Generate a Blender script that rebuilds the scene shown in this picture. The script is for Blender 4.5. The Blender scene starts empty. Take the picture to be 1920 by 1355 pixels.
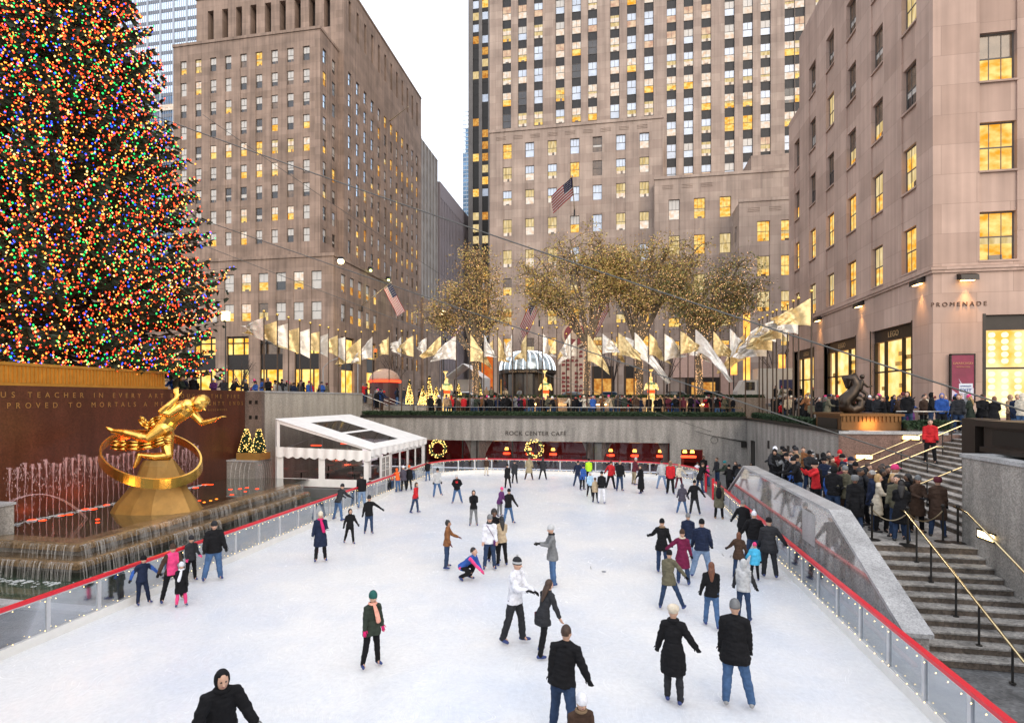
import bpy, math, random
from math import sin, cos, tan, atan2, radians as R, pi, sqrt
from mathutils import Vector as V, Matrix, noise
# ---------------------------------------------------------------- camera, sky, sun, exposure
S = bpy.context.scene
TH = math.atan2(190, 1040); CT, ST = cos(TH), sin(TH); F = 1040.0; EYE = 5.5; HY = 748.0
cam = bpy.data.cameras.new('camera'); cam.sensor_width = 36; cam.lens = F*36/1920; cam.shift_y = (HY-677.5)/1920
cam.clip_start = .1; cam.clip_end = 4000
co = bpy.data.objects.new('camera', cam); S.collection.objects.link(co)
co.location = (0, 0, EYE); co.rotation_euler = (pi/2, 0, TH); S.camera = co
W = bpy.data.worlds.new('World'); S.world = W; W.use_nodes = True
n = W.node_tree.nodes; l = W.node_tree.links; n.clear()
SUN_EL, SUN_AZ = R(32), R(150)
sky = n.new('ShaderNodeTexSky'); sky.sky_type = 'NISHITA'; sky.sun_disc = False
sky.sun_elevation = SUN_EL; sky.sun_rotation = SUN_AZ; sky.dust_density = 4; sky.air_density = 1.2
b1 = n.new('ShaderNodeBackground'); b1.inputs[1].default_value = .09; l.new(sky.outputs[0], b1.inputs[0])
# the dense even dusk cloud cover
tc = n.new('ShaderNodeTexCoord'); nz = n.new('ShaderNodeTexNoise'); nz.inputs['Scale'].default_value = 2.2; nz.inputs['Detail'].default_value = 5
l.new(tc.outputs['Generated'], nz.inputs['Vector'])
cr = n.new('ShaderNodeValToRGB'); cr.color_ramp.elements[0].color = (.80, .86, .95, 1); cr.color_ramp.elements[1].color = (.95, .96, 1, 1)
cr.color_ramp.elements[0].position = .3; cr.color_ramp.elements[1].position = .7
l.new(nz.outputs[0], cr.inputs[0])
b2 = n.new('ShaderNodeBackground'); b2.inputs[1].default_value = 1.25; l.new(cr.outputs[0], b2.inputs[0])
ad = n.new('ShaderNodeAddShader'); wo = n.new('ShaderNodeOutputWorld')
l.new(b1.outputs[0], ad.inputs[0]); l.new(b2.outputs[0], ad.inputs[1]); l.new(ad.outputs[0], wo.inputs[0])
sl = bpy.data.lights.new('sun', 'SUN'); sl.energy = 1.0; sl.angle = R(18); sl.color = (1, .95, .88)
so = bpy.data.objects.new('sun', sl); S.collection.objects.link(so)
so.rotation_euler = (R(90)-SUN_EL, 0, pi-SUN_AZ+pi)
S.view_settings.view_transform = 'Standard'; S.view_settings.look = 'None'; S.view_settings.exposure = .27; S.view_settings.gamma = 1
S.render.engine = 'CYCLES'; S.cycles.max_bounces = 6; S.cycles.diffuse_bounces = 3; S.cycles.transparent_max_bounces = 16
S.cycles.use_denoising = True; S.cycles.sample_clamp_indirect = 4
rnd = random.Random(7)
# ---------------------------------------------------------------- picture <-> place
def ray(px, py=HY):
    t = (px-960)/F
    return V((t*CT-ST, CT+t*ST, (HY-py)/F))
def gz(px, py, z):            # point at height z seen at px,py
    d = (EYE-z)*F/(py-HY); r = ray(px, py); return V((r.x*d, r.y*d, z))
def oY(px, Y, py=HY):         # point on the plane y=Y
    r = ray(px, py); d = Y/r.y; return V((r.x*d, Y, EYE+r.z*d))
def oX(px, X, py=HY):         # point on the plane x=X
    r = ray(px, py); d = X/r.x; return V((X, r.y*d, EYE+r.z*d))
def depth(p): return -p[0]*ST+p[1]*CT
def px_of(p):
    d = depth(p); return 960+F*(p[0]*CT+p[1]*ST)/d, HY-F*(p[2]-EYE)/d
# ---------------------------------------------------------------- materials
MATS = {}
def nt(name):
    m = bpy.data.materials.new(name); m.use_nodes = True; m.node_tree.nodes.clear(); MATS[name] = m
    N = m.node_tree.nodes; L = m.node_tree.links; o = N.new('ShaderNodeOutputMaterial'); return m, N, L, o
def mat(name, col, rough=.7, metal=0, var=.12, scale=3., bump=0., bscale=30., spec=.5, alpha=1, coat=0, stretch=(1, 1, 1), sheen=0, trans=0):
    if name in MATS: return MATS[name]
    m, N, L, o = nt(name); p = N.new('ShaderNodeBsdfPrincipled'); L.new(p.outputs[0], o.inputs[0])
    p.inputs['Roughness'].default_value = rough; p.inputs['Metallic'].default_value = metal; p.inputs['Specular IOR Level'].default_value = spec
    p.inputs['Alpha'].default_value = alpha; p.inputs['Coat Weight'].default_value = coat; p.inputs['Sheen Weight'].default_value = sheen
    p.inputs['Transmission Weight'].default_value = trans
    t = N.new('ShaderNodeTexCoord'); mp = N.new('ShaderNodeMapping'); mp.inputs['Scale'].default_value = stretch; L.new(t.outputs['Object'], mp.inputs[0])
    if var:
        z = N.new('ShaderNodeTexNoise'); z.inputs['Scale'].default_value = scale; z.inputs['Detail'].default_value = 6; z.inputs['Roughness'].default_value = .65; L.new(mp.outputs[0], z.inputs['Vector'])
        r = N.new('ShaderNodeValToRGB'); r.color_ramp.elements[0].position = .3; r.color_ramp.elements[1].position = .7
        r.color_ramp.elements[0].color = tuple(c*(1-var) for c in col)+(1,); r.color_ramp.elements[1].color = tuple(min(1, c*(1+var)) for c in col)+(1,)
        L.new(z.outputs[0], r.inputs[0]); L.new(r.outputs[0], p.inputs['Base Color'])
    else: p.inputs['Base Color'].default_value = tuple(col)+(1,)
    if bump:
        z = N.new('ShaderNodeTexNoise'); z.inputs['Scale'].default_value = bscale; z.inputs['Detail'].default_value = 4; L.new(mp.outputs[0], z.inputs['Vector'])
        b = N.new('ShaderNodeBump'); b.inputs['Strength'].default_value = bump; b.inputs['Distance'].default_value = .02; L.new(z.outputs[0], b.inputs['Height']); L.new(b.outputs[0], p.inputs['Normal'])
    return m
def emit(name, col, st, col2=None, scale=1.5, nosample=False, stretch=(1, 1, 1)):
    if name in MATS: return MATS[name]
    m, N, L, o = nt(name); e = N.new('ShaderNodeEmission'); e.inputs[1].default_value = st; L.new(e.outputs[0], o.inputs[0])
    if col2:
        t = N.new('ShaderNodeTexCoord'); g = N.new('ShaderNodeNewGeometry'); mp = N.new('ShaderNodeMapping'); mp.inputs['Scale'].default_value = stretch; L.new(g.outputs['Position'], mp.inputs[0])
        z = N.new('ShaderNodeTexNoise'); z.inputs['Scale'].default_value = scale; z.inputs['Detail'].default_value = 3; L.new(mp.outputs[0], z.inputs['Vector'])
        r = N.new('ShaderNodeValToRGB'); r.color_ramp.elements[0].position = .35; r.color_ramp.elements[1].position = .65
        r.color_ramp.elements[0].color = tuple(col)+(1,); r.color_ramp.elements[1].color = tuple(col2)+(1,)
        L.new(z.outputs[0], r.inputs[0]); L.new(r.outputs[0], e.inputs[0])
    else: e.inputs[0].default_value = tuple(col)+(1,)
    if nosample: m.cycles.emission_sampling = 'NONE'
    return m
def stone(name, c1, c2, bw=2.6, bh=1.25, streak=.25, rough=.85):
    m, N, L, o = nt(name); p = N.new('ShaderNodeBsdfPrincipled'); L.new(p.outputs[0], o.inputs[0]); p.inputs['Roughness'].default_value = rough
    g = N.new('ShaderNodeNewGeometry'); s = N.new('ShaderNodeSeparateXYZ'); L.new(g.outputs['Position'], s.inputs[0])
    a = N.new('ShaderNodeMath'); a.operation = 'ADD'; L.new(s.outputs[0], a.inputs[0]); L.new(s.outputs[1], a.inputs[1])
    c = N.new('ShaderNodeCombineXYZ'); L.new(a.outputs[0], c.inputs[0]); L.new(s.outputs[2], c.inputs[1])
    b = N.new('ShaderNodeTexBrick'); b.inputs['Scale'].default_value = 1; b.inputs['Brick Width'].default_value = bw; b.inputs['Row Height'].default_value = bh
    b.inputs['Mortar Size'].default_value = .012; b.inputs['Mortar Smooth'].default_value = .3; b.inputs['Bias'].default_value = 0
    b.inputs['Color1'].default_value = tuple(c1)+(1,); b.inputs['Color2'].default_value = tuple(c2)+(1,); b.inputs['Mortar'].default_value = tuple(x*.72 for x in c1)+(1,)
    L.new(c.outputs[0], b.inputs['Vector'])
    z = N.new('ShaderNodeTexNoise'); z.inputs['Scale'].default_value = .35; z.inputs['Detail'].default_value = 6; L.new(g.outputs['Position'], z.inputs['Vector'])
    mp = N.new('ShaderNodeMapping'); mp.inputs['Scale'].default_value = (1.6, .05, 1); L.new(c.outputs[0], mp.inputs[0])
    z2 = N.new('ShaderNodeTexNoise'); z2.inputs['Scale'].default_value = 1.3; z2.inputs['Detail'].default_value = 5; L.new(mp.outputs[0], z2.inputs['Vector'])
    ma = N.new('ShaderNodeMath'); ma.operation = 'ADD'; L.new(z.outputs[0], ma.inputs[0]); L.new(z2.outputs[0], ma.inputs[1])
    mr = N.new('ShaderNodeMapRange'); mr.inputs[1].default_value = .7; mr.inputs[2].default_value = 1.3; mr.inputs[3].default_value = 1-streak; mr.inputs[4].default_value = 1+streak*.6; L.new(ma.outputs[0], mr.inputs[0])
    x = N.new('ShaderNodeVectorMath'); x.operation = 'SCALE'; L.new(b.outputs[0], x.inputs[0]); L.new(mr.outputs[0], x.inputs['Scale']); L.new(x.outputs[0], p.inputs['Base Color'])
    return m
def granite(name, c, rough=.35, var=.35, stain=.3, scale=28):
    m, N, L, o = nt(name); p = N.new('ShaderNodeBsdfPrincipled'); L.new(p.outputs[0], o.inputs[0]); p.inputs['Roughness'].default_value = rough
    g = N.new('ShaderNodeNewGeometry'); z = N.new('ShaderNodeTexVoronoi'); z.inputs['Scale'].default_value = scale; L.new(g.outputs['Position'], z.inputs['Vector'])
    bw = N.new('ShaderNodeSeparateColor'); L.new(z.outputs['Color'], bw.inputs[0])
    mp = N.new('ShaderNodeMapping'); mp.inputs['Scale'].default_value = (1, 1, .12); L.new(g.outputs['Position'], mp.inputs[0])
    z2 = N.new('ShaderNodeTexNoise'); z2.inputs['Scale'].default_value = 2; z2.inputs['Detail'].default_value = 8; L.new(mp.outputs[0], z2.inputs['Vector'])
    mr = N.new('ShaderNodeMapRange'); mr.inputs[3].default_value = 1-var; mr.inputs[4].default_value = 1+var; L.new(bw.outputs[0], mr.inputs[0])
    mr2 = N.new('ShaderNodeMapRange'); mr2.inputs[1].default_value = .3; mr2.inputs[2].default_value = .7; mr2.inputs[3].default_value = 1-stain; mr2.inputs[4].default_value = 1+stain; L.new(z2.outputs[0], mr2.inputs[0])
    mu = N.new('ShaderNodeMath'); mu.operation = 'MULTIPLY'; L.new(mr.outputs[0], mu.inputs[0]); L.new(mr2.outputs[0], mu.inputs[1])
    x = N.new('ShaderNodeVectorMath'); x.operation = 'SCALE'; x.inputs[0].default_value = c; L.new(mu.outputs[0], x.inputs['Scale']); L.new(x.outputs[0], p.inputs['Base Color'])
    return m
def glass(name, tint=(.9, .93, .95), mix=.35, rough=.03):
    m, N, L, o = nt(name); t = N.new('ShaderNodeBsdfTransparent'); t.inputs[0].default_value = tuple(tint)+(1,)
    g = N.new('ShaderNodeBsdfGlossy'); g.inputs['Roughness'].default_value = rough; g.inputs[0].default_value = (.8, .85, .9, 1)
    f = N.new('ShaderNodeFresnel'); f.inputs[0].default_value = 1.5; ma = N.new('ShaderNodeMath'); ma.operation = 'MULTIPLY_ADD'; ma.inputs[1].default_value = .45; ma.inputs[2].default_value = mix*.12; L.new(f.outputs[0], ma.inputs[0])
    x = N.new('ShaderNodeMixShader'); L.new(ma.outputs[0], x.inputs[0]); L.new(t.outputs[0], x.inputs[1]); L.new(g.outputs[0], x.inputs[2]); L.new(x.outputs[0], o.inputs[0])
    return m
# ---------------------------------------------------------------- mesh building
class MB:
    def __init__(s): s.v = []; s.f = []; s.m = []
    def quad(s, a, b, c, d, m=0):
        i = len(s.v); s.v += [tuple(a), tuple(b), tuple(c), tuple(d)]; s.f.append((i, i+1, i+2, i+3)); s.m.append(m)
    def tri(s, a, b, c, m=0):
        i = len(s.v); s.v += [tuple(a), tuple(b), tuple(c)]; s.f.append((i, i+1, i+2)); s.m.append(m)
    def box(s, x0, y0, z0, x1, y1, z1, m=0):
        i = len(s.v)
        s.v += [(x0, y0, z0), (x1, y0, z0), (x1, y1, z0), (x0, y1, z0), (x0, y0, z1), (x1, y0, z1), (x1, y1, z1), (x0, y1, z1)]
        for q in ((3, 2, 1, 0), (4, 5, 6, 7), (0, 1, 5, 4), (1, 2, 6, 5), (2, 3, 7, 6), (3, 0, 4, 7)): s.f.append(tuple(i+k for k in q)); s.m.append(m)
    def prism(s, pts, d, m=0):      # convex/any polygon pts (3D) extruded by vector d
        k = len(pts); i = len(s.v); d = V(d)
        s.v += [tuple(V(p)) for p in pts]+[tuple(V(p)+d) for p in pts]
        s.f.append(tuple(i+j for j in range(k))[::-1]); s.f.append(tuple(i+k+j for j in range(k))); s.m += [m, m]
        for j in range(k): s.f.append((i+j, i+(j+1) % k, i+k+(j+1) % k, i+k+j)); s.m.append(m)
    def tube(s, pts, rad, nn=8, m=0, side=None, flat=1., caps=True, rnd_end=False):
        pts = [V(p) for p in pts]; k = len(pts)
        rad = list(rad) if hasattr(rad, '__len__') else [rad]*k
        if rnd_end:
            d0 = (pts[1]-pts[0]).normalized(); d1 = (pts[-1]-pts[-2]).normalized(); r0, r1 = rad[0], rad[-1]
            A = [(.95, .3), (.7, .71), (.35, .94)]
            pts = [pts[0]-d0*r0*a for a, b in A]+pts+[pts[-1]+d1*r1*a for a, b in A[::-1]]
            rad = [r0*b for a, b in A]+rad+[r1*b for a, b in A[::-1]]; k = len(pts)
        i0 = len(s.v); u = None
        for j in range(k):
            d = (pts[min(j+1, k-1)]-pts[max(j-1, 0)])
            if d.length < 1e-9: d = V((0, 0, 1))
            d.normalize()
            if side is not None: u = V(side)-d*V(side).dot(d)
            elif u is None: u = d.orthogonal()
            else: u = u-d*u.dot(d)
            if u.length < 1e-6: u = d.orthogonal()
            u.normalize(); w = d.cross(u); fl = flat[j] if hasattr(flat, '__len__') and len(flat) == k else (flat if not hasattr(flat, '__len__') else flat[0])
            for q in range(nn):
                a = 2*pi*q/nn; s.v.append(tuple(pts[j]+u*(cos(a)*rad[j])+w*(sin(a)*rad[j]*fl)))
        for j in range(k-1):
            for q in range(nn):
                a = i0+j*nn; s.f.append((a+q, a+(q+1) % nn, a+nn+(q+1) % nn, a+nn+q)); s.m.append(m)
        if caps:
            s.f.append(tuple(i0+q for q in range(nn))[::-1]); s.f.append(tuple(i0+(k-1)*nn+q for q in range(nn))); s.m += [m, m]
    def ball(s, c, r, nn=10, mm=7, m=0, ax=None):
        rx, ry, rz = r if hasattr(r, '__len__') else (r, r, r); c = V(c); i0 = len(s.v)
        Mx = ax if ax is not None else Matrix.Identity(3)
        for j in range(1, mm):
            p = pi*j/mm
            for q in range(nn):
                a = 2*pi*q/nn; s.v.append(tuple(c+Mx @ V((rx*sin(p)*cos(a), ry*sin(p)*sin(a), rz*cos(p)))))
        s.v.append(tuple(c+Mx @ V((0, 0, rz)))); s.v.append(tuple(c+Mx @ V((0, 0, -rz)))); T = len(s.v)-2; B = T+1
        for j in range(mm-2):
            for q in range(nn): a = i0+j*nn; s.f.append((a+q, a+nn+q, a+nn+(q+1) % nn, a+(q+1) % nn)); s.m.append(m)
        for q in range(nn):
            s.f.append((T, i0+q, i0+(q+1) % nn)); a = i0+(mm-2)*nn; s.f.append((B, a+(q+1) % nn, a+q)); s.m += [m, m]
    def octa(s, c, r, m=0, h=1.):
        x, y, z = c; i = len(s.v); s.v += [(x+r, y, z), (x-r, y, z), (x, y+r, z), (x, y-r, z), (x, y, z+r*h), (x, y, z-r*h)]
        for a, b, cc in ((0, 2, 4), (2, 1, 4), (1, 3, 4), (3, 0, 4), (2, 0, 5), (1, 2, 5), (3, 1, 5), (0, 3, 5)): s.f.append((i+a, i+b, i+cc)); s.m.append(m)
    def lathe(s, c, prof, nn=16, m=0, capb=True):
        i0 = len(s.v); k = len(prof)
        for r, z in prof:
            for q in range(nn): a = 2*pi*q/nn; s.v.append((c[0]+r*cos(a), c[1]+r*sin(a), c[2]+z))
        for j in range(k-1):
            for q in range(nn): a = i0+j*nn; s.f.append((a+q, a+(q+1) % nn, a+nn+(q+1) % nn, a+nn+q)); s.m.append(m)
        if capb: s.f.append(tuple(i0+q for q in range(nn))[::-1]); s.f.append(tuple(i0+(k-1)*nn+q for q in range(nn))); s.m += [m, m]
    def add(s, o, T=None, moff=0):
        i = len(s.v); s.v += [tuple(T @ V(p)) for p in o.v] if T else o.v
        s.f += [tuple(i+k for k in f) for f in o.f]; s.m += [k+moff for k in o.m]
    def mesh(s, name, mats, smooth=False):
        me = bpy.data.meshes.new(name); me.from_pydata(s.v, [], s.f)
        for m in (mats if isinstance(mats, (list, tuple)) else [mats]): me.materials.append(m)
        me.polygons.foreach_set('material_index', s.m)
        if smooth: me.polygons.foreach_set('use_smooth', [True]*len(s.f))
        me.update(); return me
    def build(s, name, mats, parent=None, smooth=False, loc=None, **k):
        if loc is not None: s.v = [(x-loc[0], y-loc[1], z-loc[2]) for x, y, z in s.v]
        o = bpy.data.objects.new(name, s.mesh(name, mats, smooth)); S.collection.objects.link(o)
        if parent is not None:
            o.parent = parent
            if loc is None: o.location = tuple(-c for c in off(parent))
        if loc is not None: o.location = tuple(loc) if parent is None else tuple(V(loc)-V(off(parent)))
        for a, b in k.items(): o[a] = b
        return o
def off(o):                     # world place of an unrotated parent chain
    p = V((0, 0, 0))
    while o is not None: p += o.location; o = o.parent
    return p
def thing(name, label, cat, loc=(0, 0, 0), rz=0, group=None):
    o = bpy.data.objects.new(name, None); S.collection.objects.link(o); o.location = loc; o.rotation_euler = (0, 0, rz)
    o.empty_display_size = .3; o['label'] = label; o['category'] = cat
    if group: o['group'] = group
    return o
def tag(o, label, cat, group=None):
    o['label'] = label; o['category'] = cat
    if group: o['group'] = group
    return o
def link(mesh, name, parent=None, loc=(0, 0, 0), rz=0):
    o = bpy.data.objects.new(name, mesh); S.collection.objects.link(o); o.location = loc; o.rotation_euler = (0, 0, rz)
    if parent is not None: o.parent = parent
    return o
def text(name, s, loc, size, m, rz=0, parent=None, ext=.01, tilt=pi/2, sp=1., align='CENTER'):
    c = bpy.data.curves.new(name, 'FONT'); c.body = s; c.size = size; c.extrude = ext; c.align_x = align; c.space_character = sp
    o = bpy.data.objects.new(name, c); S.collection.objects.link(o); bpy.context.view_layer.update()
    me = bpy.data.meshes.new_from_object(o.evaluated_get(bpy.context.evaluated_depsgraph_get())); bpy.data.objects.remove(o)
    me.materials.clear(); me.materials.append(m)
    o = bpy.data.objects.new(name, me); S.collection.objects.link(o); o.rotation_euler = (tilt, 0, rz)
    o.location = V(loc)-(off(parent) if parent is not None else V((0, 0, 0)))
    if parent is not None: o.parent = parent
    return o
def area(name, loc, e, col, size=.5, rot=(0, 0, 0), spot=None):
    a = bpy.data.lights.new(name, 'SPOT' if spot else 'AREA'); a.energy = e; a.color = col
    if spot: a.spot_size = R(spot); a.spot_blend = .8; a.shadow_soft_size = size
    else: a.size = size
    o = bpy.data.objects.new(name, a); S.collection.objects.link(o); o.location = loc; o.rotation_euler = rot; return o
# ---------------------------------------------------------------- palette
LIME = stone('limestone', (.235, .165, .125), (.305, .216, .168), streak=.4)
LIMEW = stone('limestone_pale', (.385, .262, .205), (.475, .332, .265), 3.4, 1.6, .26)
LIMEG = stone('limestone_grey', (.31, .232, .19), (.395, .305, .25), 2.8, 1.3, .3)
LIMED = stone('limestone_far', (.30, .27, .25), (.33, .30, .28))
GRAN = granite('granite_grey', (.25, .232, .21), .55, .3, .38)
GRANP = granite('granite_polished', (.30, .28, .26), .07, .3, .2)
for n_ in GRANP.node_tree.nodes:
    if n_.type == 'BSDF_PRINCIPLED': n_.inputs['Coat Weight'].default_value = 1; n_.inputs['Coat IOR'].default_value = 1.9; n_.inputs['Coat Roughness'].default_value = .05
GRANC = granite('granite_cap', (.34, .34, .34), .5, .25, .2, 40)
GRANR = granite('granite_red', (.17, .105, .085), .3, .35, .3)
GRANW = granite('granite_brown_wall', (.072, .023, .013), .28, .25, .25, 20)
STEP = granite('granite_steps', (.24, .212, .185), .6, .35, .45, 20)
PAVE = granite('paving_stone', (.13, .13, .13), .6, .3, .35, 18)
ASPH = mat('asphalt', (.05, .05, .052), .85, var=.2, bump=.2)
DARK = mat('dark_bronze', (.022, .016, .013), .4, .25, var=.25)
BLK = mat('black_metal', (.02, .018, .016), .45, .5)
FRAME = mat('window_frame', (.09, .075, .065), .6)
FRAMEG = mat('window_frame_grey', (.14, .14, .135), .6)
SPAN = mat('spandrel_metal', (.022, .021, .022), .5, .3, var=.6, scale=6, stretch=(3, 3, .3))
BLIND = mat('window_blind', (.50, .47, .43), .35, var=.1, scale=.6, coat=.5)
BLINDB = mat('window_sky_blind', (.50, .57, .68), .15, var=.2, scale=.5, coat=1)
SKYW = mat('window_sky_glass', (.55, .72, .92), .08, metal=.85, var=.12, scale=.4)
GDARK = mat('window_dark', (.035, .032, .032), .12, var=.6, scale=.8, coat=.5)
GBRN = mat('window_brown', (.13, .085, .055), .2, var=.6, scale=.8, coat=.4)
LIT = emit('window_lit', (.95, .38, .03), 1.0, (1, .76, .26), 1.6, stretch=(1, 1, 1.6))
LITO = emit('window_lit_orange', (.6, .2, .03), .7, (1, .55, .14), 1.8)
LITW = emit('window_lit_white', (.95, .66, .46), .85, (1, .96, .86), 1.8)
LITG = emit('window_lit_curtain', (.66, .47, .18), .8, (1, .8, .45), 1.5, stretch=(2.5, 2.5, .5))
LITP = emit('window_lit_pink', (.72, .42, .30), .8, (1, .74, .5), 1.5)
SHOP = emit('shop_lit', (1, .40, .03), 1.3, (1, .78, .25), .8)
SHOPW = emit('shop_lit_pale', (1, .48, .07), 1.15, (1, .84, .42), .8)
WINS = [FRAME, BLIND, GDARK, LIT, LITO, LITW, LITG, BLINDB, SKYW, GBRN, LITP, FRAMEG]
fr, bl, dk, lt, lo, lw, lg, bb, sk, gb, lp, fg = range(12)
# ================================================================ buildings
def facade(mb, o, u, us, zs, dep, mi=None):
    """grid facade: us/zs cut lines, dep(i,j)->(recess depth, material)"""
    o = V(o); u = V(u); inn = V((0, 0, 1)).cross(u); nu, nz_ = len(us)-1, len(zs)-1
    D = [[dep(i, j) for j in range(nz_)] for i in range(nu)]
    P = lambda a, z, d: o+u*a+V((0, 0, z))+inn*d
    for i in range(nu):
        for j in range(nz_):
            d, m = D[i][j]; mb.quad(P(us[i], zs[j], d), P(us[i+1], zs[j], d), P(us[i+1], zs[j+1], d), P(us[i], zs[j+1], d), m)
            if i+1 < nu and abs(D[i+1][j][0]-d) > 1e-6:
                e, m2 = D[i+1][j]; mm = m if d < e else m2; a = us[i+1]; mb.quad(P(a, zs[j], d), P(a, zs[j], e), P(a, zs[j+1], e), P(a, zs[j+1], d), 0)
            if j+1 < nz_ and abs(D[i][j+1][0]-d) > 1e-6:
                e, m2 = D[i][j+1]; z = zs[j+1]; mb.quad(P(us[i], z, d), P(us[i+1], z, d), P(us[i+1], z, e), P(us[i], z, e), 0)
WG = {}
def win_geo(w, h, st, up, lo_, var=0):
    """window in its own frame: x along the wall, z up, y inward. st: 0 sash with one upright in the upper half, 1 sash with 3x panes, 2 plain sash, 3 six-bar"""
    m = MB(); f = .07 if w > .8 else .05; fm = fg if st == 4 else fr
    m.box(-w/2, 0, 0, -w/2+f, .08, h, fm); m.box(w/2-f, 0, 0, w/2, .08, h, fm); m.box(-w/2+f, 0, 0, w/2-f, .08, f, fm); m.box(-w/2+f, 0, h-f, w/2-f, .08, h, fm)
    m.box(-w/2+f, .01, h*.48, w/2-f, .07, h*.48+f, fm)
    m.quad((-w/2+f, .05, f), (w/2-f, .05, f), (w/2-f, .05, h*.48), (-w/2+f, .05, h*.48), lo_)
    m.quad((-w/2+f, .03, h*.48+f), (w/2-f, .03, h*.48+f), (w/2-f, .03, h-f), (-w/2+f, .03, h-f), up)
    if var and lo_ in (lt, lo, lw, gb, dk):
        zt_ = h*(.48-.13*var); m.quad((-w/2+f, .046, zt_), (w/2-f, .046, zt_), (w/2-f, .046, h*.48), (-w/2+f, .046, h*.48), lg if lo_ in (lt, lo, lw) else bl)
        m.quad((-w*.3+.2*var, .044, f), (w*.22, .044, f), (w*.2, .044, h*.1*var+f), (-w*.3+.2*var, .044, h*.09*var+f), gb)
    if var == 2 and up in (lt, lo, lw): m.quad((-w/2+f, .027, h*.8), (w/2-f, .027, h*.8), (w/2-f, .027, h-f), (-w/2+f, .027, h-f), lg)
    if st in (0, 4): m.box(-.025, .015, h*.48+f, .025, .028, h-f, fm)
    if st in (1, 3):
        for k in (-1, 1):
            m.box(k*w/6-.02, .015, h*.48+f, k*w/6+.02, .028, h-f, fm)
            if st == 3: m.box(k*w/6-.02, .02, f, k*w/6+.02, .045, h*.48, fm)
    return m
def pick(r, wts):
    t = r.random()*sum(w for w, _ in wts)
    for w, p in wts:
        t -= w
        if t <= 0: return p
    return wts[-1][1]
class Bld:
    def __init__(s, name, label, loc):
        s.root = thing(name, label, 'building', loc); s.loc = V(loc); s.w = []; s.mb = MB()
    def win(s, p, u, w, h, st, up, lo_): s.w.append((V(p), V(u), w, h, st, up, lo_))
    def done(s, mats, cap=100, sill=False):
        s.mb.build('wall', mats, s.root)
        s.w.sort(key=lambda q: -q[2]*q[3]/max(1, depth(q[0]))**2); rest = MB(); rest_n = 0
        for p, u, w, h, st, up, lo_ in s.w[:cap]:
            k = (round(w, 2), round(h, 2), st, up, lo_, int(abs(p.x*7.3+p.y*3.1+p.z*5.7)) % 4 % 3)
            if k not in WG: WG[k] = win_geo(*k).mesh('window', WINS)
            o = link(WG[k], 'window', s.root, tuple(p-s.loc), atan2(u.y, u.x))
            if sill:
                key = ('sill', round(w, 2))
                if key not in WG: q = MB(); q.box(-w/2-.05, -.3, -.1, w/2+.05, .03, -.002); WG[key] = q.mesh('sill', LIMEW)
                link(WG[key], 'sill', o)
        for p, u, w, h, st, up, lo_ in s.w[cap:]:
            T = Matrix.Translation(p) @ Matrix.Rotation(atan2(u.y, u.x), 4, 'Z'); rest.add(win_geo(w, h, st, up, lo_, int(abs(p.x*7.3+p.y*3.1+p.z*5.7)) % 4 % 3), T); rest_n += 1
        if rest_n: o = rest.build('window', WINS, s.root); o['kind'] = 'stuff'
def cuts(lo, hi, spans):
    c = [lo]
    for a, b in spans: c += [a, b]
    c.append(hi); return c
EX, NY = V((1, 0, 0)), V((0, 1, 0))
def grid_wall(B, o, u, L, z0, z1, cols, w, rows, bay=.08, rec=.28, st=0, sel=None, m=0, spm=None, r=None, skip=None):
    """cols: centres along u; rows: (zbottom, height) sorted; bay recess between windows of a column"""
    cols = sorted(cols); us = cuts(0, L, [(c-w/2, c+w/2) for c in cols]); zs = cuts(z0, z1, [(a, a+h) for a, h in sorted(rows)])
    rows_ = sorted(rows); o = V(o); u = V(u); inn = V((0, 0, 1)).cross(u)
    def dep(i, j):
        if i % 2 == 0: return 0, m
        if j % 2 == 1 and not (skip and skip(i//2, j//2)): return rec, m
        if j == 0 or j == len(zs)-2: return (bay if (j == 0 and bay > .15) else 0), m
        return bay, (m if spm is None else spm)
    facade(B.mb, V((o.x, o.y, 0)), u, us, zs, dep)
    for ci, c in enumerate(cols):
        for ri, (zb, h) in enumerate(rows_):
            if skip and skip(ci, ri): continue
            p = o+u*c+inn*(rec-.085); p.z = zb; up, lo_ = sel(ci, ri) if sel else (bl, dk)
            B.win(p, u, w, h, st, up, lo_)
def boxtop(mb, x0, y0, x1, y1, z, h=0.0, m=0, sides='nwse', z0=0):
    mb.quad((x0, y0, z), (x1, y0, z), (x1, y1, z), (x0, y1, z), m)
# ---------------- left office block (three masses stepping back)
B = Bld('office_building', 'brown limestone office block with tall roof slots left of the street gap', (-58, 84, 0))
r = random.Random(11)
wt = [(5, (bl, dk)), (2.2, (bl, bl)), (1.2, (bl, lt)), (.9, (bl, gb)), (.6, (dk, dk)), (.5, (gb, gb)), (.7, (lt, lt)), (.5, (lw, lt))]
wt_side = [(3, (bb, bl)), (3, (bl, dk)), (2, (gb, gb)), (2.4, (lt, lo)), (1.5, (gb, lt)), (.8, (lo, lo)), (.6, (dk, dk))]
rows1 = [(62.8-3.68*k-2.25, 2.25) for k in range(9)]
def sel1(c, rr):
    k = 8-rr
    if k == 4 and c >= 2: return (lw, lt) if r.random() < .9 else (lt, lt)
    if k == 5 and c in (5, 6): return (lw, lt)
    return pick(r, wt)
x0 = oY(325, 82.6).x
c1 = [oY(343.8, 82.6).x-x0+i*(oY(574, 82.6).x-oY(343.8, 82.6).x)/8 for i in range(9)]
X1e, XM, X0e = -46.6, -45.6, -42.9
grid_wall(B, (x0, 82.6, 0), EX, X1e-x0, 27.8, 65.3, c1, 1.2, rows1, sel=sel1)
def selS(c, rr): return (sk, sk) if (rr > 5 and r.random() < .55) else pick(r, wt_side)
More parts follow.
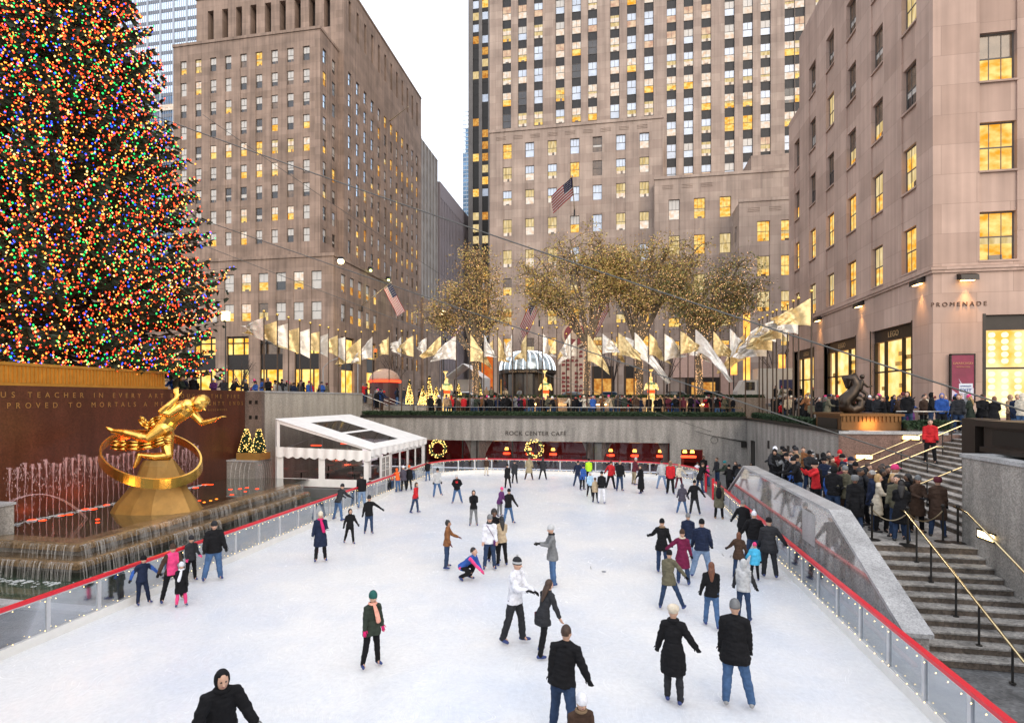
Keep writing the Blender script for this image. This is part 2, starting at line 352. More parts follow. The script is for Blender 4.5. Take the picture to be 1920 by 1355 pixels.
def selS2(c, rr):
    if rr >= 6 and c < 4 and c+8-rr < 4: return (sk, sk)
    return pick(r, wt_side)
cs = [oX(p, X1e).y-82.6 for p in (609, 626)]
grid_wall(B, (X1e, 82.6, 0), NY, 6.1, 27.8, 65.3, cs, 1.2, rows1, sel=selS)
pxs = (656, 675, 688.4, 701, 712.5, 723.4, 734.4, 743.8, 753, 761.9, 771, 782); ya, yb = oX(656, XM).y, oX(782, XM).y
cm = [ya-88.7+i*(yb-ya)/11 for i in range(12)]
low = [(25.6-2.8, 2.8), (20.8-2.8, 2.8)]
grid_wall(B, (XM, 88.7, 0), NY, 127.7-88.7, 4.8, 69.3, cm, 1.25, [(12.0, 2.8)]+low+rows1, sel=selS2)
# slots band above
us = cuts(0, 39, [(c-.45, c+.45) for c in cm]); facade(B.mb, (XM, 88.7, 0), NY, us, [69.3, 70.0, 75.4, 77.7], lambda i, j: (.9, 1) if (i % 2 and j == 1) else (0, 0))
xs = oY(368, 88.7).x; sc = [oY(p, 88.7).x-xs for p in (395, 422, 448, 475, 502.5, 530, 558, 585, 613)]
us = cuts(0, XM-xs, [(c-.6, c+.6) for c in sc]); facade(B.mb, (xs, 88.7, 0), EX, us, [65.3, 69.9, 75.5, 77.7], lambda i, j: (1.4, 1) if (i % 2 and j == 1) else (0, 0))
boxtop(B.mb, xs, 88.7, XM, 127.7, 77.7); boxtop(B.mb, x0, 82.6, X1e, 88.7, 65.3)
B.mb.box(x0-.12, 82.45, 65.3, X1e+.12, 82.75, 65.75); B.mb.box(X1e-.2, 82.75, 65.3, X1e+.12, 88.7, 65.75)
B.mb.box(xs-.1, 88.55, 77.7, XM+.1, 88.9, 78.1); B.mb.box(XM-.2, 88.9, 77.7, XM+.12, 127.7, 78.1)
B.mb.quad((x0, 88.7, 27), (x0, 82.6, 27), (x0, 82.6, 65.3), (x0, 88.7, 65.3)); B.mb.quad((xs, 127, 60), (xs, 88.7, 60), (xs, 88.7, 77.7), (xs, 127, 77.7))
B.mb.quad((X1e, 88.7, 27), (XM, 88.7, 27), (XM, 88.7, 65.3), (X1e, 88.7, 65.3))
# base block
xb = -170; cb = [-45.8-3.07*i-xb for i in range(39)]
def selB(c, rr): return pick(r, [(4, (bl, dk)), (2, (bl, lt)), (2, (bl, bl)), (2, (lw, lt)), (1, (gb, lt))])
grid_wall(B, (xb, 80, 0), EX, X0e-xb, 16.6, 27.8, cb, 1.75, low, sel=selB, st=4)
cbs = [oX(p, X0e).y-80 for p in (644, 660.5, 675.4, 690, 704)]; grid_wall(B, (X0e, 80, 0), NY, 23, 16.6, 27.8, cbs, 1.5, low, sel=lambda c, rr: pick(r, [(2, (bl, gb)), (3, (bl, lt)), (2, (bl, lo))]), st=4)
boxtop(B.mb, xb, 80, X0e, 103, 27.8); B.mb.box(xb, 79.82, 27.8, X0e+.18, 80.1, 28.3); B.mb.box(X0e-.1, 80.1, 27.8, X0e+.18, 103, 28.3)
# ground storeys: shop bays
bays = [(oY(a, 80).x-xb, oY(b, 80).x-xb) for a, b in ((250, 282), (298, 330), (340, 352), (364, 404), (424.7, 466), (487, 530), (552, 598))]
bays = [(4+9.6*i, 10.6+9.6*i) for i in range(10)]+[b_ for b_ in bays if b_[0] > 97]
def depb(i, j): return (0, 0) if i % 2 == 0 or j == 5 else ((.5, 2) if j in (0, 1) else (.35, 1) if j in (2,) else (.5, 3) if j in (3,) else (.35, 1))
us = cuts(0, X0e-xb, bays); facade(B.mb, (xb, 80, 0), EX, us, [4.4, 5.6, 10.2, 12.7, 15.3, 15.6, 16.6], lambda i, j: (0, 0) if (i % 2 == 0 or j in (0, 5)) else ((.5, 2) if j == 1 else (.3, 1) if j == 2 else ((.5, 3) if (i//2) % 3 != 1 else (.5, 4)) if j == 3 else (.4, 1)))
bs = [(oX(a, X0e).y-80, oX(b, X0e).y-80) for a, b in ((640, 664.6), (687.6, 705))]
us = cuts(0, 23, bs); facade(B.mb, (X0e, 80, 0), NY, us, [4.4, 5.6, 10.2, 12.7, 15.3, 15.6, 16.6], lambda i, j: (0, 0) if (i % 2 == 0 or j in (0, 5)) else ((.5, 2) if j == 1 else (.3, 1) if j == 2 else (.5, 3) if j == 3 else (.4, 1)))
for (a, b) in bays:   # mullions and shop goods
    for q in (0, .25, .75, 1): x = xb+a+(b-a)*q; B.mb.box(x-.07, 80.2, 5.6, x+.07, 80.45, 10.2, 1); B.mb.box(x-.06, 80.2, 12.7, x+.06, 80.45, 15.3, 1)
    for q in range(7): x = xb+a+.5+(b-a-1)*q/6; B.mb.box(x-.15, 80.25, 5.6, x+.15, 80.4, 5.8+r.random()*1.5, 5)
    B.mb.box(xb+a, 80.2, 14.4, xb+b, 80.45, 14.6, 1)
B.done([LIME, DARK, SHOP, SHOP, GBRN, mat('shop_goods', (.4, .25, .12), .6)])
# ---------------- low wing and farther blocks along the avenue
B = Bld('low_building', 'low stone wing with a few lit windows beyond the office block', (-44, 130, 0))
B.mb.box(-60, 127.7, 4.8, XM+.6, 140, 30); B.win((XM-3, 127.6, 24), EX, 1.4, 2.4, 4, bl, lo)
grid_wall(B, (XM+.62, 128, 0), NY, 12, 4.8, 30, [2, 5, 8, 11], 1.2, [(10, 2.6), (16, 2.6), (23, 2.6)], sel=lambda c, rr: pick(r, wt_side)); B.done([LIME])
B = Bld('stone_tower', 'grey stone tower with dark vertical window bands beyond the office block', (-50, 134, 0))
us = cuts(0, 12.5, [(1.2+2.4*i, 2.1+2.4*i) for i in range(5)]); zs = [30]+[30+k*1.75 for k in range(1, 23)]
facade(B.mb, (XM, 128, 0), NY, us, zs, lambda i, j: (0, 0) if i % 2 == 0 else ((.3, 1) if j % 2 else (.3, 2)))
B.mb.box(-70, 127.9, 30, XM, 128, 69); boxtop(B.mb, -70, 128, XM, 141, 68.5); B.done([LIMED, BLK, BLINDB])
B = Bld('banded_tower', 'distant mauve tower with closely spaced vertical ribs at the street end', (-50, 150, 0))
us = cuts(0, 34, [(.5+1.5*i, 1.3+1.5*i) for i in range(22)]); zs = [5]+[5+k*3.4 for k in range(1, 18)]+[63.5]
facade(B.mb, (XM+.2, 142, 0), NY, us, zs, lambda i, j: (0, 0) if i % 2 == 0 or j >= 16 else (.4, 1 if j % 3 else 2)); boxtop(B.mb, -70, 142, XM+.2, 176, 63.5)
B.mb.quad((-70, 142, 5), (XM+.2, 142, 5), (XM+.2, 142, 63.5), (-70, 142, 63.5)); B.done([mat('mauve_stone', (.27, .23, .24), .8), GDARK, BLINDB])
# ---------------- glass tower far left
B = Bld('glass_tower', 'tall silvery glass tower behind the Christmas tree', (-100, 145, 0)); xg0, xg1 = -170, -98
g = MB(); ncol = 16; cw = (xg1-xg0)/ncol
us = cuts(0, xg1-xg0, [(cw*i+.35, cw*(i+1)-.35) for i in range(ncol)]); zs = [5]
for k in range(45): zs += [5+3.15*k+1.0, 5+3.15*(k+1)]
zs[-1] = 150
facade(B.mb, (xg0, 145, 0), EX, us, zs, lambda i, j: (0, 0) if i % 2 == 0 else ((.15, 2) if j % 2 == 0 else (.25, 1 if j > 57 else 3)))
for i in range(ncol):
    for q in (1, 2, 3, 4): x = xg0+cw*i+.35+(cw-.7)*q/5; B.mb.box(x-.06, 145.1, 5, x+.06, 145.24, 147, 0)
B.mb.quad((xg1, 145, 5), (xg1, 190, 5), (xg1, 190, 147), (xg1, 145, 147), 2); B.mb.box(xg0, 144.8, 92, xg1, 144.98, 93.6, 4)
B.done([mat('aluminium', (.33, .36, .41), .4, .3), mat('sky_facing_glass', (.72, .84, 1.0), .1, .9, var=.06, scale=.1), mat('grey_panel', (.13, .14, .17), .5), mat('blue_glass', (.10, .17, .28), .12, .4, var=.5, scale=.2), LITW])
# ---------------- centre: slab tower behind, thin blue tower
B = Bld('narrow_tower', 'dark narrow slab tower with lit windows behind the central skyscraper', (-40, 165, 0)); xa = oY(878, 165).x; xb2 = xa+14
cc = [oY(892, 165).x-xa, oY(909.5, 165).x-xa]
us = cuts(0, xb2-xa, [(c-.95, c+.95) for c in cc]); zs = [5]
for k in range(38): zs += [5+3.6*k+1.3, 5+3.6*(k+1)]
facade(B.mb, (xa, 165, 0), EX, us, zs, lambda i, j: (0, 0) if i % 2 == 0 else ((.3, 1) if j % 2 == 0 else (.35, r.choice([1, 1, 1, 2, 3, 3, 4, 5, 5]))))
B.mb.quad((xa, 190, 5), (xa, 165, 5), (xa, 165, 142), (xa, 190, 142)); B.mb.quad((xb2, 165, 5), (xb2, 190, 5), (xb2, 190, 142), (xb2, 165, 142))
B.done([mat('dark_limestone', (.17, .155, .145), .85, var=.2, scale=.4), BLK, LIT, LITO, BLINDB, LITG])
B = Bld('blue_tower', 'thin blue glass tower at the end of the street gap', (-68, 260, 0)); xa = oY(868, 260).x
zt = oY(868, 260, 240).z; B.mb.box(xa, 260, 5, xa+12, 275, zt-12); B.mb.box(xa+1.2, 260.1, zt-12, xa+12, 274, zt)
for k in range(70): B.mb.box(xa-.05, 259.9, 6+k*2, xa+12, 259.97, 6.5+k*2, 1)
for k in range(7): B.mb.box(xa+k*1.8, 259.8, 5, xa+k*1.8+.15, 259.88, zt-12, 1)
B.done([mat('tower_blue_glass', (.14, .24, .36), .15, .5, var=.5, scale=.25), mat('tower_mullion', (.35, .42, .5), .4)])
# ---------------- central skyscraper: tower T, podium A, side blocks B, C
B = Bld('skyscraper', 'central limestone skyscraper with dark vertical window bands over a stepped podium', (0, 92, 0))
r = random.Random(5); YT = 92.5; xt = oY(918, YT).x; xt1 = 58
cp = [860+q/3 for q in (270, 358, 448, 570, 662, 753, 878, 973, 1070, 1197, 1293, 1393, 1524, 1627, 1727, 1863)]; ct = [oY(q, YT).x-xt for q in cp]+[oY(1500, YT).x-xt+3*k for k in range(4)]
rt = [(64.9+3.66*k-2.35, 2.35) for k in range(-8, 19)]
wT = [(3.4, (bb, bb)), (2.5, (bl, bb)), (2.4, (bb, lp)), (2.8, (bl, lw)), (1.0, (lw, lt)), (3.0, (lw, lw)), (.5, (dk, dk)), (1.8, (lp, lw)), (.4, (gb, lt))]
def selT(c, k):
    kk = k-8
    if kk in (-1, -2, -4, -3): return pick(r, [(3, (lw, lt)), (3, (lw, lw)), (3, (bb, lw)), (2, (bb, bb)), (.7, (lt, lt)), (1, (dk, dk))])
    return pick(r, wT)
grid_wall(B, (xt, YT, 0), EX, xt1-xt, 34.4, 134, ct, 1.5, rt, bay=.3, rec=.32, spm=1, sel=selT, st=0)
B.mb.quad((xt, YT+28, 5), (xt, YT, 5), (xt, YT, 134), (xt, YT+28, 134)); boxtop(B.mb, xt, YT, xt1, YT+28, 134)
YA = 85.3; xA = oY(918, YA).x; xA1 = oY(1243, YA).x; ca = [oY(q, YA).x-xA for q in (951, 993, 1035.3, 1077.7, 1120, 1164, 1208)]
ra = [(z-h, h) for z, h in ((45.4, 2.3), (41.8, 2.3), (38.1, 2.3), (33.6, 2.6), (28.8, 2.7), (24.4, 2.7), (19.7, 2.7), (15.0, 2.6))]
wA = [(3, (lg, lw)), (3, (bb, lw)), (3, (bb, bb)), (.7, (lt, lt)), (1.5, (bl, lt)), (.7, (gb, gb))]; wA2 = [(3, (lt, lt)), (2, (lo, lo)), (2, (bl, lt)), (1, (gb, lt)), (1.5, (gb, gb))]
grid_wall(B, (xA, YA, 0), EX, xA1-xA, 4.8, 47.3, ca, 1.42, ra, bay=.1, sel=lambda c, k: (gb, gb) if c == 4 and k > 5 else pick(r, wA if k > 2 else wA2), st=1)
boxtop(B.mb, xA, YA, xA1, YT, 47.3); B.mb.box(xA-.1, YA-.15, 47.3, xA1+.1, YA+.2, 47.75)
B.mb.quad((xA1, YA, 4.8), (xA1, YT, 4.8), (xA1, YT, 47.3), (xA1, YA, 47.3)); B.mb.quad((xA, YT+20, 4.8), (xA, YA, 4.8), (xA, YA, 47.3), (xA, YT+20, 47.3))
YB = 83.0; xB = 5.9; cB = [oY(q, YB).x-xB for q in (1264, 1311.7, 1360)]; rb = [(z-h, h) for z, h in ((34.3, 2.9), (29.1, 2.8), (23.4, 2.7), (18.6, 2.7), (13.9, 2.6))]
grid_wall(B, (xB, YB, 0), EX, 40, 4.8, 37.3, cB, 1.55, rb, bay=.1, sel=lambda c, k: pick(r, [(3, (lg, lg)), (2, (bl, lw)), (3, (lt, lt)), (1, (gb, lt))]), st=1)
boxtop(B.mb, xB, YB, 46, YT, 37.3); B.mb.box(xB-.1, YB-.15, 37.3, 46, YB+.2, 37.7); B.mb.quad((xB, YA, 4.8), (xB, YB, 4.8), (xB, YB, 37.3), (xB, YA, 37.3))
B.mb.box(oY(1415, YB).x, YB+2, 37.7, 46, YT-1, 40.6)
YC = 78.8; xC = oY(1386, YC).x; cC = [oY(q, YC).x-xC for q in (1431.7, 1476.7)]; rc = [(z-h, h) for z, h in ((29.25, 2.7), (24.6, 2.7), (19.9, 2.7), (15.2, 2.6))]
grid_wall(B, (xC, YC, 0), EX, 30, 4.8, 31.9, cC, 1.6, rc, bay=.1, sel=lambda c, k: pick(r, [(4, (lt, lt)), (2, (lg, lt))]), st=3)
boxtop(B.mb, xC, YC, xC+30, YB, 31.9); B.mb.box(xC-.1, YC-.12, 31.9, xC+30, YC+.2, 32.3)
grid_wall(B, (xC, YB, 0), -NY, YB-YC, 4.8, 31.9, [2.1], .9, rc, bay=.1, sel=lambda c, k: (dk, dk), st=0)
# ornament bands of fine grooves
for (xx0, xx1, yy, zz) in ((xA, xA1, YA, 46.1), (xB, 16, YB, 35.9), (xC, xC+12, YC, 30.6)):
    k = int((xx1-xx0)/2.7)
    for i in range(k): x = xx0+1.1+i*2.7; [B.mb.box(x, yy-.06, zz+q*.22, x+1.5, yy-.002, zz+q*.22+.1) for q in range(3)]
# street level of podium: pale panels, dark doors, patterned sign
sm = [LIMEG, SPAN, mat('pink_panel', (.55, .36, .29), .6), DARK, LITO, SHOP]
for a, b, zt_, m_ in ((1335, 1403, 12.6, 2),):
    pass
for a, b, z0_, z1_, m_ in ((1040, 1050, 5, 14, 0),): B.mb.box(oY(a, YA).x, YA-.1, z0_, oY(b, YA).x, YA-.003, z1_, m_)
B.mb.box(oY(1165, YB).x+9, YB-.2, 5, oY(1300, YB).x, YB-.003, 8.6, 3)
B.mb.box(oY(1262, YB).x, YB-.35, 8.6, oY(1372, YB).x+.1, YB-.003, 13.2, 2); B.mb.box(oY(1290, YB).x, YB-.36, 5, oY(1350, YB).x, YB-.01, 8.5, 3)
B.mb.box(oY(1296, YB).x, YB-.4, 5.3, oY(1340, YB).x, YB-.37, 7.9, 4)
B.mb.box(oY(1350, YB).x+.02, YB-.3, 5, oY(1372, YB).x+.1, YB-.01, 8.598, 2)
for a, b in ((935, 958), (1000, 1030), (1110, 1150), (1170, 1205)): B.mb.box(oY(a, YA).x, YA-.05, 5, oY(b, YA).x, YA-.004, 10.5, 3); B.mb.box(oY(a+4, YA).x, YA-.09, 5.4, oY(b-4, YA).x, YA-.06, 8.6, 4)
B.done(sm)
# ---------------- right corner building
B = Bld('corner_building', 'pale limestone corner building with glowing shop windows at street level', (22, 40, 0))
r = random.Random(21); XR, YR = 17.0, 33.6; zr = [15.5-2.6+4.77*k for k in range(5)]; YE = 55.5
ys = [36.1+4.0*k for k in range(5)]
def selR(c, k):
    if k == 0: return (lg, lt) if r.random() < .5 else (lt, lt)
    if k == 1: return (lt, lt) if c in (3, 4, 0) or r.random() < .4 else (lg, lt)
    if k == 2: return (gb, lt) if r.random() < .4 else (gb, dk)
    return (gb, gb) if r.random() < .7 else (lg, lg)
# west face runs from far (YE) to the corner; u = -Y
cR = [YE-y for y in ys]
rowsR = [(z, 2.6) for z in zr]
grid_wall(B, (XR, YE, 0), -NY, YE-YR, 12.9-.25, 39, [c for c in cR], 1.65, rowsR, bay=.09, rec=.35, st=3, sel=lambda c, k: selR(4-c, k))
# low north end
grid_wall(B, (XR, 58.6, 0), -NY, 58.6-YE, 12.65, 32.6, [58.6-56.2], 1.5, rowsR[:4], bay=.09, rec=.35, st=3, sel=lambda c, k: selR(3, k)); boxtop(B.mb, XR, YE, 40, 58.6, 32.6)
B.mb.quad((40, 58.6, 4), (XR, 58.6, 4), (XR, 58.6, 32.6), (40, 58.6, 32.6)); B.mb.quad((XR+.01, YE, 32.6), (40, YE, 32.6), (40, YE, 39), (XR+.01, YE, 39))
# south face
xw = oY(1872, YR).x-XR
grid_wall(B, (XR, YR, 0), EX, 24, 12.65, 39, [xw+5.0*k for k in range(4)], 1.75, rowsR, bay=.09, rec=.35, st=3, sel=lambda c, k: (lt, lt) if k in (0, 1) else (gb, lt) if k == 2 else (gb, gb))
boxtop(B.mb, XR, YR, 41, YE, 39)
# cornice
for k, (zz, o_) in enumerate(((12.3, .10), (12.45, .16))):
    B.mb.box(XR-o_, YR-o_, zz, XR+.2, 58.6, zz+.145); B.mb.box(XR+.2, YR-o_, zz, 41, YR+.2, zz+.145)
# street storey with shop openings (west) ; u=-Y
sh = []
for a, b in ((1633, 1709), (1546, 1604), (1490, 1526)): ya_, yb_ = oX(b, XR).y, oX(a, XR).y; sh.append((58.6-yb_, 58.6-ya_))
sh.sort(); us = cuts(0, 58.6-YR, sh); zs = [3.9, 4.5, 9.2, 9.98, 12.3]
fdep = lambda i, j: (0, 0) if (i % 2 == 0 or j in (0, 3)) else ((.55, 2) if j == 1 else (.22, 1))
facade(B.mb, (XR, 58.6, 0), -NY, us, zs, fdep)
for a, b in sh:
    ya_, yb_ = 58.6-b, 58.6-a
    for q in (0, .28, .72, 1): y = ya_+.06+(yb_-ya_-.12)*q; B.mb.box(XR+.2, y-.06, 4.5, XR+.38, y+.06, 9.2, 1)
    B.mb.box(XR+.22, ya_, 7.2, XR+.34, yb_, 7.3, 1); B.mb.box(XR-.03, ya_-.1, 4.4, XR+.2, ya_, 10.05, 1); B.mb.box(XR-.03, yb_, 4.4, XR+.2, yb_+.1, 10.05, 1)
    for q in range(6): y = ya_+.4+(yb_-ya_-.8)*r.random(); z = 4.6+r.random()*3.6; B.mb.box(XR+.40, y-.3, z, XR+.5, y+.3, z+.25, 4)
xs0 = oY(1848, YR).x-XR; us = [0, xs0, xs0+7, 24]
facade(B.mb, (XR, YR, 0), EX, us, zs, fdep)
for q in range(4): x = XR+xs0+.06+6.88*q/3; B.mb.box(x-.08, YR+.2, 4.5, x+.08, YR+.38, 9.2, 1)
B.mb.box(XR+xs0, YR+.22, 7.1, XR+xs0+7, YR+.34, 7.2, 1); B.mb.box(XR+xs0-.14, YR-.03, 4.4, XR+xs0, YR+.2, 10.05, 1)
for cx in range(10):      # rows of round jars in the shop window
    if cx in (3, 7): continue
    for k in range(13):
        x = XR+xs0+.55+cx*.62; z = 4.75+k*.35
        if not 7.0 < z < 7.3: B.mb.tube([(x, YR+.40, z), (x, YR+.5, z)], .15, 10, 5)
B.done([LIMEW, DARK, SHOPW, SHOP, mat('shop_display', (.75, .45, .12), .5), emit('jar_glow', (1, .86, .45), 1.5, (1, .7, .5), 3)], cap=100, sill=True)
root = B.root
for a, b, sz in ((1633, 1709, .5), (1546, 1604, .5), (1490, 1526, .5)):
    y = (oX(a, XR).y+oX(b, XR).y)/2; text('shop_lettering', 'LEGO', (XR+.2, y, 9.42), sz, mat('gold_letters', (.55, .38, .2), .4, .5), -pi/2, root, ext=.015, sp=1.1)
text('wall_lettering', 'PROMENADE', (oY(1797, YR).x, YR-.02, oY(1797, YR, 574).z), .33, mat('bronze_letters', (.09, .05, .035), .4, .6), 0, root, ext=.02, sp=1.55)
# wall lamps
WL = emit('lamp_glow_warm', (1, .62, .25), 9)
def wall_lamp(p, rz, e, label):
    t = thing('wall_lamp', label, 'lamp', p, rz, 'hooded lamps on the corner building')
    m = MB(); m.prism([(-.42, -.02, 0), (-.42, -.45, -.12), (-.42, -.42, .18), (-.42, -.12, .3), (-.42, -.02, .3)], (.84, 0, 0)); m.build('hood', DARK).parent = t
    m = MB(); m.box(-.3, -.36, -.1, .3, -.1, -.06); o = m.build('bulb', WL); o.parent = t
    d = Matrix.Rotation(rz, 3, 'Z') @ V((0, -.25, 0)); a = area('lamp_light', V(p)+d+V((0, 0, -.12)), e, (1, .55, .2), .12, (0, 0, 0), 75); a.parent = t; a.location = (0, -.25, -.12); a.rotation_euler = (R(-8), 0, 0)
p = oY(1810, YR, 524); wall_lamp((p.x, p.y, p.z), 0, 520, 'hooded lamp above the PROMENADE lettering')
for px_, py_, lb in ((1728, 531, 'hooded wall lamp over the pier right of the largest shop window'), (1616, 573, 'hooded wall lamp over the pier between two shop windows'), (1538, 600, 'farthest hooded wall lamp, beside the flag cluster')):
    p = oX(px_, XR, py_); wall_lamp((p.x, p.y, p.z), -pi/2, 420, lb)
# ================================================================ ground levels, rink pit
XW, XE, YN, YS = -21.7, 9.5, 43.0, 1.5
def struct(mb, name, m, smooth=False):
    o = mb.build(name, m, None, smooth); o['kind'] = 'structure'; return o
m = MB(); m.quad((-900, 49.9, 4.85), (900, 49.9, 4.85), (900, 1500, 4.85), (-900, 1500, 4.85)); m.quad((-900, -400, 4.85), (-34.01, -400, 4.85), (-34.01, 49.9, 4.85), (-900, 49.9, 4.85)); m.quad((45, -400, 4.0), (900, -400, 4.0), (900, 49.9, 4.0), (45, 49.9, 4.0)); struct(m, 'ground', ASPH)
m = MB(); m.quad((-120, 72, 4.95), (160, 72, 4.95), (160, 79.9, 4.95), (-120, 79.9, 4.95)); m.box(-120, 71.8, 4.8, 160, 72, 4.95); struct(m, 'pavement', PAVE)
m = MB(); m.quad((-34, YS, 5.1), (XW-.6, YS, 5.1), (XW-.6, 50, 5.1), (-34, 50, 5.1)); m.quad((-34, -20, 5.1), (-34, 50, 5.1), (-34, 50, 4.8), (-34, -20, 4.8)); struct(m, 'plaza_west', PAVE)
m = MB(); m.quad((XW-.6, YN+.3, 4.0), (45, YN+.3, 4.0), (45, 49.9, 4.0), (XW-.6, 49.9, 4.0))
XST = 14.6
m.quad((XST, 16.9, 4.0), (45, 16.9, 4.0), (45, YN+.3, 4.0), (XST, YN+.3, 4.0)); m.quad((XE+.4, 26.8, 4.0), (XST, 26.8, 4.0), (XST, YN+.3, 4.0), (XE+.4, YN+.3, 4.0)); m.quad((XE+.4, -20, 3.98), (45, -20, 3.98), (45, 16.9, 3.98), (XE+.4, 16.9, 3.98)); m.quad((XE+.3, 26.4, 3.99), (XST, 26.4, 3.99), (XST, 26.9, 3.99), (XE+.3, 26.9, 3.99)); struct(m, 'plaza_terrace', PAVE)
m = MB(); m.quad((-30, -20, 4.0), (XE+.4, -20, 4.0), (XE+.4, YS-.4, 4.0), (-30, YS-.4, 4.0)); struct(m, 'viewing_terrace', PAVE)
m = MB(); m.quad((XW, YS, -.03), (XE+.1, YS, -.03), (XE+.1, YN, -.03), (XW, YN, -.03)); struct(m, 'pit_floor', PAVE)
# walls of the pit
def wallbox(name, label, boxes, m, cap=None, capm=None):
    g = MB(); [g.box(*b) for b in boxes]; o = g.build(name, m); tag(o, label, 'wall')
    if cap: g = MB(); [g.box(*b) for b in cap]; g.build('coping', capm, o)
    return o
north = wallbox('concrete_wall', 'grey granite wall carrying the cafe lettering across the far end', [(XW+1.1, YN, 2.2, XE+.1, YN+.3, 4.0), (oY(1256, YN).x, YN, 0, oY(1277, YN).x, YN+.3, 2.2), (oY(1318, YN).x, YN, -.03, XE+.1, YN+.3, 2.2), (oY(1277, YN).x, YN, 1.75, oY(1318, YN).x, YN+.3, 2.2)], GRAN,
  [(XW+1.1, YN-.12, 4.0, XE+.1, YN+.45, 4.18)], BLK)
text('wall_lettering', 'ROCK CENTER CAFÉ', (oY(1004, YN).x, YN-.02, oY(1004, YN, 816).z), .47, mat('sign_letters', (.05, .04, .035), .4, .5), 0, north, ext=.02, sp=1.12)
east = wallbox('concrete_wall', 'grey granite wall behind the queue on the stair landing', [(XE+.1, 26.2, -.03, XE+.4, YN+.3, 4.0)], GRAN, [(XE-.02, 26.2, 4.0, XE+.52, YN+.3, 4.14)], BLK)
g = MB()
for y in (28.5, 33, 37): g.box(XE+.06, y, 2.4, XE+.098, y+.35, 2.9)
g.box(XE+.05, 40.6, .3, XE+.098, 41.6, 2.6); g.build('vent', BLK, east)
redw = wallbox('granite_wall', 'polished reddish granite wall above the upper stair flight', [(XE+.4, 26.2, .5, XST, 26.5, 4.0), (XE+.1, 26.18, 0, XE+.4, 26.2, 4.0)], GRANR, [(XE+.1, 26.12, 4.0, 13.8, 26.82, 4.12)], GRANC)
near = wallbox('concrete_wall', 'stained granite wall beside the lower stair flight at right', [(9.2, YS, -.02, 9.5, 16.8, 3.95), (9.5, 16.5, 0, 14.5, 16.8, 3.95)], GRAN, [(9.16, YS, 3.95, 9.56, 16.84, 4.05), (9.56, 16.46, 3.95, 14.5, 16.84, 4.05)], GRANC)
g = MB(); g.box(9.17, 13.85, 2.55, 9.199, 14.35, 3.15); g.box(9.15, 13.8, 2.5, 9.169, 14.4, 2.56); g.build('dark_niche', BLK, near)
g = MB(); g.box(9.0, 11.6, .5, 9.198, 12.9, 1.95); g.build('pilaster', GRAN, near)
o = wallbox('concrete_wall', 'plain granite wall below the viewing terrace', [(XW, YS-.4, -.03, XE, YS-.1, 4.0)], GRAN)
# west: brown inscription wall, pier and pale concrete wall
ww = wallbox('fountain_wall', 'polished brown granite wall with incised gold lettering behind the fountain', [(XW-.6, 4, -.03, XW, 29.8, 6.0)], GRANW)
GL = mat('gilt_letters', (.42, .24, .08), .4, .6)
def ins(s, y0, y1, z, h):
    n_ = len(s)
    for i, c in enumerate(s):
        if c != ' ': text('inscription', c, (XW+.012, y0+(y1-y0)*i/(n_-1), z), h, GL, pi/2, ww, ext=.004)
S1 = 'US TEACHER IN EVERY ART BROUGHT THE FIRE'; S2 = 'PROVED TO MORTALS A MEANS TO MIGHTY ENDS'
txt = []
def insc(s, y0, y1, z, h):
    c = bpy.data.curves.new('t', 'FONT'); c.body = s; c.size = h; c.extrude = .004; c.space_character = 2.2; c.space_word = 1.3
    o = bpy.data.objects.new('inscription', c); S.collection.objects.link(o); bpy.context.view_layer.update()
    me = bpy.data.meshes.new_from_object(o.evaluated_get(bpy.context.evaluated_depsgraph_get())); bpy.data.objects.remove(o)
    me.materials.clear(); me.materials.append(GL); w = max(v.co.x for v in me.vertices); o = bpy.data.objects.new('inscription', me); S.collection.objects.link(o)
    o.scale = ((y1-y0)/w, 1, 1); o.rotation_euler = (pi/2, 0, pi/2); o.parent = ww; o.location = (XW+.012, y0, z)
insc(S1, oX(0, XW).y, oX(448, XW).y, 5.56, .3); insc(S2, oX(12, XW).y, oX(455, XW).y, 5.16, .3); insc('AESCHYLUS', oX(390, XW).y, oX(425, XW).y, 4.85, .16)
XP = XW+1.1
pier = wallbox('stone_pier', 'brown stone pier with four small square holes at the end of the fountain wall', [(XW, 29.8, -.03, XP, 30.1, 5.95)], granite('granite_pier', (.13, .10, .085), .45))
g = MB()
for x in (.28, .68):
    for z in (5.2, 4.3): g.box(XW+x, 29.78, z, XW+x+.17, 29.799, z+.22)
g.build('vent_hole', BLK, pier)
wc = wallbox('concrete_wall', 'pale concrete retaining wall rising behind the white tent', [(XW, 30.1, -.03, XP, YN+.3, 5.9)], granite('concrete_pale', (.36, .33, .28), .7, .25, .22), [(XW-.05, 30.05, 5.9, XP+.05, YN+.35, 6.0)], GRANC)
g = MB(); g.box(XW-.6, 29.8, 5.0, XW, 50, 5.95); tag(g.build('parapet', GRAN), 'low granite parapet at the edge of the west plaza', 'wall')
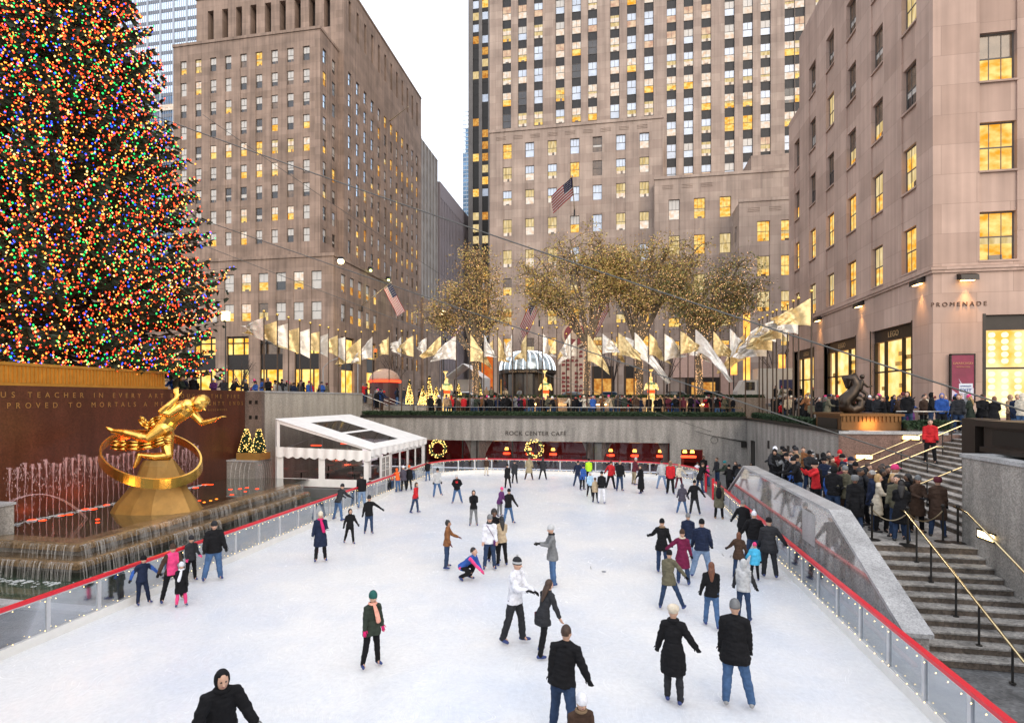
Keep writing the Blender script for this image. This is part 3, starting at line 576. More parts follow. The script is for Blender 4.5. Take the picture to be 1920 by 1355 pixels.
# cafe interior behind the north wall
cf = thing('lit_cafe', 'red-lit cafe behind tall glass under the far wall', 'cafe', (-6, YN+.3, 0))
x0c, x1c = oY(795, YN).x-6, XE
g = MB(); g.quad((x0c, YN+.3, 0.02), (x1c, YN+.3, .02), (x1c, YN+7, .02), (x0c, YN+7, .02), 0); g.quad((x0c, YN+7, 0), (x1c, YN+7, 0), (x1c, YN+7, 2.6), (x0c, YN+7, 2.6), 1)
g.quad((x0c, YN+.3, 2.6), (x0c, YN+7, 2.6), (x1c, YN+7, 2.6), (x1c, YN+.3, 2.6), 0); g.build('room', [mat('cafe_dark', (.05, .02, .02), .5), mat('cafe_red', (.3, .03, .03), .6)], cf)
g = MB(); g.quad((x0c, YN+.22, 0), (oY(1256, YN).x, YN+.22, 0), (oY(1256, YN).x, YN+.22, 2.25), (x0c, YN+.22, 2.25)); g.build('glass', glass('cafe_glass', (.8, .66, .66), .25), cf)
for px_ in (797, 866, 893, 1004, 1114, 1140, 1256, 1100, 960): g = MB(); x = oY(px_, YN).x; g.box(x-.05, YN+.16, 0, x+.05, YN+.28, 2.25); g.build('mullion', DARK, cf)
CUR = mat('curtain', (.30, .33, .29), .8, var=.35, scale=9, stretch=(3, 3, .15))
for a, b, s in ((868, 890, 1), (893, 922, -1), (1090, 1112, 1), (1116, 1150, -1), (1234, 1254, 1)):
    g = MB(); xa_, xb_ = oY(a, YN).x, oY(b, YN).x; k = 12
    for i in range(k):
        u0, u1 = i/k, (i+1)/k
        def cpt(u, z): q = 1-.55*math.sin(min(1, (2.2-z)/1.6)*pi*.5)*(1-.0); x = (xa_+(xb_-xa_)*(u*q if s < 0 else 1-(1-u)*q)); return (x, YN+.5+.05*sin(u*40), z)
        for j in range(6): g.quad(cpt(u0, j*.37), cpt(u1, j*.37), cpt(u1, j*.37+.37), cpt(u0, j*.37+.37))
    g.build('curtain', CUR, cf)
g = MB(); xa_, xb_ = oY(880, YN).x, oY(895, YN).x; g.box(xa_, YN+.45, 0, xb_, YN+.7, 2.2); xa_, xb_ = oY(1114, YN).x, oY(1128, YN).x; g.box(xa_, YN+.45, 0, xb_, YN+.7, 2.2); g.build('pillar', mat('pillar_green', (.25, .36, .33), .4), cf)
LR = emit('cafe_lamp_red', (1, .06, .02), 4); LY = emit('cafe_lamp_yellow', (1, .5, .08), 5)
for px_ in (950, 993, 1037, 1145, 1190, 1238, 1284, 1298): x = oY(px_, YN+2).x; g = MB(); g.lathe((x, YN+2, 1.32), [(.17, 0), (.12, .2)], 10); o = g.build('lamp_shade', LY, cf); g = MB(); g.lathe((x, YN+2, .95), [(.3, 0), (.3, .14)], 10); g.build('red_glow', LR, cf)
g = MB()
for px_ in (945, 1040, 1085, 1190, 1238, 800, 935): x = oY(px_, YN+1).x; g.box(x-.4, YN+1, 2.1, x+.4, YN+1.1, 2.16)
g.build('ceiling_lamp', LITO, cf)
g = MB()
for i in range(14): x = x0c+1+i*1.9; g.lathe((x, YN+2.4, 0), [(.4, .72), (.4, .76)], 10); g.box(x-.05, YN+2.35, 0, x+.05, YN+2.45, .72); g.box(x+.5, YN+2.2, 0, x+.85, YN+2.6, .9)
g.build('table', mat('cafe_wood', (.12, .03, .02), .5), cf)
a = area('cafe_light', (-5, YN+3, 2.3), 90, (1, .16, .08), 4); a.data.shape = 'RECTANGLE'; a.data.size_y = 2; a.data.size = 24; a.parent = cf; a.location = (1, 2.7, 2.3)
for px_, lb in ((823, 'lit round wreath hanging in the cafe window beside the tent'), (1003, 'lit round wreath hanging in the cafe window under the lettering')):
    t = thing('wreath', lb, 'wreath', oY(px_, YN+.35, 840), 0, 'lit wreaths in the cafe windows'); g = MB(); h = MB(); q = random.Random(px_)
    pts = [(.62*cos(a_*pi/12), 0, .62*sin(a_*pi/12)) for a_ in range(25)]; g.tube(pts, .11, 6)
    for i in range(110): a_ = q.random()*2*pi; rr = .62+q.uniform(-.15, .15); h.octa((rr*cos(a_), q.uniform(-.16, .05), rr*sin(a_)), .035)
    g.build('greenery', mat('wreath_green', (.03, .06, .02), .8)).parent = t; h.build('string_lights', emit('warm_bulb', (1, .6, .16), 4.5, nosample=True)).parent = t; t.location.y = YN+.12-.02; 
# ---------------- ice
def icemat():
    m, N, L, o = nt('ice'); p = N.new('ShaderNodeBsdfPrincipled'); L.new(p.outputs[0], o.inputs[0]); p.inputs['Roughness'].default_value = .3
    g = N.new('ShaderNodeNewGeometry')
    a = N.new('ShaderNodeTexNoise'); a.inputs['Scale'].default_value = .22; a.inputs['Detail'].default_value = 8; a.inputs['Roughness'].default_value = .6; L.new(g.outputs['Position'], a.inputs['Vector'])
    r_ = N.new('ShaderNodeValToRGB'); E = r_.color_ramp.elements; E[0].position = .36; E[0].color = (.61, .655, .725, 1); E[1].position = .58; E[1].color = (.76, .765, .76, 1); L.new(a.outputs[0], r_.inputs[0])
    # skate scratches: stretched, warped noise lines
    fz = N.new('ShaderNodeTexNoise'); fz.inputs['Scale'].default_value = 9; fz.inputs['Detail'].default_value = 10; fz.inputs['Roughness'].default_value = .75; L.new(g.outputs['Position'], fz.inputs['Vector'])
    fm = N.new('ShaderNodeMapRange'); fm.inputs[1].default_value = .3; fm.inputs[2].default_value = .7; fm.inputs[3].default_value = .88; fm.inputs[4].default_value = 1.08; L.new(fz.outputs[0], fm.inputs[0]); fx = N.new('ShaderNodeVectorMath'); fx.operation = 'SCALE'; L.new(r_.outputs[0], fx.inputs[0]); L.new(fm.outputs[0], fx.inputs['Scale'])
    hs = []; wz = N.new('ShaderNodeTexNoise'); wz.inputs['Scale'].default_value = .35; L.new(g.outputs['Position'], wz.inputs['Vector'])
    ws = N.new('ShaderNodeVectorMath'); ws.operation = 'SCALE'; ws.inputs['Scale'].default_value = 5; L.new(wz.outputs['Color'], ws.inputs[0]); wv = N.new('ShaderNodeVectorMath'); L.new(g.outputs['Position'], wv.inputs[0]); L.new(ws.outputs[0], wv.inputs[1])
    for ang, sc in ((.5, 26), (-.75, 31), (1.9, 28), (.05, 30), (1.2, 24)):
        mp = N.new('ShaderNodeMapping'); mp.inputs['Rotation'].default_value = (0, 0, ang); mp.inputs['Scale'].default_value = (sc, .3, 1); L.new(wv.outputs[0], mp.inputs[0])
        z = N.new('ShaderNodeTexNoise'); z.inputs['Scale'].default_value = 3; z.inputs['Detail'].default_value = 2; z.inputs['Distortion'].default_value = .8; L.new(mp.outputs[0], z.inputs['Vector'])
        s = N.new('ShaderNodeMapRange'); s.inputs[1].default_value = .6; s.inputs[2].default_value = .74; L.new(z.outputs[0], s.inputs[0]); hs.append(s)
    ad = N.new('ShaderNodeMath'); L.new(hs[0].outputs[0], ad.inputs[0]); L.new(hs[1].outputs[0], ad.inputs[1]); ad2 = N.new('ShaderNodeMath'); L.new(ad.outputs[0], ad2.inputs[0]); L.new(hs[2].outputs[0], ad2.inputs[1])
    for h_ in hs[3:]: a3 = N.new('ShaderNodeMath'); L.new(ad2.outputs[0], a3.inputs[0]); L.new(h_.outputs[0], a3.inputs[1]); ad2 = a3
    mx = N.new('ShaderNodeMix'); mx.data_type = 'RGBA'; mf = N.new('ShaderNodeMath'); mf.operation = 'MULTIPLY'; mf.inputs[1].default_value = .16; mf.use_clamp = True; L.new(ad2.outputs[0], mf.inputs[0]); L.new(mf.outputs[0], mx.inputs[0])
    L.new(fx.outputs[0], mx.inputs[6]); mx.inputs[7].default_value = (.8, .81, .83, 1); L.new(mx.outputs[2], p.inputs['Base Color'])
    ra = N.new('ShaderNodeMapRange'); ra.inputs[3].default_value = .22; ra.inputs[4].default_value = .6; L.new(mf.outputs[0], ra.inputs[0]); z = N.new('ShaderNodeTexNoise'); z.inputs['Scale'].default_value = 1.2; z.inputs['Detail'].default_value = 6; L.new(g.outputs['Position'], z.inputs['Vector'])
    L.new(ra.outputs[0], p.inputs['Roughness'])
    b = N.new('ShaderNodeBump'); b.inputs['Strength'].default_value = .25; b.inputs['Distance'].default_value = .01; L.new(ad2.outputs[0], b.inputs['Height']); L.new(b.outputs[0], p.inputs['Normal'])
    return m
XI0, XI1, YI0, YI1, CR = -12.73, 5.39, 4.0, 40.6, 4.2
def rinkpath(inset=0, s=None):
    P = []
    def arc(cx, cy, a0, a1, k=10):
        for i in range(k+1): a = a0+(a1-a0)*i/k; P.append((cx+(CR-inset)*cos(a), cy+(CR-inset)*sin(a)))
    arc(XI0+CR, YI0+CR, pi*1.5, pi); arc(XI0+CR, YI1-CR, pi, pi/2); arc(XI1-CR, YI1-CR, pi/2, 0); arc(XI1-CR, YI0+CR, 0, -pi/2); return P
P = rinkpath(.05); g = MB(); g.v = [(x, y, 0.0) for x, y in P]; g.f = [tuple(range(len(P)))[::-1]]; g.m = [0]; struct(g, 'ice', icemat())
# ---------------- rink barrier
bar = thing('rink_barrier', 'clear panelled barrier with red top rail around the ice', 'barrier', (XI0, 20, 0))
WHT = mat('white_board', (.72, .71, .68), .4, var=.06); ALU = mat('aluminium_post', (.55, .56, .58), .35, .5); RED = mat('red_rail', (.60, .012, .03), .35, var=.05)
PNL = glass('clear_panel', (.74, .76, .79), .35, .08); BULB = emit('string_bulb', (1, .72, .3), 4, nosample=True)
path = rinkpath(0)
# resample into panels
def resample(P, step):
    out = [V(P[0])]; acc = 0
    for a, b in zip(P, P[1:]):
        a, b = V(a), V(b); d = (b-a).length; t = step-acc
        while t <= d: out.append(a+(b-a)*(t/d)); t += step
        acc = (acc+d) % step if d >= (step-acc) else acc+d
    return out
GA = (32.0, 34.2)
def in_gap(p): return p.x > XI1-.3 and GA[0] < p.y < GA[1]
pp = resample(path, 1.28); Z3 = V((0, 0, 1))
runs = []; bulbs = []
def slab(mb, a, b, z0, z1, t0, t1, m=0):
    d = (b-a).normalized(); n_ = V((d.y, -d.x)) if True else 0
    q = [a-n_*t0, b-n_*t0, b+n_*t1, a+n_*t1]; mb.prism([(p.x, p.y, z0) for p in q], (0, 0, z1-z0), m)
newrun = True
for a, b in zip(pp, pp[1:]):
    if in_gap(a) or in_gap(b): newrun = True; continue
    if newrun: runs.append([MB() for _ in range(4)]); newrun = False
    rail, kick, fr_, fr2 = runs[-1]
    d = (b-a).normalized(); e = d*.0
    slab(rail, a, b, 1.0, 1.07, .06, .06); slab(kick, a, b, 0.0, .2, .05, .05); slab(fr_, a+d*.05, b-d*.05, .2, .235, .025, .025); slab(fr2, a+d*.05, b-d*.05, .96, .999, .025, .025)
    g = MB(); slab(g, a+d*.045, b-d*.045, .236, .959, .008, .008); g.build('panel', PNL, bar)
    g = MB(); slab(g, a-d*.045, a+d*.045, .2, 1.0, .035, .035); g.build('post', ALU, bar)
    nn_ = V((-d.y, d.x))
    for q in (.1, .37, .64, .91):
        c = a+(b-a)*q+nn_*-.075
        for z in (.93, .26): bulbs.append((c.x, c.y, z+rnd.uniform(-.02, .02)))
for rn in runs: rn[0].build('top_rail', RED, bar); rn[1].build('kick_board', WHT, bar); rn[2].build('bottom_frame', ALU, bar); rn[3].build('top_frame', ALU, bar)
g = MB(); g.box(XI1-.06, GA[0]-.1, 0, XI1+.06, GA[0]+.02, 1.15); g.build('gate_post', RED, bar); g = MB(); g.box(XI1-.06, GA[1]+.15, 0, XI1+.06, GA[1]+.27, 1.15); g.build('gate_post', RED, bar)
bulbs.sort(key=lambda p: depth(p) if 8 < depth(p) else 999); bm = MB(); bm.octa((0, 0, 0), .014); bme = bm.mesh('string_bulb', BULB)
for p in bulbs[:100]: link(bme, 'string_bulb', bar, V(p)-off(bar))
g = MB(); [g.octa(p, .016) for p in bulbs[100:]]; g.build('string_bulb', BULB, bar, kind='stuff')
# ---------------- stair block at right
TREAD = granite('granite_tread', (.30, .28, .255), .6, .35, .5, 20); RISER = granite('granite_riser', (.115, .09, .07), .75, .35, .5, 20)
st = thing('granite_stairs', 'granite stairs with landing beside the rink at right', 'stairs', (7.8, 16, 0))
X0s, X1s = 6.25, 9.19; zl = 1.65; YL0, YL1 = 16.16, 27.0
g = MB(); g.box(X0s, YL0, 0, XE+.1, YL1, zl)
tg = MB(); tg.box(X0s, YL0-.02, zl-.0, XE+.09, YL1+.02, zl+.012)
for k in range(1, 12):
    z = zl-.15*k; y = YL0-.33*k
    if z > .01: g.box(X0s, y, -.02, X1s, y+.33, z-.035); tg.box(X0s+.001, y-.018, z-.035, X1s-.001, y+.33, z)
for k in range(1, 12):
    z = zl-.15*k; y = YL1+.33*(k-1)
    if z > .01: g.box(X0s, y, -.02, XE+.1, y+.33, z-.035); tg.box(X0s+.001, y, z-.035, XE+.098, y+.348, z)
g.build('lower_flight', RISER, st); tg.build('treads', TREAD, st)
g = MB(); tg = MB(); nst = 16; tr = (XST-9.65)/nst
for k in range(nst): x = 9.65+tr*k; z = zl+(4.0-zl)*(k+1)/nst; g.box(x, 16.8, .0, x+tr, 26.19, z-.035); tg.box(x-.018, 16.802, z-.035, x+tr, 26.188, z)
g.build('upper_flight', RISER, st); tg.build('treads', TREAD, st)
pw = thing('parapet_wall', 'polished granite parapet with sloping ends between rink and stairs', 'wall', (6, 21, 0))
prof = [(12.46, 0), (12.46, .78), (16.3, 2.42), (26.5, 2.42), (30.8, .35), (30.8, 0)]
g = MB(); g.prism([(5.82, y, z) for y, z in prof], (.42, 0, 0)); g.build('polished_face', GRANP, pw)
capz = [(12.4, .80), (16.37, 2.50), (26.5, 2.50), (30.9, .42)]; g = MB()
for (a, za), (b, zb) in zip(capz, capz[1:]): g.prism([(5.76, a, za-.09), (5.76, b, zb-.09), (5.76, b, zb), (5.76, a, za)], (.54, 0, 0))
g.build('cap', GRANC, pw)
g = MB(); g.box(5.815, 17.6, 1.15, 5.819, 18.7, 2.1); g.build('access_panel', GRANC, pw); 
g = MB(); g.box(5.70, 11.8, 0, 5.818, 30.8, .25); g.prism([(5.72, 12.0, .3), (5.72, 31, .3), (5.72, 31, .36), (5.72, 12.0, .36)], (.09, 0, 0), 1); g.build('plinth', [GRAN, mat('rail_reflection_strip', (.32, .14, .1), .5)], pw)  # brownish strip: the red rail's reflection put in as a coloured band
# handrails
BRASS = mat('brass', (.75, .60, .34), .22, 1., var=.05); POST = mat('rail_post', (.03, .028, .026), .5, .4)
def handrail(label, pts, posts):
    t = thing('handrail', label, 'handrail', pts[0]); g = MB(); g.tube(pts, .028, 8); g.build('rail', BRASS, t, True)
    for x, y, z0, z1 in posts: g = MB(); g.tube([(x, y, z0), (x, y, z1)], .022, 6); g.lathe((x, y, z0), [(.06, 0), (.06, .02)], 8); g.build('post', POST, t)
def zst(y): return max(0, zl-.15*math.ceil((YL0-y)/.33-1e-6)) if y < YL0 else zl
hx = 7.6; ry = lambda y: zl+.87-(16.3-y)*.4545
handrail('brass handrail down the middle of the lower stair flight', [(hx, 16.6, zl+.87), (hx, 16.3, zl+.87), (hx, 12.0, ry(12.0)), (hx, 11.85, ry(12.0)-.02)], [(hx, y, zst(y), ry(y)) for y in (15.75, 15.1, 14.1, 13.3, 12.3)])
handrail('brass handrail fixed to the granite wall of the lower flight', [(9.05, 16.9, zl+.95), (9.05, 16.3, zl+.9), (9.05, 10.8, ry(10.8)+.03)], [])
def urail(label, Y, xa_, xb_, pxs_):
    zz = lambda x: zl+.88+(x-9.65)*(4.0-zl)/(XST-9.65)
    handrail(label, [(xa_-.3, Y, zz(xa_)-.0), (xa_, Y, zz(xa_)), (xb_, Y, zz(xb_)), (xb_+.25, Y, zz(xb_)-.02)], [(x, Y, zz(x)-.93, zz(x)) for x in pxs_])
urail('brass handrail nearest the landing on the upper flight', 23.7, 9.4, 12.1, (9.5, 10.6, 11.8)); urail('long brass handrail in the middle of the upper flight', 25.0, 9.6, 14.1, (10.2, 11.5, 13.0, 14.0))
urail('brass handrail fixed to the reddish granite wall', 26.08, 9.5, 14.0, (13.9,)); urail('short brass handrail near the brown-coated woman', 20.5, 9.9, 11.6, (10.2, 11.3))
# stair lamps
SLM = emit('stair_lamp_glow', (1, .72, .3), 8)
for i, (p, rz, lb) in enumerate(((oY(1708, 26.17, 820), 0, 'lit slot lamp high on the reddish granite wall'), (oY(1620, 26.17, 856), 0, 'lit slot lamp low on the reddish granite wall'), (oX(1850, 9.19, 1004), -pi/2, 'lit slot lamp on the wall beside the lower flight'))):
    g = MB(); g.box(-.3 if i < 2 else -.28, -.04, -.08, .3 if i < 2 else .28, -.004, .08); t = thing('wall_lamp', lb, 'lamp', p, rz, 'slot lamps beside the stairs'); g.build('diffuser', SLM).parent = t
    g = MB(); g.box(-.36, -.03, .08, .36, -.002, .12); g.box(-.36, -.03, -.12, .36, -.002, -.08); g.build('frame', BLK).parent = t
# ================================================================ fountain, gilded statue, tent, Christmas tree
ft = thing('fountain', 'tiered granite fountain basin with water spilling over its two rims', 'fountain', (-18.5, 20, 0))
TIER = granite('fountain_granite', (.15, .10, .055), .18, .35, .35, 22); WATER = mat('pool_water', (.02, .035, .025), .06, var=.5, scale=2, bump=.6, bscale=2.2, coat=1)
XF, Y0f, Y1f = -16.2, 14.4, 26.8
def tier(x1, y0, y1, z0, z1, name):
    g = MB(); w = .75     # rounded bullnose slab along south and east rims
    sec = [(0, z0+.02), (.0, z1-.1), (-.03, z1-.03), (-.12, z1), (-w, z1-.02), (-w, z0+.02)]
    def ring(f): return [f(a, z) for a, z in sec]
    A = ring(lambda a, z: (-30, y0-a, z)); Bc = ring(lambda a, z: (x1+a, y0-a, z)); C = ring(lambda a, z: (x1+a, y1, z))
    for P_, Q in ((A, Bc), (Bc, C)):
        for i in range(len(sec)): j = (i+1) % len(sec); g.quad(P_[i], Q[i], Q[j], P_[j])
    g.f.append(tuple(len(g.v)+k for k in range(6))); g.v += C; g.m.append(0)
    g.build(name, TIER, ft)
tier(XF, Y0f, Y1f, .78, 1.02, 'upper_rim'); tier(XF+.35, Y0f-.35, Y1f+.3, .34, .58, 'lower_rim')
g = MB(); g.box(-30, Y0f+.35, -.02, XF-.35, Y1f, .78); g.box(XW, Y0f+.8, .78, XF-.76, Y1f, .9); g.build('basin', GRAN, ft)
g = MB(); g.quad((XW+.01, Y0f+.7, .985), (XF-.7, Y0f+.7, .985), (XF-.7, Y1f+2, .985), (XW+.01, Y1f+2, .985)); g.build('pool_water', WATER, ft)
g = MB(); g.quad((-30, 12.4, .03), (-13.25, 12.4, .03), (-13.25, 28.4, .03), (-30, 28.4, .03)); g.build('lower_pool_water', mat('green_water', (.05, .075, .05), .06, var=.4, scale=3, bump=.7, bscale=2.5, coat=1), ft)
g = MB(); g.box(-30, 12.0, -.02, -13.2, 12.4, .06); g.box(-13.25, 12.4, -.02, -13.05, 28.6, .06); g.build('lower_rim_stone', GRANC, ft)
# falling water strands
WF = mat('falling_water', (.55, .53, .50), .2, var=.3, alpha=.42, coat=1); g = MB(); q = random.Random(3)
def strand(x, y, z0, z1, ox, oy, w):
    k = 4; px = None
    for i in range(k+1):
        t = i/k; c = V((x+ox*t**.6, y+oy*t**.6, z0+(z1-z0)*t*t)); ww_ = w*(1-.3*t); s = V((-oy, ox, 0)).normalized()*ww_
        if px: g.quad(px[0], px[1], c+s, c-s)
        px = (c-s, c+s)
for i in range(1150):
    up = q.random() < .5; z1 = .98 if up else .55; zb = .57 if up else .05; x = XF+.01 if up else XF+.36; y = q.uniform(Y0f if up else Y0f-.3, Y1f)
    dens = noise.noise(V((y*.9, 5 if up else 0, 0)))
    if dens < -.12 and q.random() < .75: continue
    strand(x, y, z1+.02, zb, q.uniform(.05, .22), q.uniform(-.03, .03), q.uniform(.003, .010))
for i in range(420):
    up = q.random() < .4; z1 = .98 if up else .55; zb = .57 if up else .05; y = Y0f-.01 if up else Y0f-.36; x = q.uniform(-23, XF if up else XF+.3)
    strand(x, y, z1+.02, zb, q.uniform(-.03, .03), -q.uniform(.05, .2), q.uniform(.003, .010))
g.build('falling_water', WF, ft, kind='stuff')
FO = mat('foam', (.7, .72, .72), .6, alpha=.45, var=.3, scale=8); g = MB()
for i in range(900):
    y = q.uniform(Y0f-.6, Y1f+.3); x = XF+.55+q.gauss(.15, .14); r_ = q.uniform(.02, .09)
    g.lathe((x, y, .035), [(r_, 0), (r_*.4, .012)], 6, 0, False)
for i in range(260): x = q.uniform(-24, XF); y = Y0f-.55-abs(q.gauss(.1, .12)); r_ = q.uniform(.02, .08); g.lathe((x, y, .035), [(r_, 0), (r_*.4, .012)], 6, 0, False)
for i in range(500): y = q.uniform(16.0, 26); x = XW+.3+abs(q.gauss(.15, .18)); r_ = q.uniform(.02, .08); g.lathe((x, y, .99), [(r_, 0), (r_*.4, .012)], 6, 0, False)
g.build('foam', FO, ft, kind='stuff')
# wall jets
JET = mat('jet_water', (.72, .46, .48), .3, alpha=.28, var=.3, scale=6, coat=1)
for i in range(36):
    y = 16.4+i*.262; x = XW+.32
    if 21.8 < y < 22.3: continue
    h = 3.15+q.uniform(-.2, .12); g = MB(); g.tube([(x+q.uniform(-.02, .02), y+q.uniform(-.015, .015), 1+(h-1)*k/8) for k in range(9)], [.012]*6+[.018, .03, .05], 6)
    for k in range(60): zz = max(1.05, h-abs(q.gauss(0, .8))); g.octa((x+q.gauss(0, .05), y+q.gauss(0, .07), zz), q.uniform(.006, .016), h=3.5)
    g.build('water_jet', JET, ft)
for k, dx in enumerate((0, .35)):
    g = MB(); g.tube([V((XW+1.5+dx*.3, 15.3, 1.95))+V((0.5*t, 2.6*t, 1.5*t-2.6*t*t)) for t in [i/12 for i in range(13)]], [.013]*13, 6); g.build('water_arc', JET, ft)
UL = emit('underwater_lamp', (1, .05, .012), 3.2); UL2 = emit('amber_lamp', (1, .22, .02), 3.5)
for px_, py_, sz, mm in ((60, 974, .3, 0), (80, 975, .25, 0), (115, 966, .22, 0), (130, 964, .25, 0), (160, 954, .28, 0), (175, 954, .28, 0), (183, 973, .15, 0), (183, 979, .15, 0), (200, 946, .25, 0), (272, 957, .12, 0), (322, 944, .13, 0), (334, 941, .13, 0), (346, 939, .13, 0), (374, 938, .14, 0), (346, 950, .13, 1), (360, 947, .13, 1), (372, 944, .13, 1), (383, 941, .13, 1), (395, 938, .13, 1), (406, 935, .13, 1), (367, 914, .3, 0), (385, 908, .4, 0), (395, 908, .3, 0), (432, 917, .2, 0), (435, 927, .2, 0), (450, 916, .2, 0), (463, 914, .2, 0), (460, 921, .15, 0), (482, 916, .2, 0)):
    p = gz(px_, py_, .99); m_ = MB(); m_.lathe((p.x, p.y, .988), [(sz*.5, 0), (sz*.35, .015)], 10); m_.build('underwater_lamp', UL2 if mm else UL, ft)
for p, e in (((-19.3, 21.2, 1.15), 25), ((-17.4, 23.5, 1.15), 25), ((-20.6, 18.0, 1.1), 12)): a = area('fountain_light', p, e, (1, .12, .04), .5, (pi, 0, 0)); a.parent = ft; a.location = V(p)-off(ft)
def ledge(y0, y1, label):
    t = tag(MB().build('stone_block', GRAN), label, 'block'); g = MB(); g.box(XW+.002, y0, 0, -19.9, y1, 1.95); t.data = g.mesh('stone_block', GRAN); g = MB(); g.box(XW+.002, y0-.05, 1.95, -19.85, y1+.03, 2.03); g.build('capping', GRANC, t); return t
ledge(12, 15.4, 'granite block at the left picture edge with two arcs of water'); lb_ = ledge(28.2, 29.75, 'granite block under the lit planter beside the fountain')
g = MB()
for i in range(5): x = -21.2+i*.28; g.tube([(x, 28.15-.3*sin(t*1.4), 1.95-.95*t*t) for t in [k/6 for k in range(7)]], .012, 5)
for i in range(7): y = 28.3+i*.2; g.tube([(-19.85+.25*sin(t*1.4), y, 1.97-1.9*t*t) for t in [k/6 for k in range(7)]], .009, 5)
g.build('spilling_water', WF, ft)
# planters
WB = MATS['warm_bulb']
pl = thing('lit_planter', 'gilded planter box with two light-covered shrubs on the granite block', 'planter', (-20.3, 28.9, 2.03))
g = MB(); g.box(-21.2, 28.35, 2.03, -19.75, 29.4, 2.42); g.build('box', mat('planter_gilt', (.42, .24, .07), .4, .5), pl)
q = random.Random(9); g = MB(); h = MB()
for cx in (-20.95, -20.15):
    gg = MB()
    for i in range(900):
        zz = q.uniform(0, 1.3); rr = .42*(1-zz/1.75); a_ = q.random()*2*pi; rad = rr*sqrt(q.random()); c = V((cx+rad*cos(a_), 28.9+rad*sin(a_), 2.42+zz)); d = V((q.gauss(0, 1), q.gauss(0, 1), q.gauss(0, 1))).normalized()*.07; e = V((q.gauss(0, 1), q.gauss(0, 1), q.gauss(0, 1))).normalized()*.04
        gg.quad(c-d-e, c+d-e, c+d+e, c-d+e)
    gg.build('shrub', mat('dark_conifer', (.02, .045, .02), .8, var=.4, scale=5), pl)
    for i in range(120): zz = q.uniform(0, 1.35); rr = .45*(1-zz/1.75); a_ = q.random()*2*pi; h.octa((cx+rr*cos(a_), 28.9+rr*sin(a_), 2.42+zz), .024)
h.build('string_lights', WB, pl, kind='stuff')
gp = thing('bronze_planter', 'long ribbed golden planter glowing on top of the inscription wall', 'planter', (XW-.6, 20, 6))
g = MB(); g.box(-23.8, 10, 6.02, XW-.12, 23.9, 6.75); g.box(-23.9, 9.9, 6.75, XW-.02, 24.0, 6.86); g.box(-23.9, 9.9, 6.0, XW-.02, 24.0, 6.1)
for i in range(90): y = 10.1+i*.153; g.box(XW-.12, y, 6.12, XW-.07, y+.08, 6.73)
g.build('box', mat('gilt_ribbed', (.62, .33, .07), .3, .7), gp)
for i in range(6): a = area('planter_light', (XW+.5, 12+i*2.2, 6.1), 10, (1, .5, .12), .6, (0, R(-120), 0)); a.parent = gp; a.location = V(a.location)-off(gp)
# ---------------- gilded figure on a rock (plain generic statue)
GOLD = mat('gilt_bronze', (.86, .52, .12), .27, 1., var=.15, scale=1.5, bump=.12, bscale=6)
GOLD2 = mat('gilt_rock', (.27, .155, .04), .55, .5, var=.25, scale=1.2, bump=.3, bscale=4)
gs = thing('gilded_statue', 'gilded figure leaping over a rock inside a broad golden hoop', 'statue', gz(285, 957, .98))
SX, SY = gs.location.x, gs.location.y
FX = V((CT, ST, 0)); FD = V((-ST, CT, 0))     # right and away as the statue faces the rink
dS = depth(gs.location)
def sp(px_, py_, dd=0): return V(gs.location)+FX*((px_-285)/F*dS)+FD*dd+V((0, 0, (957-py_)/F*dS))
g = MB()   # faceted rock: lofted rings
rings = [((207, 378), 957, .95), ((219, 368), 940, .82), ((243, 352), 915, .6), ((256, 340), 893, .48), ((264, 334), 872, .4), ((270, 322), 862, .25)]
i0 = 0; nn = 14
for (a, b), y, dp in rings:
    c = sp((a+b)/2, y); hw = (b-a)/2/F*dS
    for k in range(nn): an = 2*pi*k/nn; w = 1+.10*noise.noise(V((k*1.3, y*.05, 1))); p = c+FX*hw*cos(an)*w+FD*dp*sin(an)*w; g.v.append(tuple(p))
for j in range(len(rings)-1):
    for k in range(nn): a = j*nn; g.f.append((a+k, a+(k+1) % nn, a+nn+(k+1) % nn, a+nn+k)); g.m.append(0)
g.f.append(tuple((len(rings)-1)*nn+k for k in range(nn))); g.m.append(0)
for (bx, top, w_, dz) in ((330, 856, 28, -.2), (285, 852, 30, .2)): 
    base = [sp(bx-w_, 905, dz-.3), sp(bx+w_, 905, dz-.3), sp(bx+w_, 905, dz+.35), sp(bx-w_, 905, dz+.35)]; tp = sp(bx-2, top, dz)
    for k in range(4): g.tri(base[k], base[(k+1) % 4], tp)
g.build('rock', GOLD2, gs)
# hoop: tilted flat ring
g = MB(); c0 = sp(285, 857); K = 56
A = (sp(375, 884)-sp(195, 830))/2; Bv = (sp(292, 888, -1.6)-sp(278, 823, 1.6))/2; nrm = A.cross(Bv).normalized()
def hp(a, o, r_=1.): return c0+A*cos(a)*r_+Bv*sin(a)*r_+nrm*o
for k in range(K):
    a, b = 2*pi*k/K, 2*pi*(k+1)/K
    for (o1, r1), (o2, r2) in (((-.2, .97), (.2, 1)), ((.2, 1), (.2, .96)), ((.2, .96), (-.2, .93)), ((-.2, .93), (-.2, .97))): g.quad(hp(a, o1, r1), hp(b, o1, r1), hp(b, o2, r2), hp(a, o2, r2))
g.build('hoop', GOLD, gs)
fig = MB()
def L_(pts, rad, flat=1.): fig.tube([sp(*p) for p in pts], [x*1.4 for x in rad], 12, rnd_end=True, flat=flat)
L_([(305, 806, 0), (322, 785, 0), (341, 768, 0), (352, 762, 0)], [.26, .25, .31, .24], .8)     # trunk
L_([(352, 766, 0), (360, 757, 0), (366, 750, 0)], [.13, .12, .12])
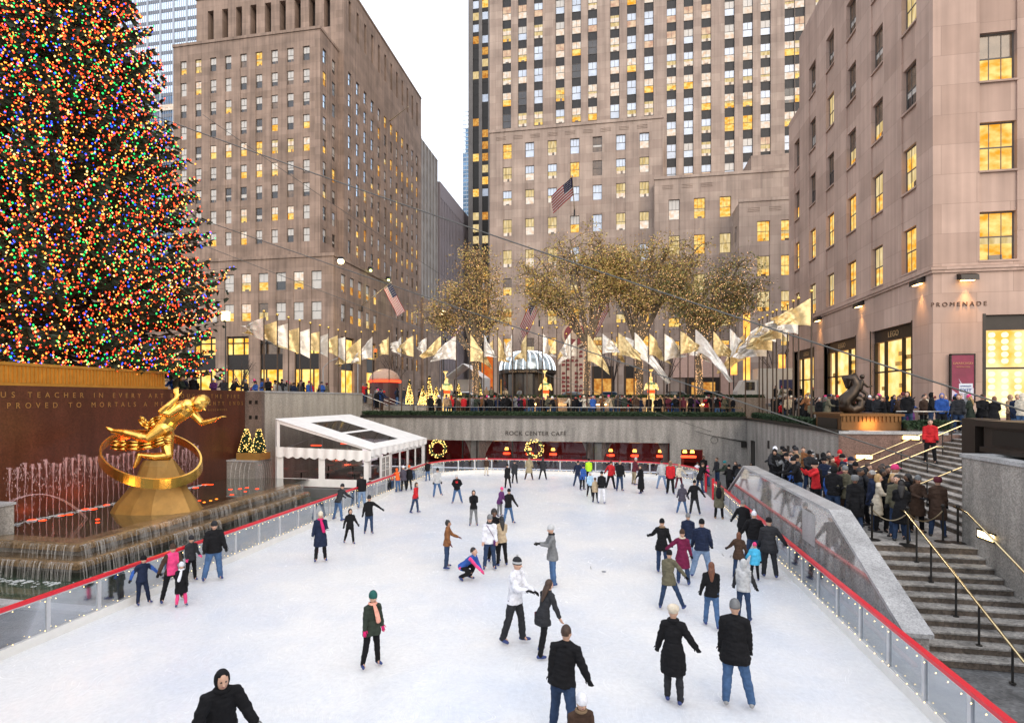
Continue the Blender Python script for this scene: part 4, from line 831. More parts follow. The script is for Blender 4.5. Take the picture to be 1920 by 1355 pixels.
fig.ball(sp(375, 757, -.02), (.27, .28, .33), 14, 10, ax=Matrix.Rotation(R(25), 3, 'Y'))
L_([(384, 767, -.05), (387, 769, -.06)], [.035, .02]); fig.ball(sp(378, 751, .03), (.30, .30, .26), 12, 8)
L_([(344, 763, -.3), (330, 776, -.45), (318, 772, -.5)], [.13, .11, .10]); L_([(318, 772, -.5), (331, 760, -.5), (344, 746, -.45)], [.10, .095, .06])
L_([(354, 772, .2), (370, 791, .25), (374, 793, .25)], [.13, .10, .09]); L_([(372, 793, .25), (390, 789, .2), (402, 785, .15)], [.09, .08, .055])
L_([(312, 802, -.05), (285, 822, -.2), (268, 818, -.25)], [.22, .17, .13]); L_([(272, 818, -.25), (245, 811, -.25), (218, 807, -.2)], [.13, .115, .06])
L_([(218, 807, -.2), (211, 803, -.22), (208, 801, -.22)], [.07, .06, .04])
L_([(308, 812, .15), (312, 840, .05), (316, 852, 0)], [.2, .16, .13]); L_([(316, 854, 0), (295, 856, -.1), (272, 852, -.2)], [.13, .12, .07]); L_([(268, 852, -.2), (264, 866, -.25), (262, 873, -.3)], [.08, .07, .05])
def hand(mb, w, d, up, s, n_=4, curl=.35):
    d = V(d).normalized(); up = (V(up)-d*V(up).dot(d)).normalized(); sd = d.cross(up)
    mb.tube([w, w+d*.45*s], [.17*s, .24*s], 8, side=sd, flat=.45, rnd_end=True)
    for k in range(n_):
        o = w+d*.5*s+sd*(k-1.5)*.12*s; ln = s*(.42, .5, .47, .36)[k]; c = -up*curl
        mb.tube([o, o+d*ln*.5, o+(d+c)*ln*.8+d*ln*.1], [.055*s, .05*s, .035*s], 6, rnd_end=True)
    o = w+d*.15*s+sd*.2*s; mb.tube([o, o+(d*.6+sd*.6)*.3*s, o+(d*.9+sd*.5-up*.3)*.42*s], [.065*s, .055*s, .04*s], 6, rnd_end=True)
hand(fig, sp(344, 746, -.45), sp(342, 733, -.42)-sp(344, 746, -.45), -FD, .5, curl=.5); hand(fig, sp(402, 785, .15), FX+V((0, 0, .35)), V((0, 0, 1)), .42)
mh = fig.mesh('figure', GOLD); to = bpy.data.objects.new('t', mh); S.collection.objects.link(to); rm = to.modifiers.new('r', 'REMESH'); rm.mode = 'VOXEL'; rm.voxel_size = .022; rm.use_smooth_shade = True; sm_ = to.modifiers.new('s', 'SMOOTH'); sm_.iterations = 3
bpy.context.view_layer.update(); me = bpy.data.meshes.new_from_object(to.evaluated_get(bpy.context.evaluated_depsgraph_get())); bpy.data.objects.remove(to)
me.materials.clear(); me.materials.append(GOLD); o = link(me, 'figure', gs, -V(gs.location))
def drape(pts, w, name='drapery'):
    g = MB(); P_ = [V(p) for p in pts]; k = len(P_); pv = None; nn = 9
    rows_ = []
    for j in range(k):
        d = (P_[min(j+1, k-1)]-P_[max(j-1, 0)]).normalized(); up = (V((0, 0, 1))-d*d.z).normalized(); n_ = d.cross(up)
        rows_.append([P_[j]+up*w[j]*(i/(nn-1)-.5)*1.0+n_*(.07*sin(i*1.9+j*.3)) for i in range(nn)])
    for j in range(k-1):
        for i in range(nn-1): g.quad(rows_[j][i], rows_[j][i+1], rows_[j+1][i+1], rows_[j+1][i])
    o = g.build(name, GOLD, gs, True); so_ = o.modifiers.new('s', 'SOLIDIFY'); so_.thickness = .05
drape([sp(322, 795, -.1), sp(306, 786, -.05), sp(290, 790, 0), sp(278, 800, .05), sp(268, 796, .1), sp(262, 788, .1), sp(264, 782, .1)], [.25, .3, .3, .3, .3, .28, .22])
drape([sp(330, 826, -.3), sp(318, 824, -.35), sp(295, 832, -.35), sp(270, 836, -.35), sp(245, 835, -.3), sp(230, 836, -.25), sp(217, 834, -.25)], [.2, .28, .3, .34, .38, .4, .34])
for p, e, c, sz_ in ((sp(240, 950, -2.6), 16, (1, .5, .15), .9), (sp(400, 940, -2.6), 16, (1, .6, .25), .5)):
    a = area('statue_light', p, e, c, sz_); a.rotation_euler = (sp(300, 820)-p).to_track_quat('-Z', 'Y').to_euler(); a.parent = gs; a.location = p-V(gs.location)
# ---------------- white marquee tent
TX0, TX1, TY0, TY1 = -19.0, -13.3, 28.9, 37.9
tn = thing('marquee_tent', 'white marquee tent with clear windows beside the fountain', 'tent', ((TX0+TX1)/2, 33, 0))
PVC = mat('white_tarpaulin', (.74, .73, .71), .55, var=.08, scale=2, bump=.5, bscale=5); FRM = mat('tent_frame', (.6, .6, .6), .35, .5); CW = glass('tent_window', (.55, .55, .56), .35, .05)
def zr_(x): return 4.35+(2.72-4.35)*(x-TX0)/(TX1-TX0)
g = MB(); ov = .12
ycuts = [TY0-ov, TY0+1.9, TY0+5.6, TY1+ov]; xcuts = [TX0-.05, TX0+1.0, TX0+3.0, TX0+3.25, TX1-.6, TX1+ov]
for i in range(5):
    for j in range(3):
        if i in (1, 3) and j == 1: continue
        a, b, c, d = xcuts[i], xcuts[i+1], ycuts[j], ycuts[j+1]; g.prism([(a, c, zr_(a)), (b, c, zr_(b)), (b, d, zr_(b)), (a, d, zr_(a))], (0, 0, .02))
g.build('roof', PVC, tn)
for i in (1, 3): a, b, c, d = xcuts[i], xcuts[i+1], ycuts[1], ycuts[2]; g = MB(); g.prism([(a, c, zr_(a)), (b, c, zr_(b)), (b, d, zr_(b)), (a, d, zr_(a))], (0, 0, .015)); g.build('roof_window', CW, tn)
def scallop(mb, P0, P1, zt0, zt1, h, n_=9, dep=None):
    P0, P1 = V(P0), V(P1); m_ = n_*6; nrm_ = (P1-P0).cross(V((0, 0, 1))).normalized()
    for i in range(m_):
        def pt(k): t = k/m_; b = (k % 6)/6; return P0+(P1-P0)*t+nrm_*.03*sin(k*.9), zt0+(zt1-zt0)*t, h*(.82+.18*sin(pi*(b if k % 6 else 0)))
        (p, za, ha), (q_, zb, hb) = pt(i), pt(i+1); mb.quad((p.x, p.y, za-ha), (q_.x, q_.y, zb-hb), (q_.x, q_.y, zb), (p.x, p.y, za))
g = MB(); scallop(g, (TX1+ov, TY0-ov, 0), (TX1+ov, TY1+ov, 0), zr_(TX1), zr_(TX1), .45, 12); g.build('side_valance', PVC, tn)
g = MB(); scallop(g, (TX0, TY0-ov, 0), (TX1+ov, TY0-ov, 0), 2.78, 2.64, .62, 11); g.build('front_valance', PVC, tn)
# gable: clear triangle + fabric
g = MB(); g.prism([(TX0, TY0-.04, 2.7), (TX0+.2, TY0-.04, 2.7), (TX0+.2, TY0-.04, zr_(TX0+.2)), (TX0, TY0-.04, zr_(TX0))], (0, .03, 0)); g.prism([(TX0+.2, TY0-.04, zr_(TX0+.2)-.22), (TX1, TY0-.04, zr_(TX1)-.1), (TX1, TY0-.04, zr_(TX1)), (TX0+.2, TY0-.04, zr_(TX0+.2))], (0, .03, 0))
for a, b in ((TX0, TX0+.42), (TX0+2.62, TX0+3.0), (TX1-.35, TX1)): g.prism([(a, TY0-.04, .55), (b, TY0-.04, .55), (b, TY0-.04, 2.5), (a, TY0-.04, 2.5)], (0, .03, 0))
for a, b in ((TX0+.42, TX0+2.62), (TX0+3.0, TX1-.35)): g.prism([(a, TY0-.04, .55), (b, TY0-.04, .55), (b, TY0-.04, 1.0), (a, TY0-.04, 1.0)], (0, .03, 0)); g.prism([(a, TY0-.04, 2.2), (b, TY0-.04, 2.2), (b, TY0-.04, 2.5), (a, TY0-.04, 2.5)], (0, .03, 0))
g.build('front_panel', PVC, tn)
for a, b in ((TX0+.42, TX0+2.62), (TX0+3.0, TX1-.35)): g = MB(); g.quad((a, TY0-.02, 1.0), (b, TY0-.02, 1.0), (b, TY0-.02, 2.2), (a, TY0-.02, 2.2)); g.build('window', CW, tn)
g = MB(); g.tri((TX0+.2, TY0-.02, 2.75), (TX1-.6, TY0-.02, 2.75), (TX0+.2, TY0-.02, zr_(TX0)-.2)); g.build('gable_window', CW, tn)
# side wall panels with windows and a door
ys_ = [TY0+.05]
side = [(0.15, 1.35, 'w'), (1.6, 2.75, 'd'), (3.1, 4.3, 'w'), (4.5, 5.6, 'w'), (5.95, 7.1, 'w'), (7.3, 8.5, 'w')]
g = MB(); cur_ = TY0
for a, b, k in side:
    a += TY0; b += TY0; g.prism([(TX1, cur_, .02), (TX1, a, .02), (TX1, a, 2.6), (TX1, cur_, 2.6)], (-.04, 0, 0)); cur_ = b
    if k == 'w': g.prism([(TX1, a, .02), (TX1, b, .02), (TX1, b, .95), (TX1, a, .95)], (-.04, 0, 0)); g.prism([(TX1, a, 2.15), (TX1, b, 2.15), (TX1, b, 2.6), (TX1, a, 2.6)], (-.04, 0, 0)); w_ = MB(); w_.quad((TX1-.02, a, .95), (TX1-.02, b, .95), (TX1-.02, b, 2.15), (TX1-.02, a, 2.15)); w_.build('window', CW, tn)
g.prism([(TX1, cur_, .02), (TX1, TY1, .02), (TX1, TY1, 2.6), (TX1, cur_, 2.6)], (-.04, 0, 0)); g.build('side_panel', PVC, tn)
for dd in (0, .58):
    dm = MB(); a = TY0+1.62+dd; b = a+.54; dm.box(TX1-.05, a, .02, TX1, a+.07, 2.15); dm.box(TX1-.05, b-.07, .02, TX1, b, 2.15); dm.box(TX1-.05, a+.07, .02, TX1, b-.07, .12); dm.box(TX1-.05, a+.07, 2.05, TX1, b-.07, 2.15)
    for k in (.5, .9, 1.3, 1.7): dm.box(TX1-.045, a+.07, k, TX1-.005, b-.07, k+.03)
    dm.box(TX1-.04, (a+b)/2-.012, .12, TX1-.01, (a+b)/2+.012, 2.05); dr = dm.build('door', mat('white_door', (.7, .69, .66), .4), tn); w_ = MB(); w_.quad((TX1-.025, a+.07, .12), (TX1-.025, b-.07, .12), (TX1-.025, b-.07, 2.05), (TX1-.025, a+.07, 2.05)); w_.build('door_glass', CW, dr)
for x, y in ((TX0, TY0), (TX1, TY0), (TX1, TY0+2.9), (TX1, TY0+5.75), (TX1, TY1), (TX0, TY1)): g = MB(); g.box(x-.05, y-.07, -.02, x+.05, y+.03, zr_(x)-.01); g.build('frame_post', FRM, tn)
g = MB(); g.box(TX0-.1, TY0-.5, -.02, TX1+.15, TY1, .5); g.build('floor_deck', mat('deck_grey', (.1, .1, .1), .7), tn)
g = MB(); g.tube([(TX0+.2, TY0+.3, 2.6), (TX0+2.6, TY0+.3, 3.5)], .03, 6); g.tube([(TX0+2.65, TY0+.3, .6), (TX0+2.65, TY0+.3, 3.5)], .04, 6); g.build('brace', FRM, tn)
for i in range(6):   # tables and chairs inside
    x = TX0+.8+(i % 3)*1.7; y = TY0+1.2+(i//3)*3.2; t = thing('cafe_table', 'small round table inside the white tent, number %d back from the front window' % 1, 'table', (x, y, .5), 0, 'tables inside the marquee'); t['label'] = 'small bare table standing inside the white marquee'
    g = MB(); g.lathe((0, 0, .7), [(.4, 0), (.4, .04)], 14); g.build('table_top', mat('table_top_grey', (.25, .22, .2), .4)).parent = t; g = MB(); g.tube([(0, 0, 0), (0, 0, .7)], .04, 6); g.build('leg', BLK).parent = t
for x, y in ((-16.8, 33), (-18, 31.5)): a = area('tent_heater', (x, y, 2.7), 14, (1, .08, .03), .5); h = MB(); h.box(x-.35, y-.1, 2.62, x+.35, y+.1, 2.68); o = h.build('heater_lamp', LR, tn); a.parent = tn; a.location = V((x, y, 2.6))-off(tn)
# ---------------- Christmas tree
xt_, yt_, zt0, HT = -28.8, 5.2, 5.1, 31.
ctp = oX(105, -28.3); CX, CY = ctp.x, ctp.y
ct_ = thing('christmas_tree', 'huge Christmas tree covered in coloured lights above the fountain', 'tree', (CX, CY, 5.1), 0)
g = MB(); g.tube([(CX, CY, 5.1+k*2.9) for k in range(11)], [.55-.05*k for k in range(11)], 10); g.build('trunk', mat('spruce_bark', (.06, .045, .035), .9, bump=.5, bscale=8), ct_, True)
def RT(z):       # crown radius by height above the base
    t = z/HT
    return max(.25, 8.8*(1-t)**.82*(.74+.26*min(1, z/4.5)))
q = random.Random(77); nd = MB(); br = MB(); bulbs = []; cols = [0, 0, 0, 0, 0, 0, 0, 0, 1, 1, 1, 1, 2, 2, 3, 3, 3, 4, 4]
nb = 1650
for b in range(nb):
    z = 1.25+(HT-1.8)*(b/nb)**1.2; az = b*2.39996+q.uniform(-.4, .4); ln = RT(z)*q.uniform(.78, 1.07)*(1.1 if q.random() < .07 else 1)
    ca, sa = cos(az), sin(az); droop = q.uniform(-.16, .02)-(q.uniform(.05, .3) if z < 4 else 0)
    droop = max(droop, (1.1-z)/ln-.2)
    def bp(t): return V((CX+ca*ln*t, CY+sa*ln*t, 5.1+z+ln*(droop*t+.20*t**3)))
    vis = (-(ca*-ST+sa*CT)) > -.55          # keep the far side lighter
    if bp(1).z > 6.7: br.tube([bp(0), bp(.5), bp(1)], [.05, .03, .008], 4, caps=False)
    t = .16 if ln < 3 else .35; step = .26/ln if vis else .5/ln; outward = V((ca, sa, 0)); sidev = V((-sa, ca, 0))
    while t < 1.01:
        c = bp(min(t, 1))
        if c.z < 6.75: t += step; continue
        wd = (.34+.75*(1-t))*min(1, ln/3)+.12
        for k in range(4 if vis else 2):
            s = q.choice((-1, 1)); d = (outward*q.uniform(.35, 1)+sidev*s*q.uniform(.2, 1.1)+V((0, 0, q.uniform(-.45, .2)))).normalized(); l2 = wd*q.uniform(.45, 1.05); e = d.cross(V((q.gauss(0, .5), q.gauss(0, .5), 1))).normalized()*.055
            tip = c+d*l2; mid = c+d*l2*.5+V((0, 0, .03)); nd.tri(c-e*.5, mid+e*1.5, tip); nd.tri(c+e*.5, mid-e*1.5, tip)
            f = V((0, 0, -.09*q.random()-.03)); nd.tri(c, mid+f*2, tip)
            if vis and q.random() < .8 and t > .22: bp_ = tip+V((q.uniform(-.05, .05), q.uniform(-.05, .05), .05)); bulbs.append((bp_, q.choice(cols))) if bp_.z > 6.55 else None
        t += step
SPR = mat('spruce_needles', (.022, .034, .016), .8, var=.5, scale=1.5)
nd.build('foliage', SPR, ct_); br.build('branch', MATS['spruce_bark'], ct_, kind='stuff')
BC = [emit('bulb_red', (1, .06, .02), 3.6, nosample=True), emit('bulb_orange', (1, .3, .04), 3.2, nosample=True), emit('bulb_white', (1, .62, .2), 2.8, nosample=True), emit('bulb_green', (.02, .75, .12), 2.6, nosample=True), emit('bulb_blue', (.03, .08, 1), 3.0, nosample=True)]
bulbs.sort(key=lambda p: depth(p[0])); bms = []
for k in range(5): g = MB(); g.octa((0, 0, 0), .054, 0); bms.append(g.mesh('coloured_bulb', BC[k]))
sh_ = [p for p in bulbs if 0 < px_of(p[0])[0] < 445 and 5 < px_of(p[0])[1] < 690][:100]; ids = {id(p) for p in sh_}
for p, k in sh_: link(bms[k], 'coloured_bulb', ct_, p-V((CX, CY, 5.1)))
g = MB()
for e in bulbs:
    if id(e) not in ids: g.octa(e[0], q.uniform(.034, .058), e[1])
g.build('coloured_bulb', BC, ct_, kind='stuff')
# ================================================================ north promenade, flagpoles, flags, trees, pavilion, street
HEDGE = mat('hedge_leaf', (.022, .045, .016), .8, var=.5, scale=6)
def hedge(label, x0, y0, z0, x1, y1, z1, dens=260, box=True, bm=DARK):
    t = thing('planter_hedge', label, 'hedge', ((x0+x1)/2, (y0+y1)/2, z0)); q = random.Random(int(x0*7+y0))
    if box: g = MB(); g.box(x0, y0, z0, x1, y1, z0+.22); g.build('trough', bm, t); z0 += .2
    g = MB(); g.box(x0+.08, y0+.08, z0, x1-.08, y1-.08, z1-.1)
    for i in range(int((x1-x0)*(y1-y0+.6)*dens)):
        c = V((q.uniform(x0, x1), q.uniform(y0, y1), z1+.04*noise.noise(V((i, 0, 0)))-.12*q.random())) if q.random() < .5 else V((q.uniform(x0, x1), y0 if q.random() < .8 else y1, q.uniform(z0, z1)))
        if abs(x1-x0) < abs(y1-y0) and q.random() < .5: c = V((x0, q.uniform(y0, y1), q.uniform(z0, z1)))
        d = V((q.gauss(0, 1), q.gauss(0, 1), q.gauss(0, 1))).normalized()*.07; e = V((q.gauss(0, 1), q.gauss(0, 1), q.gauss(0, 1))).normalized()*.05; g.quad(c-d-e, c+d-e, c+d+e, c-d+e)
    g.build('foliage', HEDGE, t); return t
hedge('low clipped hedge in a trough along the far rim above the cafe', XP+.1, YN+.1, 4.0, XE, YN+.75, 4.5)
hedge('low clipped hedge along the east rim under the flagpoles', XE+.45, 30.3, 4.0, XE+1.1, YN, 4.5)
hedge('low clipped hedge on top of the reddish granite wall', 12.45, 26.6, 4.0, 14.2, 27.2, 4.55)
def railing(label, pts, z, n_):
    t = thing('railing', label, 'railing', (pts[0][0], pts[0][1], 4)); g = MB(); g.tube([(x, y, z) for x, y in pts], .025, 6); g.build('rail', mat('steel_rail', (.6, .58, .54), .25, 1.), t, True)
    for i in range(n_+1):
        u = i/n_; a, b = V(pts[0]), V(pts[-1]); c = a+(b-a)*u; g = MB(); g.tube([(c.x, c.y, 4.0), (c.x, c.y, z)], .02, 5); g.build('post', POST, t)
railing('thin steel railing behind the far hedge', [(-16, YN+.95), (XE, YN+.95)], 4.85, 16); railing('thin steel railing behind the hedge on the reddish wall', [(12.4, 27.4), (14.6, 27.4)], 4.95, 2)
# planter wall behind the promenade crowd
pw2 = thing('planter_wall', 'brown granite planter wall with light strips behind the promenade crowd', 'wall', (-2, 49.6, 4))
g = MB(); g.box(-15.5, 49.3, 3.9, 12.5, 49.9, 5.62); g.build('wall', granite('granite_planter', (.16, .12, .09), .4), pw2)
g = MB(); g.box(-15.5, 49.9, 4.5, 12.5, 56, 5.5); g.build('soil', mat('soil', (.03, .025, .02), .9), pw2)
STRIP = emit('light_strip', (1, .62, .22), 9)
for a, b in ((918, 926), (958, 964), (995, 1010), (1100, 1107), (1117, 1137), (1270, 1287), (1312, 1320), (1337, 1348), (888, 893)): g = MB(); g.box(oY(a, 49.25).x, 49.26, 4.98, oY(b, 49.25).x, 49.3, 5.1); g.build('light_strip', STRIP, pw2)
for x in (-6, 0, 6): a = area('strip_light', (x, 48.9, 5.0), 18, (1, .6, .25), .2, (R(90), 0, 0)); a.data.shape = 'RECTANGLE'; a.data.size = 4; a.data.size_y = .15; a.parent = pw2; a.location = V((x, 49.1, 5.04))-off(pw2)
hedge('dark ground-cover hedge on the promenade planter', -15.5, 49.5, 5.5, 12.5, 50.6, 5.85, 160, False)
# street riser
g = MB(); g.box(-34, 49.9, 3.5, -15.5, 50.1, 4.86); g.box(12.5, 49.9, 3.5, 60, 50.1, 4.86); g.box(-15.5, 56, 3.5, 12.5, 56.2, 5.5); struct(g, 'street_kerb', GRAN)
# north-west steps
sw = thing('granite_stairs', 'granite steps with rails coming down to the promenade at left', 'stairs', (-19.5, 46, 4)); g = MB()
for k in range(7): g.box(-21.7+.42*k, 44.6, 3.9, -21.7+.42*(k+1), 48.6, 5.1-.157*(k+1)+.157)
g.build('flight', STEP, sw)
for y in (44.7, 46.6, 48.5): g = MB(); g.tube([(-21.9, y, 6.0), (-21.6, y, 6.0), (-18.6, y, 4.9)], .03, 6); g.build('handrail', MATS['steel_rail'], sw, True)
# ---------------- flagpoles and flags
PB = mat('pole_bronze', (.07, .045, .03), .4, .5); FG = mat('gold_ball', (.8, .52, .15), .25, 1., var=0)
GF = mat('gold_lame', (.72, .54, .26), .4, .4, var=.3, scale=4, bump=.6, bscale=5); SF = mat('silver_lame', (.72, .66, .58), .4, .4, var=.2, scale=4, bump=.6, bscale=5)
pb = MB(); pb.tube([(0, 0, 0), (0, 0, 7.1)], [.055, .035], 8); pbm = pb.mesh('shaft', PB); fb = MB(); fb.ball((0, 0, 7.2), .1, 8, 6); fbm = fb.mesh('finial', FG, True); bb_ = MB(); bb_.lathe((0, 0, 0), [(.12, 0), (.1, .12), (.06, .18)], 8); bbm = bb_.mesh('base', PB)
poles = []
rowW = [495, 520, 541, 562, 582, 600, 616, 634, 648]; rowN = [677.6, 699, 729.6, 753, 776, 800.6, 827.7, 855.6, 881, 907, 933, 961, 988, 1017, 1044, 1070.6, 1101, 1129, 1158.5, 1189, 1216.5, 1245, 1275, 1303, 1336.7, 1367.5]
rowE = [1397.7, 1423.6, 1430, 1438.5, 1449, 1456, 1468, 1476.5, 1487.4, 1497.3, 1521.5]; rowB = [1010, 1062, 1082, 1112, 1147, 1172, 889, 925, 945, 1230, 1256, 1290, 1350]
for i, p_ in enumerate(rowW): poles.append((oX(p_, -22.15), 5.1-1.3+.15, 'west plaza row', 'W'))
for i, p_ in enumerate(rowN): poles.append((oY(p_, YN+1.15), 4.0, 'far rim row', 'N'))
for i, p_ in enumerate(rowE): poles.append((oX(p_, 10.3), 4.0, 'east rim row', 'E'))
for i, p_ in enumerate(rowB): poles.append((oY(p_, 51.2), 4.3, 'planter row', 'B'))
def flag(P, Z, wdir, Lf, H, sag, wv, ph, m, label, cat='flag', group='gold and silver flags', usa=False, hang=0.):
    """waving cloth: hoist along the pole from Z down H, fly along wdir with sag"""
    nu, nv = (26, 14) if not usa else (30, 26); g = MB(); wd = V(wdir).normalized(); sd = V((-wd.y, wd.x, 0)); vs = []
    for i in range(nu+1):
        u = i/nu
        for j in range(nv+1):
            v = j/nv; w_ = .16*sin(u*wv+ph+v*1.3)*u**.7+.06*sin(u*wv*2.3+v*5+ph*2)*u+.03*noise.noise(V((u*6, v*6, ph)))*4*u
            hh = H*(1-.62*hang*u-.1*sin(u*4+ph)*u); zz = Z-v*hh-sag*Lf*u**1.3-.12*sin(u*5+ph)*u-(.35*hang*u*H*(1-v))
            vs.append(P+wd*(u*Lf*(1-.15*v*sin(u*3+ph)*u))+sd*(w_*1.7)+V((0, 0, zz)))
    g.v = [tuple(x) for x in vs]
    for i in range(nu):
        for j in range(nv):
            a = i*(nv+1)+j; g.f.append((a, a+nv+1, a+nv+2, a+1)); mi = 0
            if usa: mi = 2 if (i < nu*.4 and j < nv*7/13) else (j*13//nv) % 2
            g.m.append(mi)
    o = g.build('flag', m, None, True); o.location = (0, 0, 0); tag(o, label, cat, group); return o
q = random.Random(4)
FL = {'W': (lambda: (-cos(.2), -sin(.2), 0)), 'N': None}
for k, (p, z0, row, key) in enumerate(poles):
    t = thing('flagpole', 'bronze flagpole with gold ball in the '+row, 'flagpole', (p.x, p.y, z0), 0, 'flagpoles around the rink'); link(pbm, 'shaft', t); link(fbm, 'finial', t); link(bbm, 'base', t)
    gold = (k % 2 == 1) if key != 'B' else (k % 3 != 0); ppx = px_of(p)[0]
    zt_ = z0+6.85
    if key == 'B' and k % 3 == 1: continue
    if key == 'W': ang = pi+.15+q.uniform(-.3, .3); Lf, sg, hg = q.uniform(1.5, 2.1), q.uniform(-.1, .2), .5
    elif key == 'E': ang = pi+.2+q.uniform(-.6, .5) if ppx < 1480 else (pi+.2 if ppx < 1500 else pi-.1); Lf, sg, hg = q.uniform(1.3, 2.0), q.uniform(.1, .6), .4
    elif ppx < 870: ang = pi+q.uniform(-.3, .3); Lf, sg, hg = q.uniform(1.3, 1.8), q.uniform(.1, .4), .3
    elif ppx < 1100: ang = q.choice((pi, 0.3, 0))+q.uniform(-.5, .5); Lf, sg, hg = q.uniform(.6, 1.5), q.uniform(.4, 1.2), .8
    else: ang = q.uniform(-.5, .4); Lf, sg, hg = q.uniform(1.3, 2.3), q.uniform(.2, .9), .5
    if key == 'B': Lf *= 1.1
    if key != 'W' and ppx < 1450: Lf *= q.uniform(.6, 1.25); sg += q.uniform(-.15, .5); ang += q.uniform(-.5, .5)
    zt_ -= q.uniform(0, .25)
    f = flag(V((p.x, p.y, 0)), zt_, (cos(ang), sin(ang), 0), Lf*(1.15 if ppx < 1450 else .95), (q.uniform(1.5, 2.3) if ppx < 1450 else 1.5) if key != 'B' else 1.6, sg, 6+q.uniform(-1, 2), q.uniform(0, 6), [GF if gold else SF], ('gold' if gold else 'silver')+' metallic flag waving from a pole in the '+row, hang=min(1, hg+.25+.3*q.random()))
# star flags on the buildings
US = [mat('flag_red', (.45, .012, .03), .7), mat('flag_white', (.75, .73, .72), .7), mat('flag_blue', (.02, .025, .09), .7)]
def usflag(base, tip, H, Lf, label, flip=1, dr=(1, .1, 0), sag=.5):
    t = thing('wall_flagpole', 'slanting pole carrying '+label, 'flagpole', base, 0, 'slanting poles on the facades'); g = MB(); g.tube([base, tip], [.09, .05], 6); g.ball(tip, .14, 6, 5); g.build('pole', mat('pale_pole', (.5, .42, .3), .4), t); g = MB(); b = V(base); g.tube([b, b+V((0, 0, -1.0))], .12, 6); g.build('bracket', BLK, t)
    ax = (V(tip)-V(base)).normalized(); nu, nv = 30, 26; g = MB(); fl = V(dr).normalized(); q = random.Random(len(label)); ph = q.uniform(0, 6)
    for i in range(nu+1):
        for j in range(nv+1):
            u, v = i/nu, j/nv; p = V(tip)-ax*(v*H+.15)+fl*(u*Lf)+V((0, 0, -1))*(sag*Lf*u**1.3)+V((.25, -.5, .1))*(.35*sin(u*7+v*2.2+ph)*u**.6)
            g.v.append(tuple(p))
    for i in range(nu):
        for j in range(nv): a = i*(nv+1)+j; g.f.append((a, a+nv+1, a+nv+2, a+1)); g.m.append(2 if (i < nu*.42 and j < nv*7/13) else (j*13//nv) % 2)
    st_ = []
    for i in range(3, 12, 2):
        for j in range(2, 13, 3): st_.append(V(g.v[i*(nv+1)+j]))
    for s_ in st_: g.octa(tuple(s_), .07, 1)
    o = g.build('flag', US, None, True); tag(o, label, 'flag', 'American flags'); return o
def F3(px_, py_, d): r = ray(px_, py_); return V((r.x*d, r.y*d, EYE+r.z*d))
usflag(oX(679, X0e, 573), F3(733, 530, 80), 4.0, 4.2, 'striped American flag on the corner of the office block', dr=(.55, 0, -.9), sag=.15)
usflag(F3(1077, 393, 84.5), F3(1073, 330, 78), 3.7, 3.6, 'highest American flag, on the front of the central skyscraper', dr=(-.85, 0, -.6), sag=.12)
usflag(F3(1011, 600, 84.5), F3(1002, 546, 79), 4.2, 4.6, 'American flag at the left on the skyscraper podium', dr=(-.5, 0, -1), sag=.15)
usflag(F3(1143, 598, 84.5), F3(1140, 543, 79), 4.2, 4.6, 'American flag at the right on the skyscraper podium', dr=(-.6, 0, -1), sag=.15)
usflag(F3(835, 632, 100), F3(871, 603, 94), 2.2, 3, 'American flag half hidden behind the trees at the street gap', dr=(-.6, -.3, -1), sag=.2)
t = thing('wall_flagpole', 'bare slanting pole high on the office block', 'flagpole', oX(731, XM, 227)); g = MB(); g.tube([oX(731, XM, 227), F3(766, 200, 100)], [.1, .06], 6); g.build('pole', MATS['pale_pole'], t)
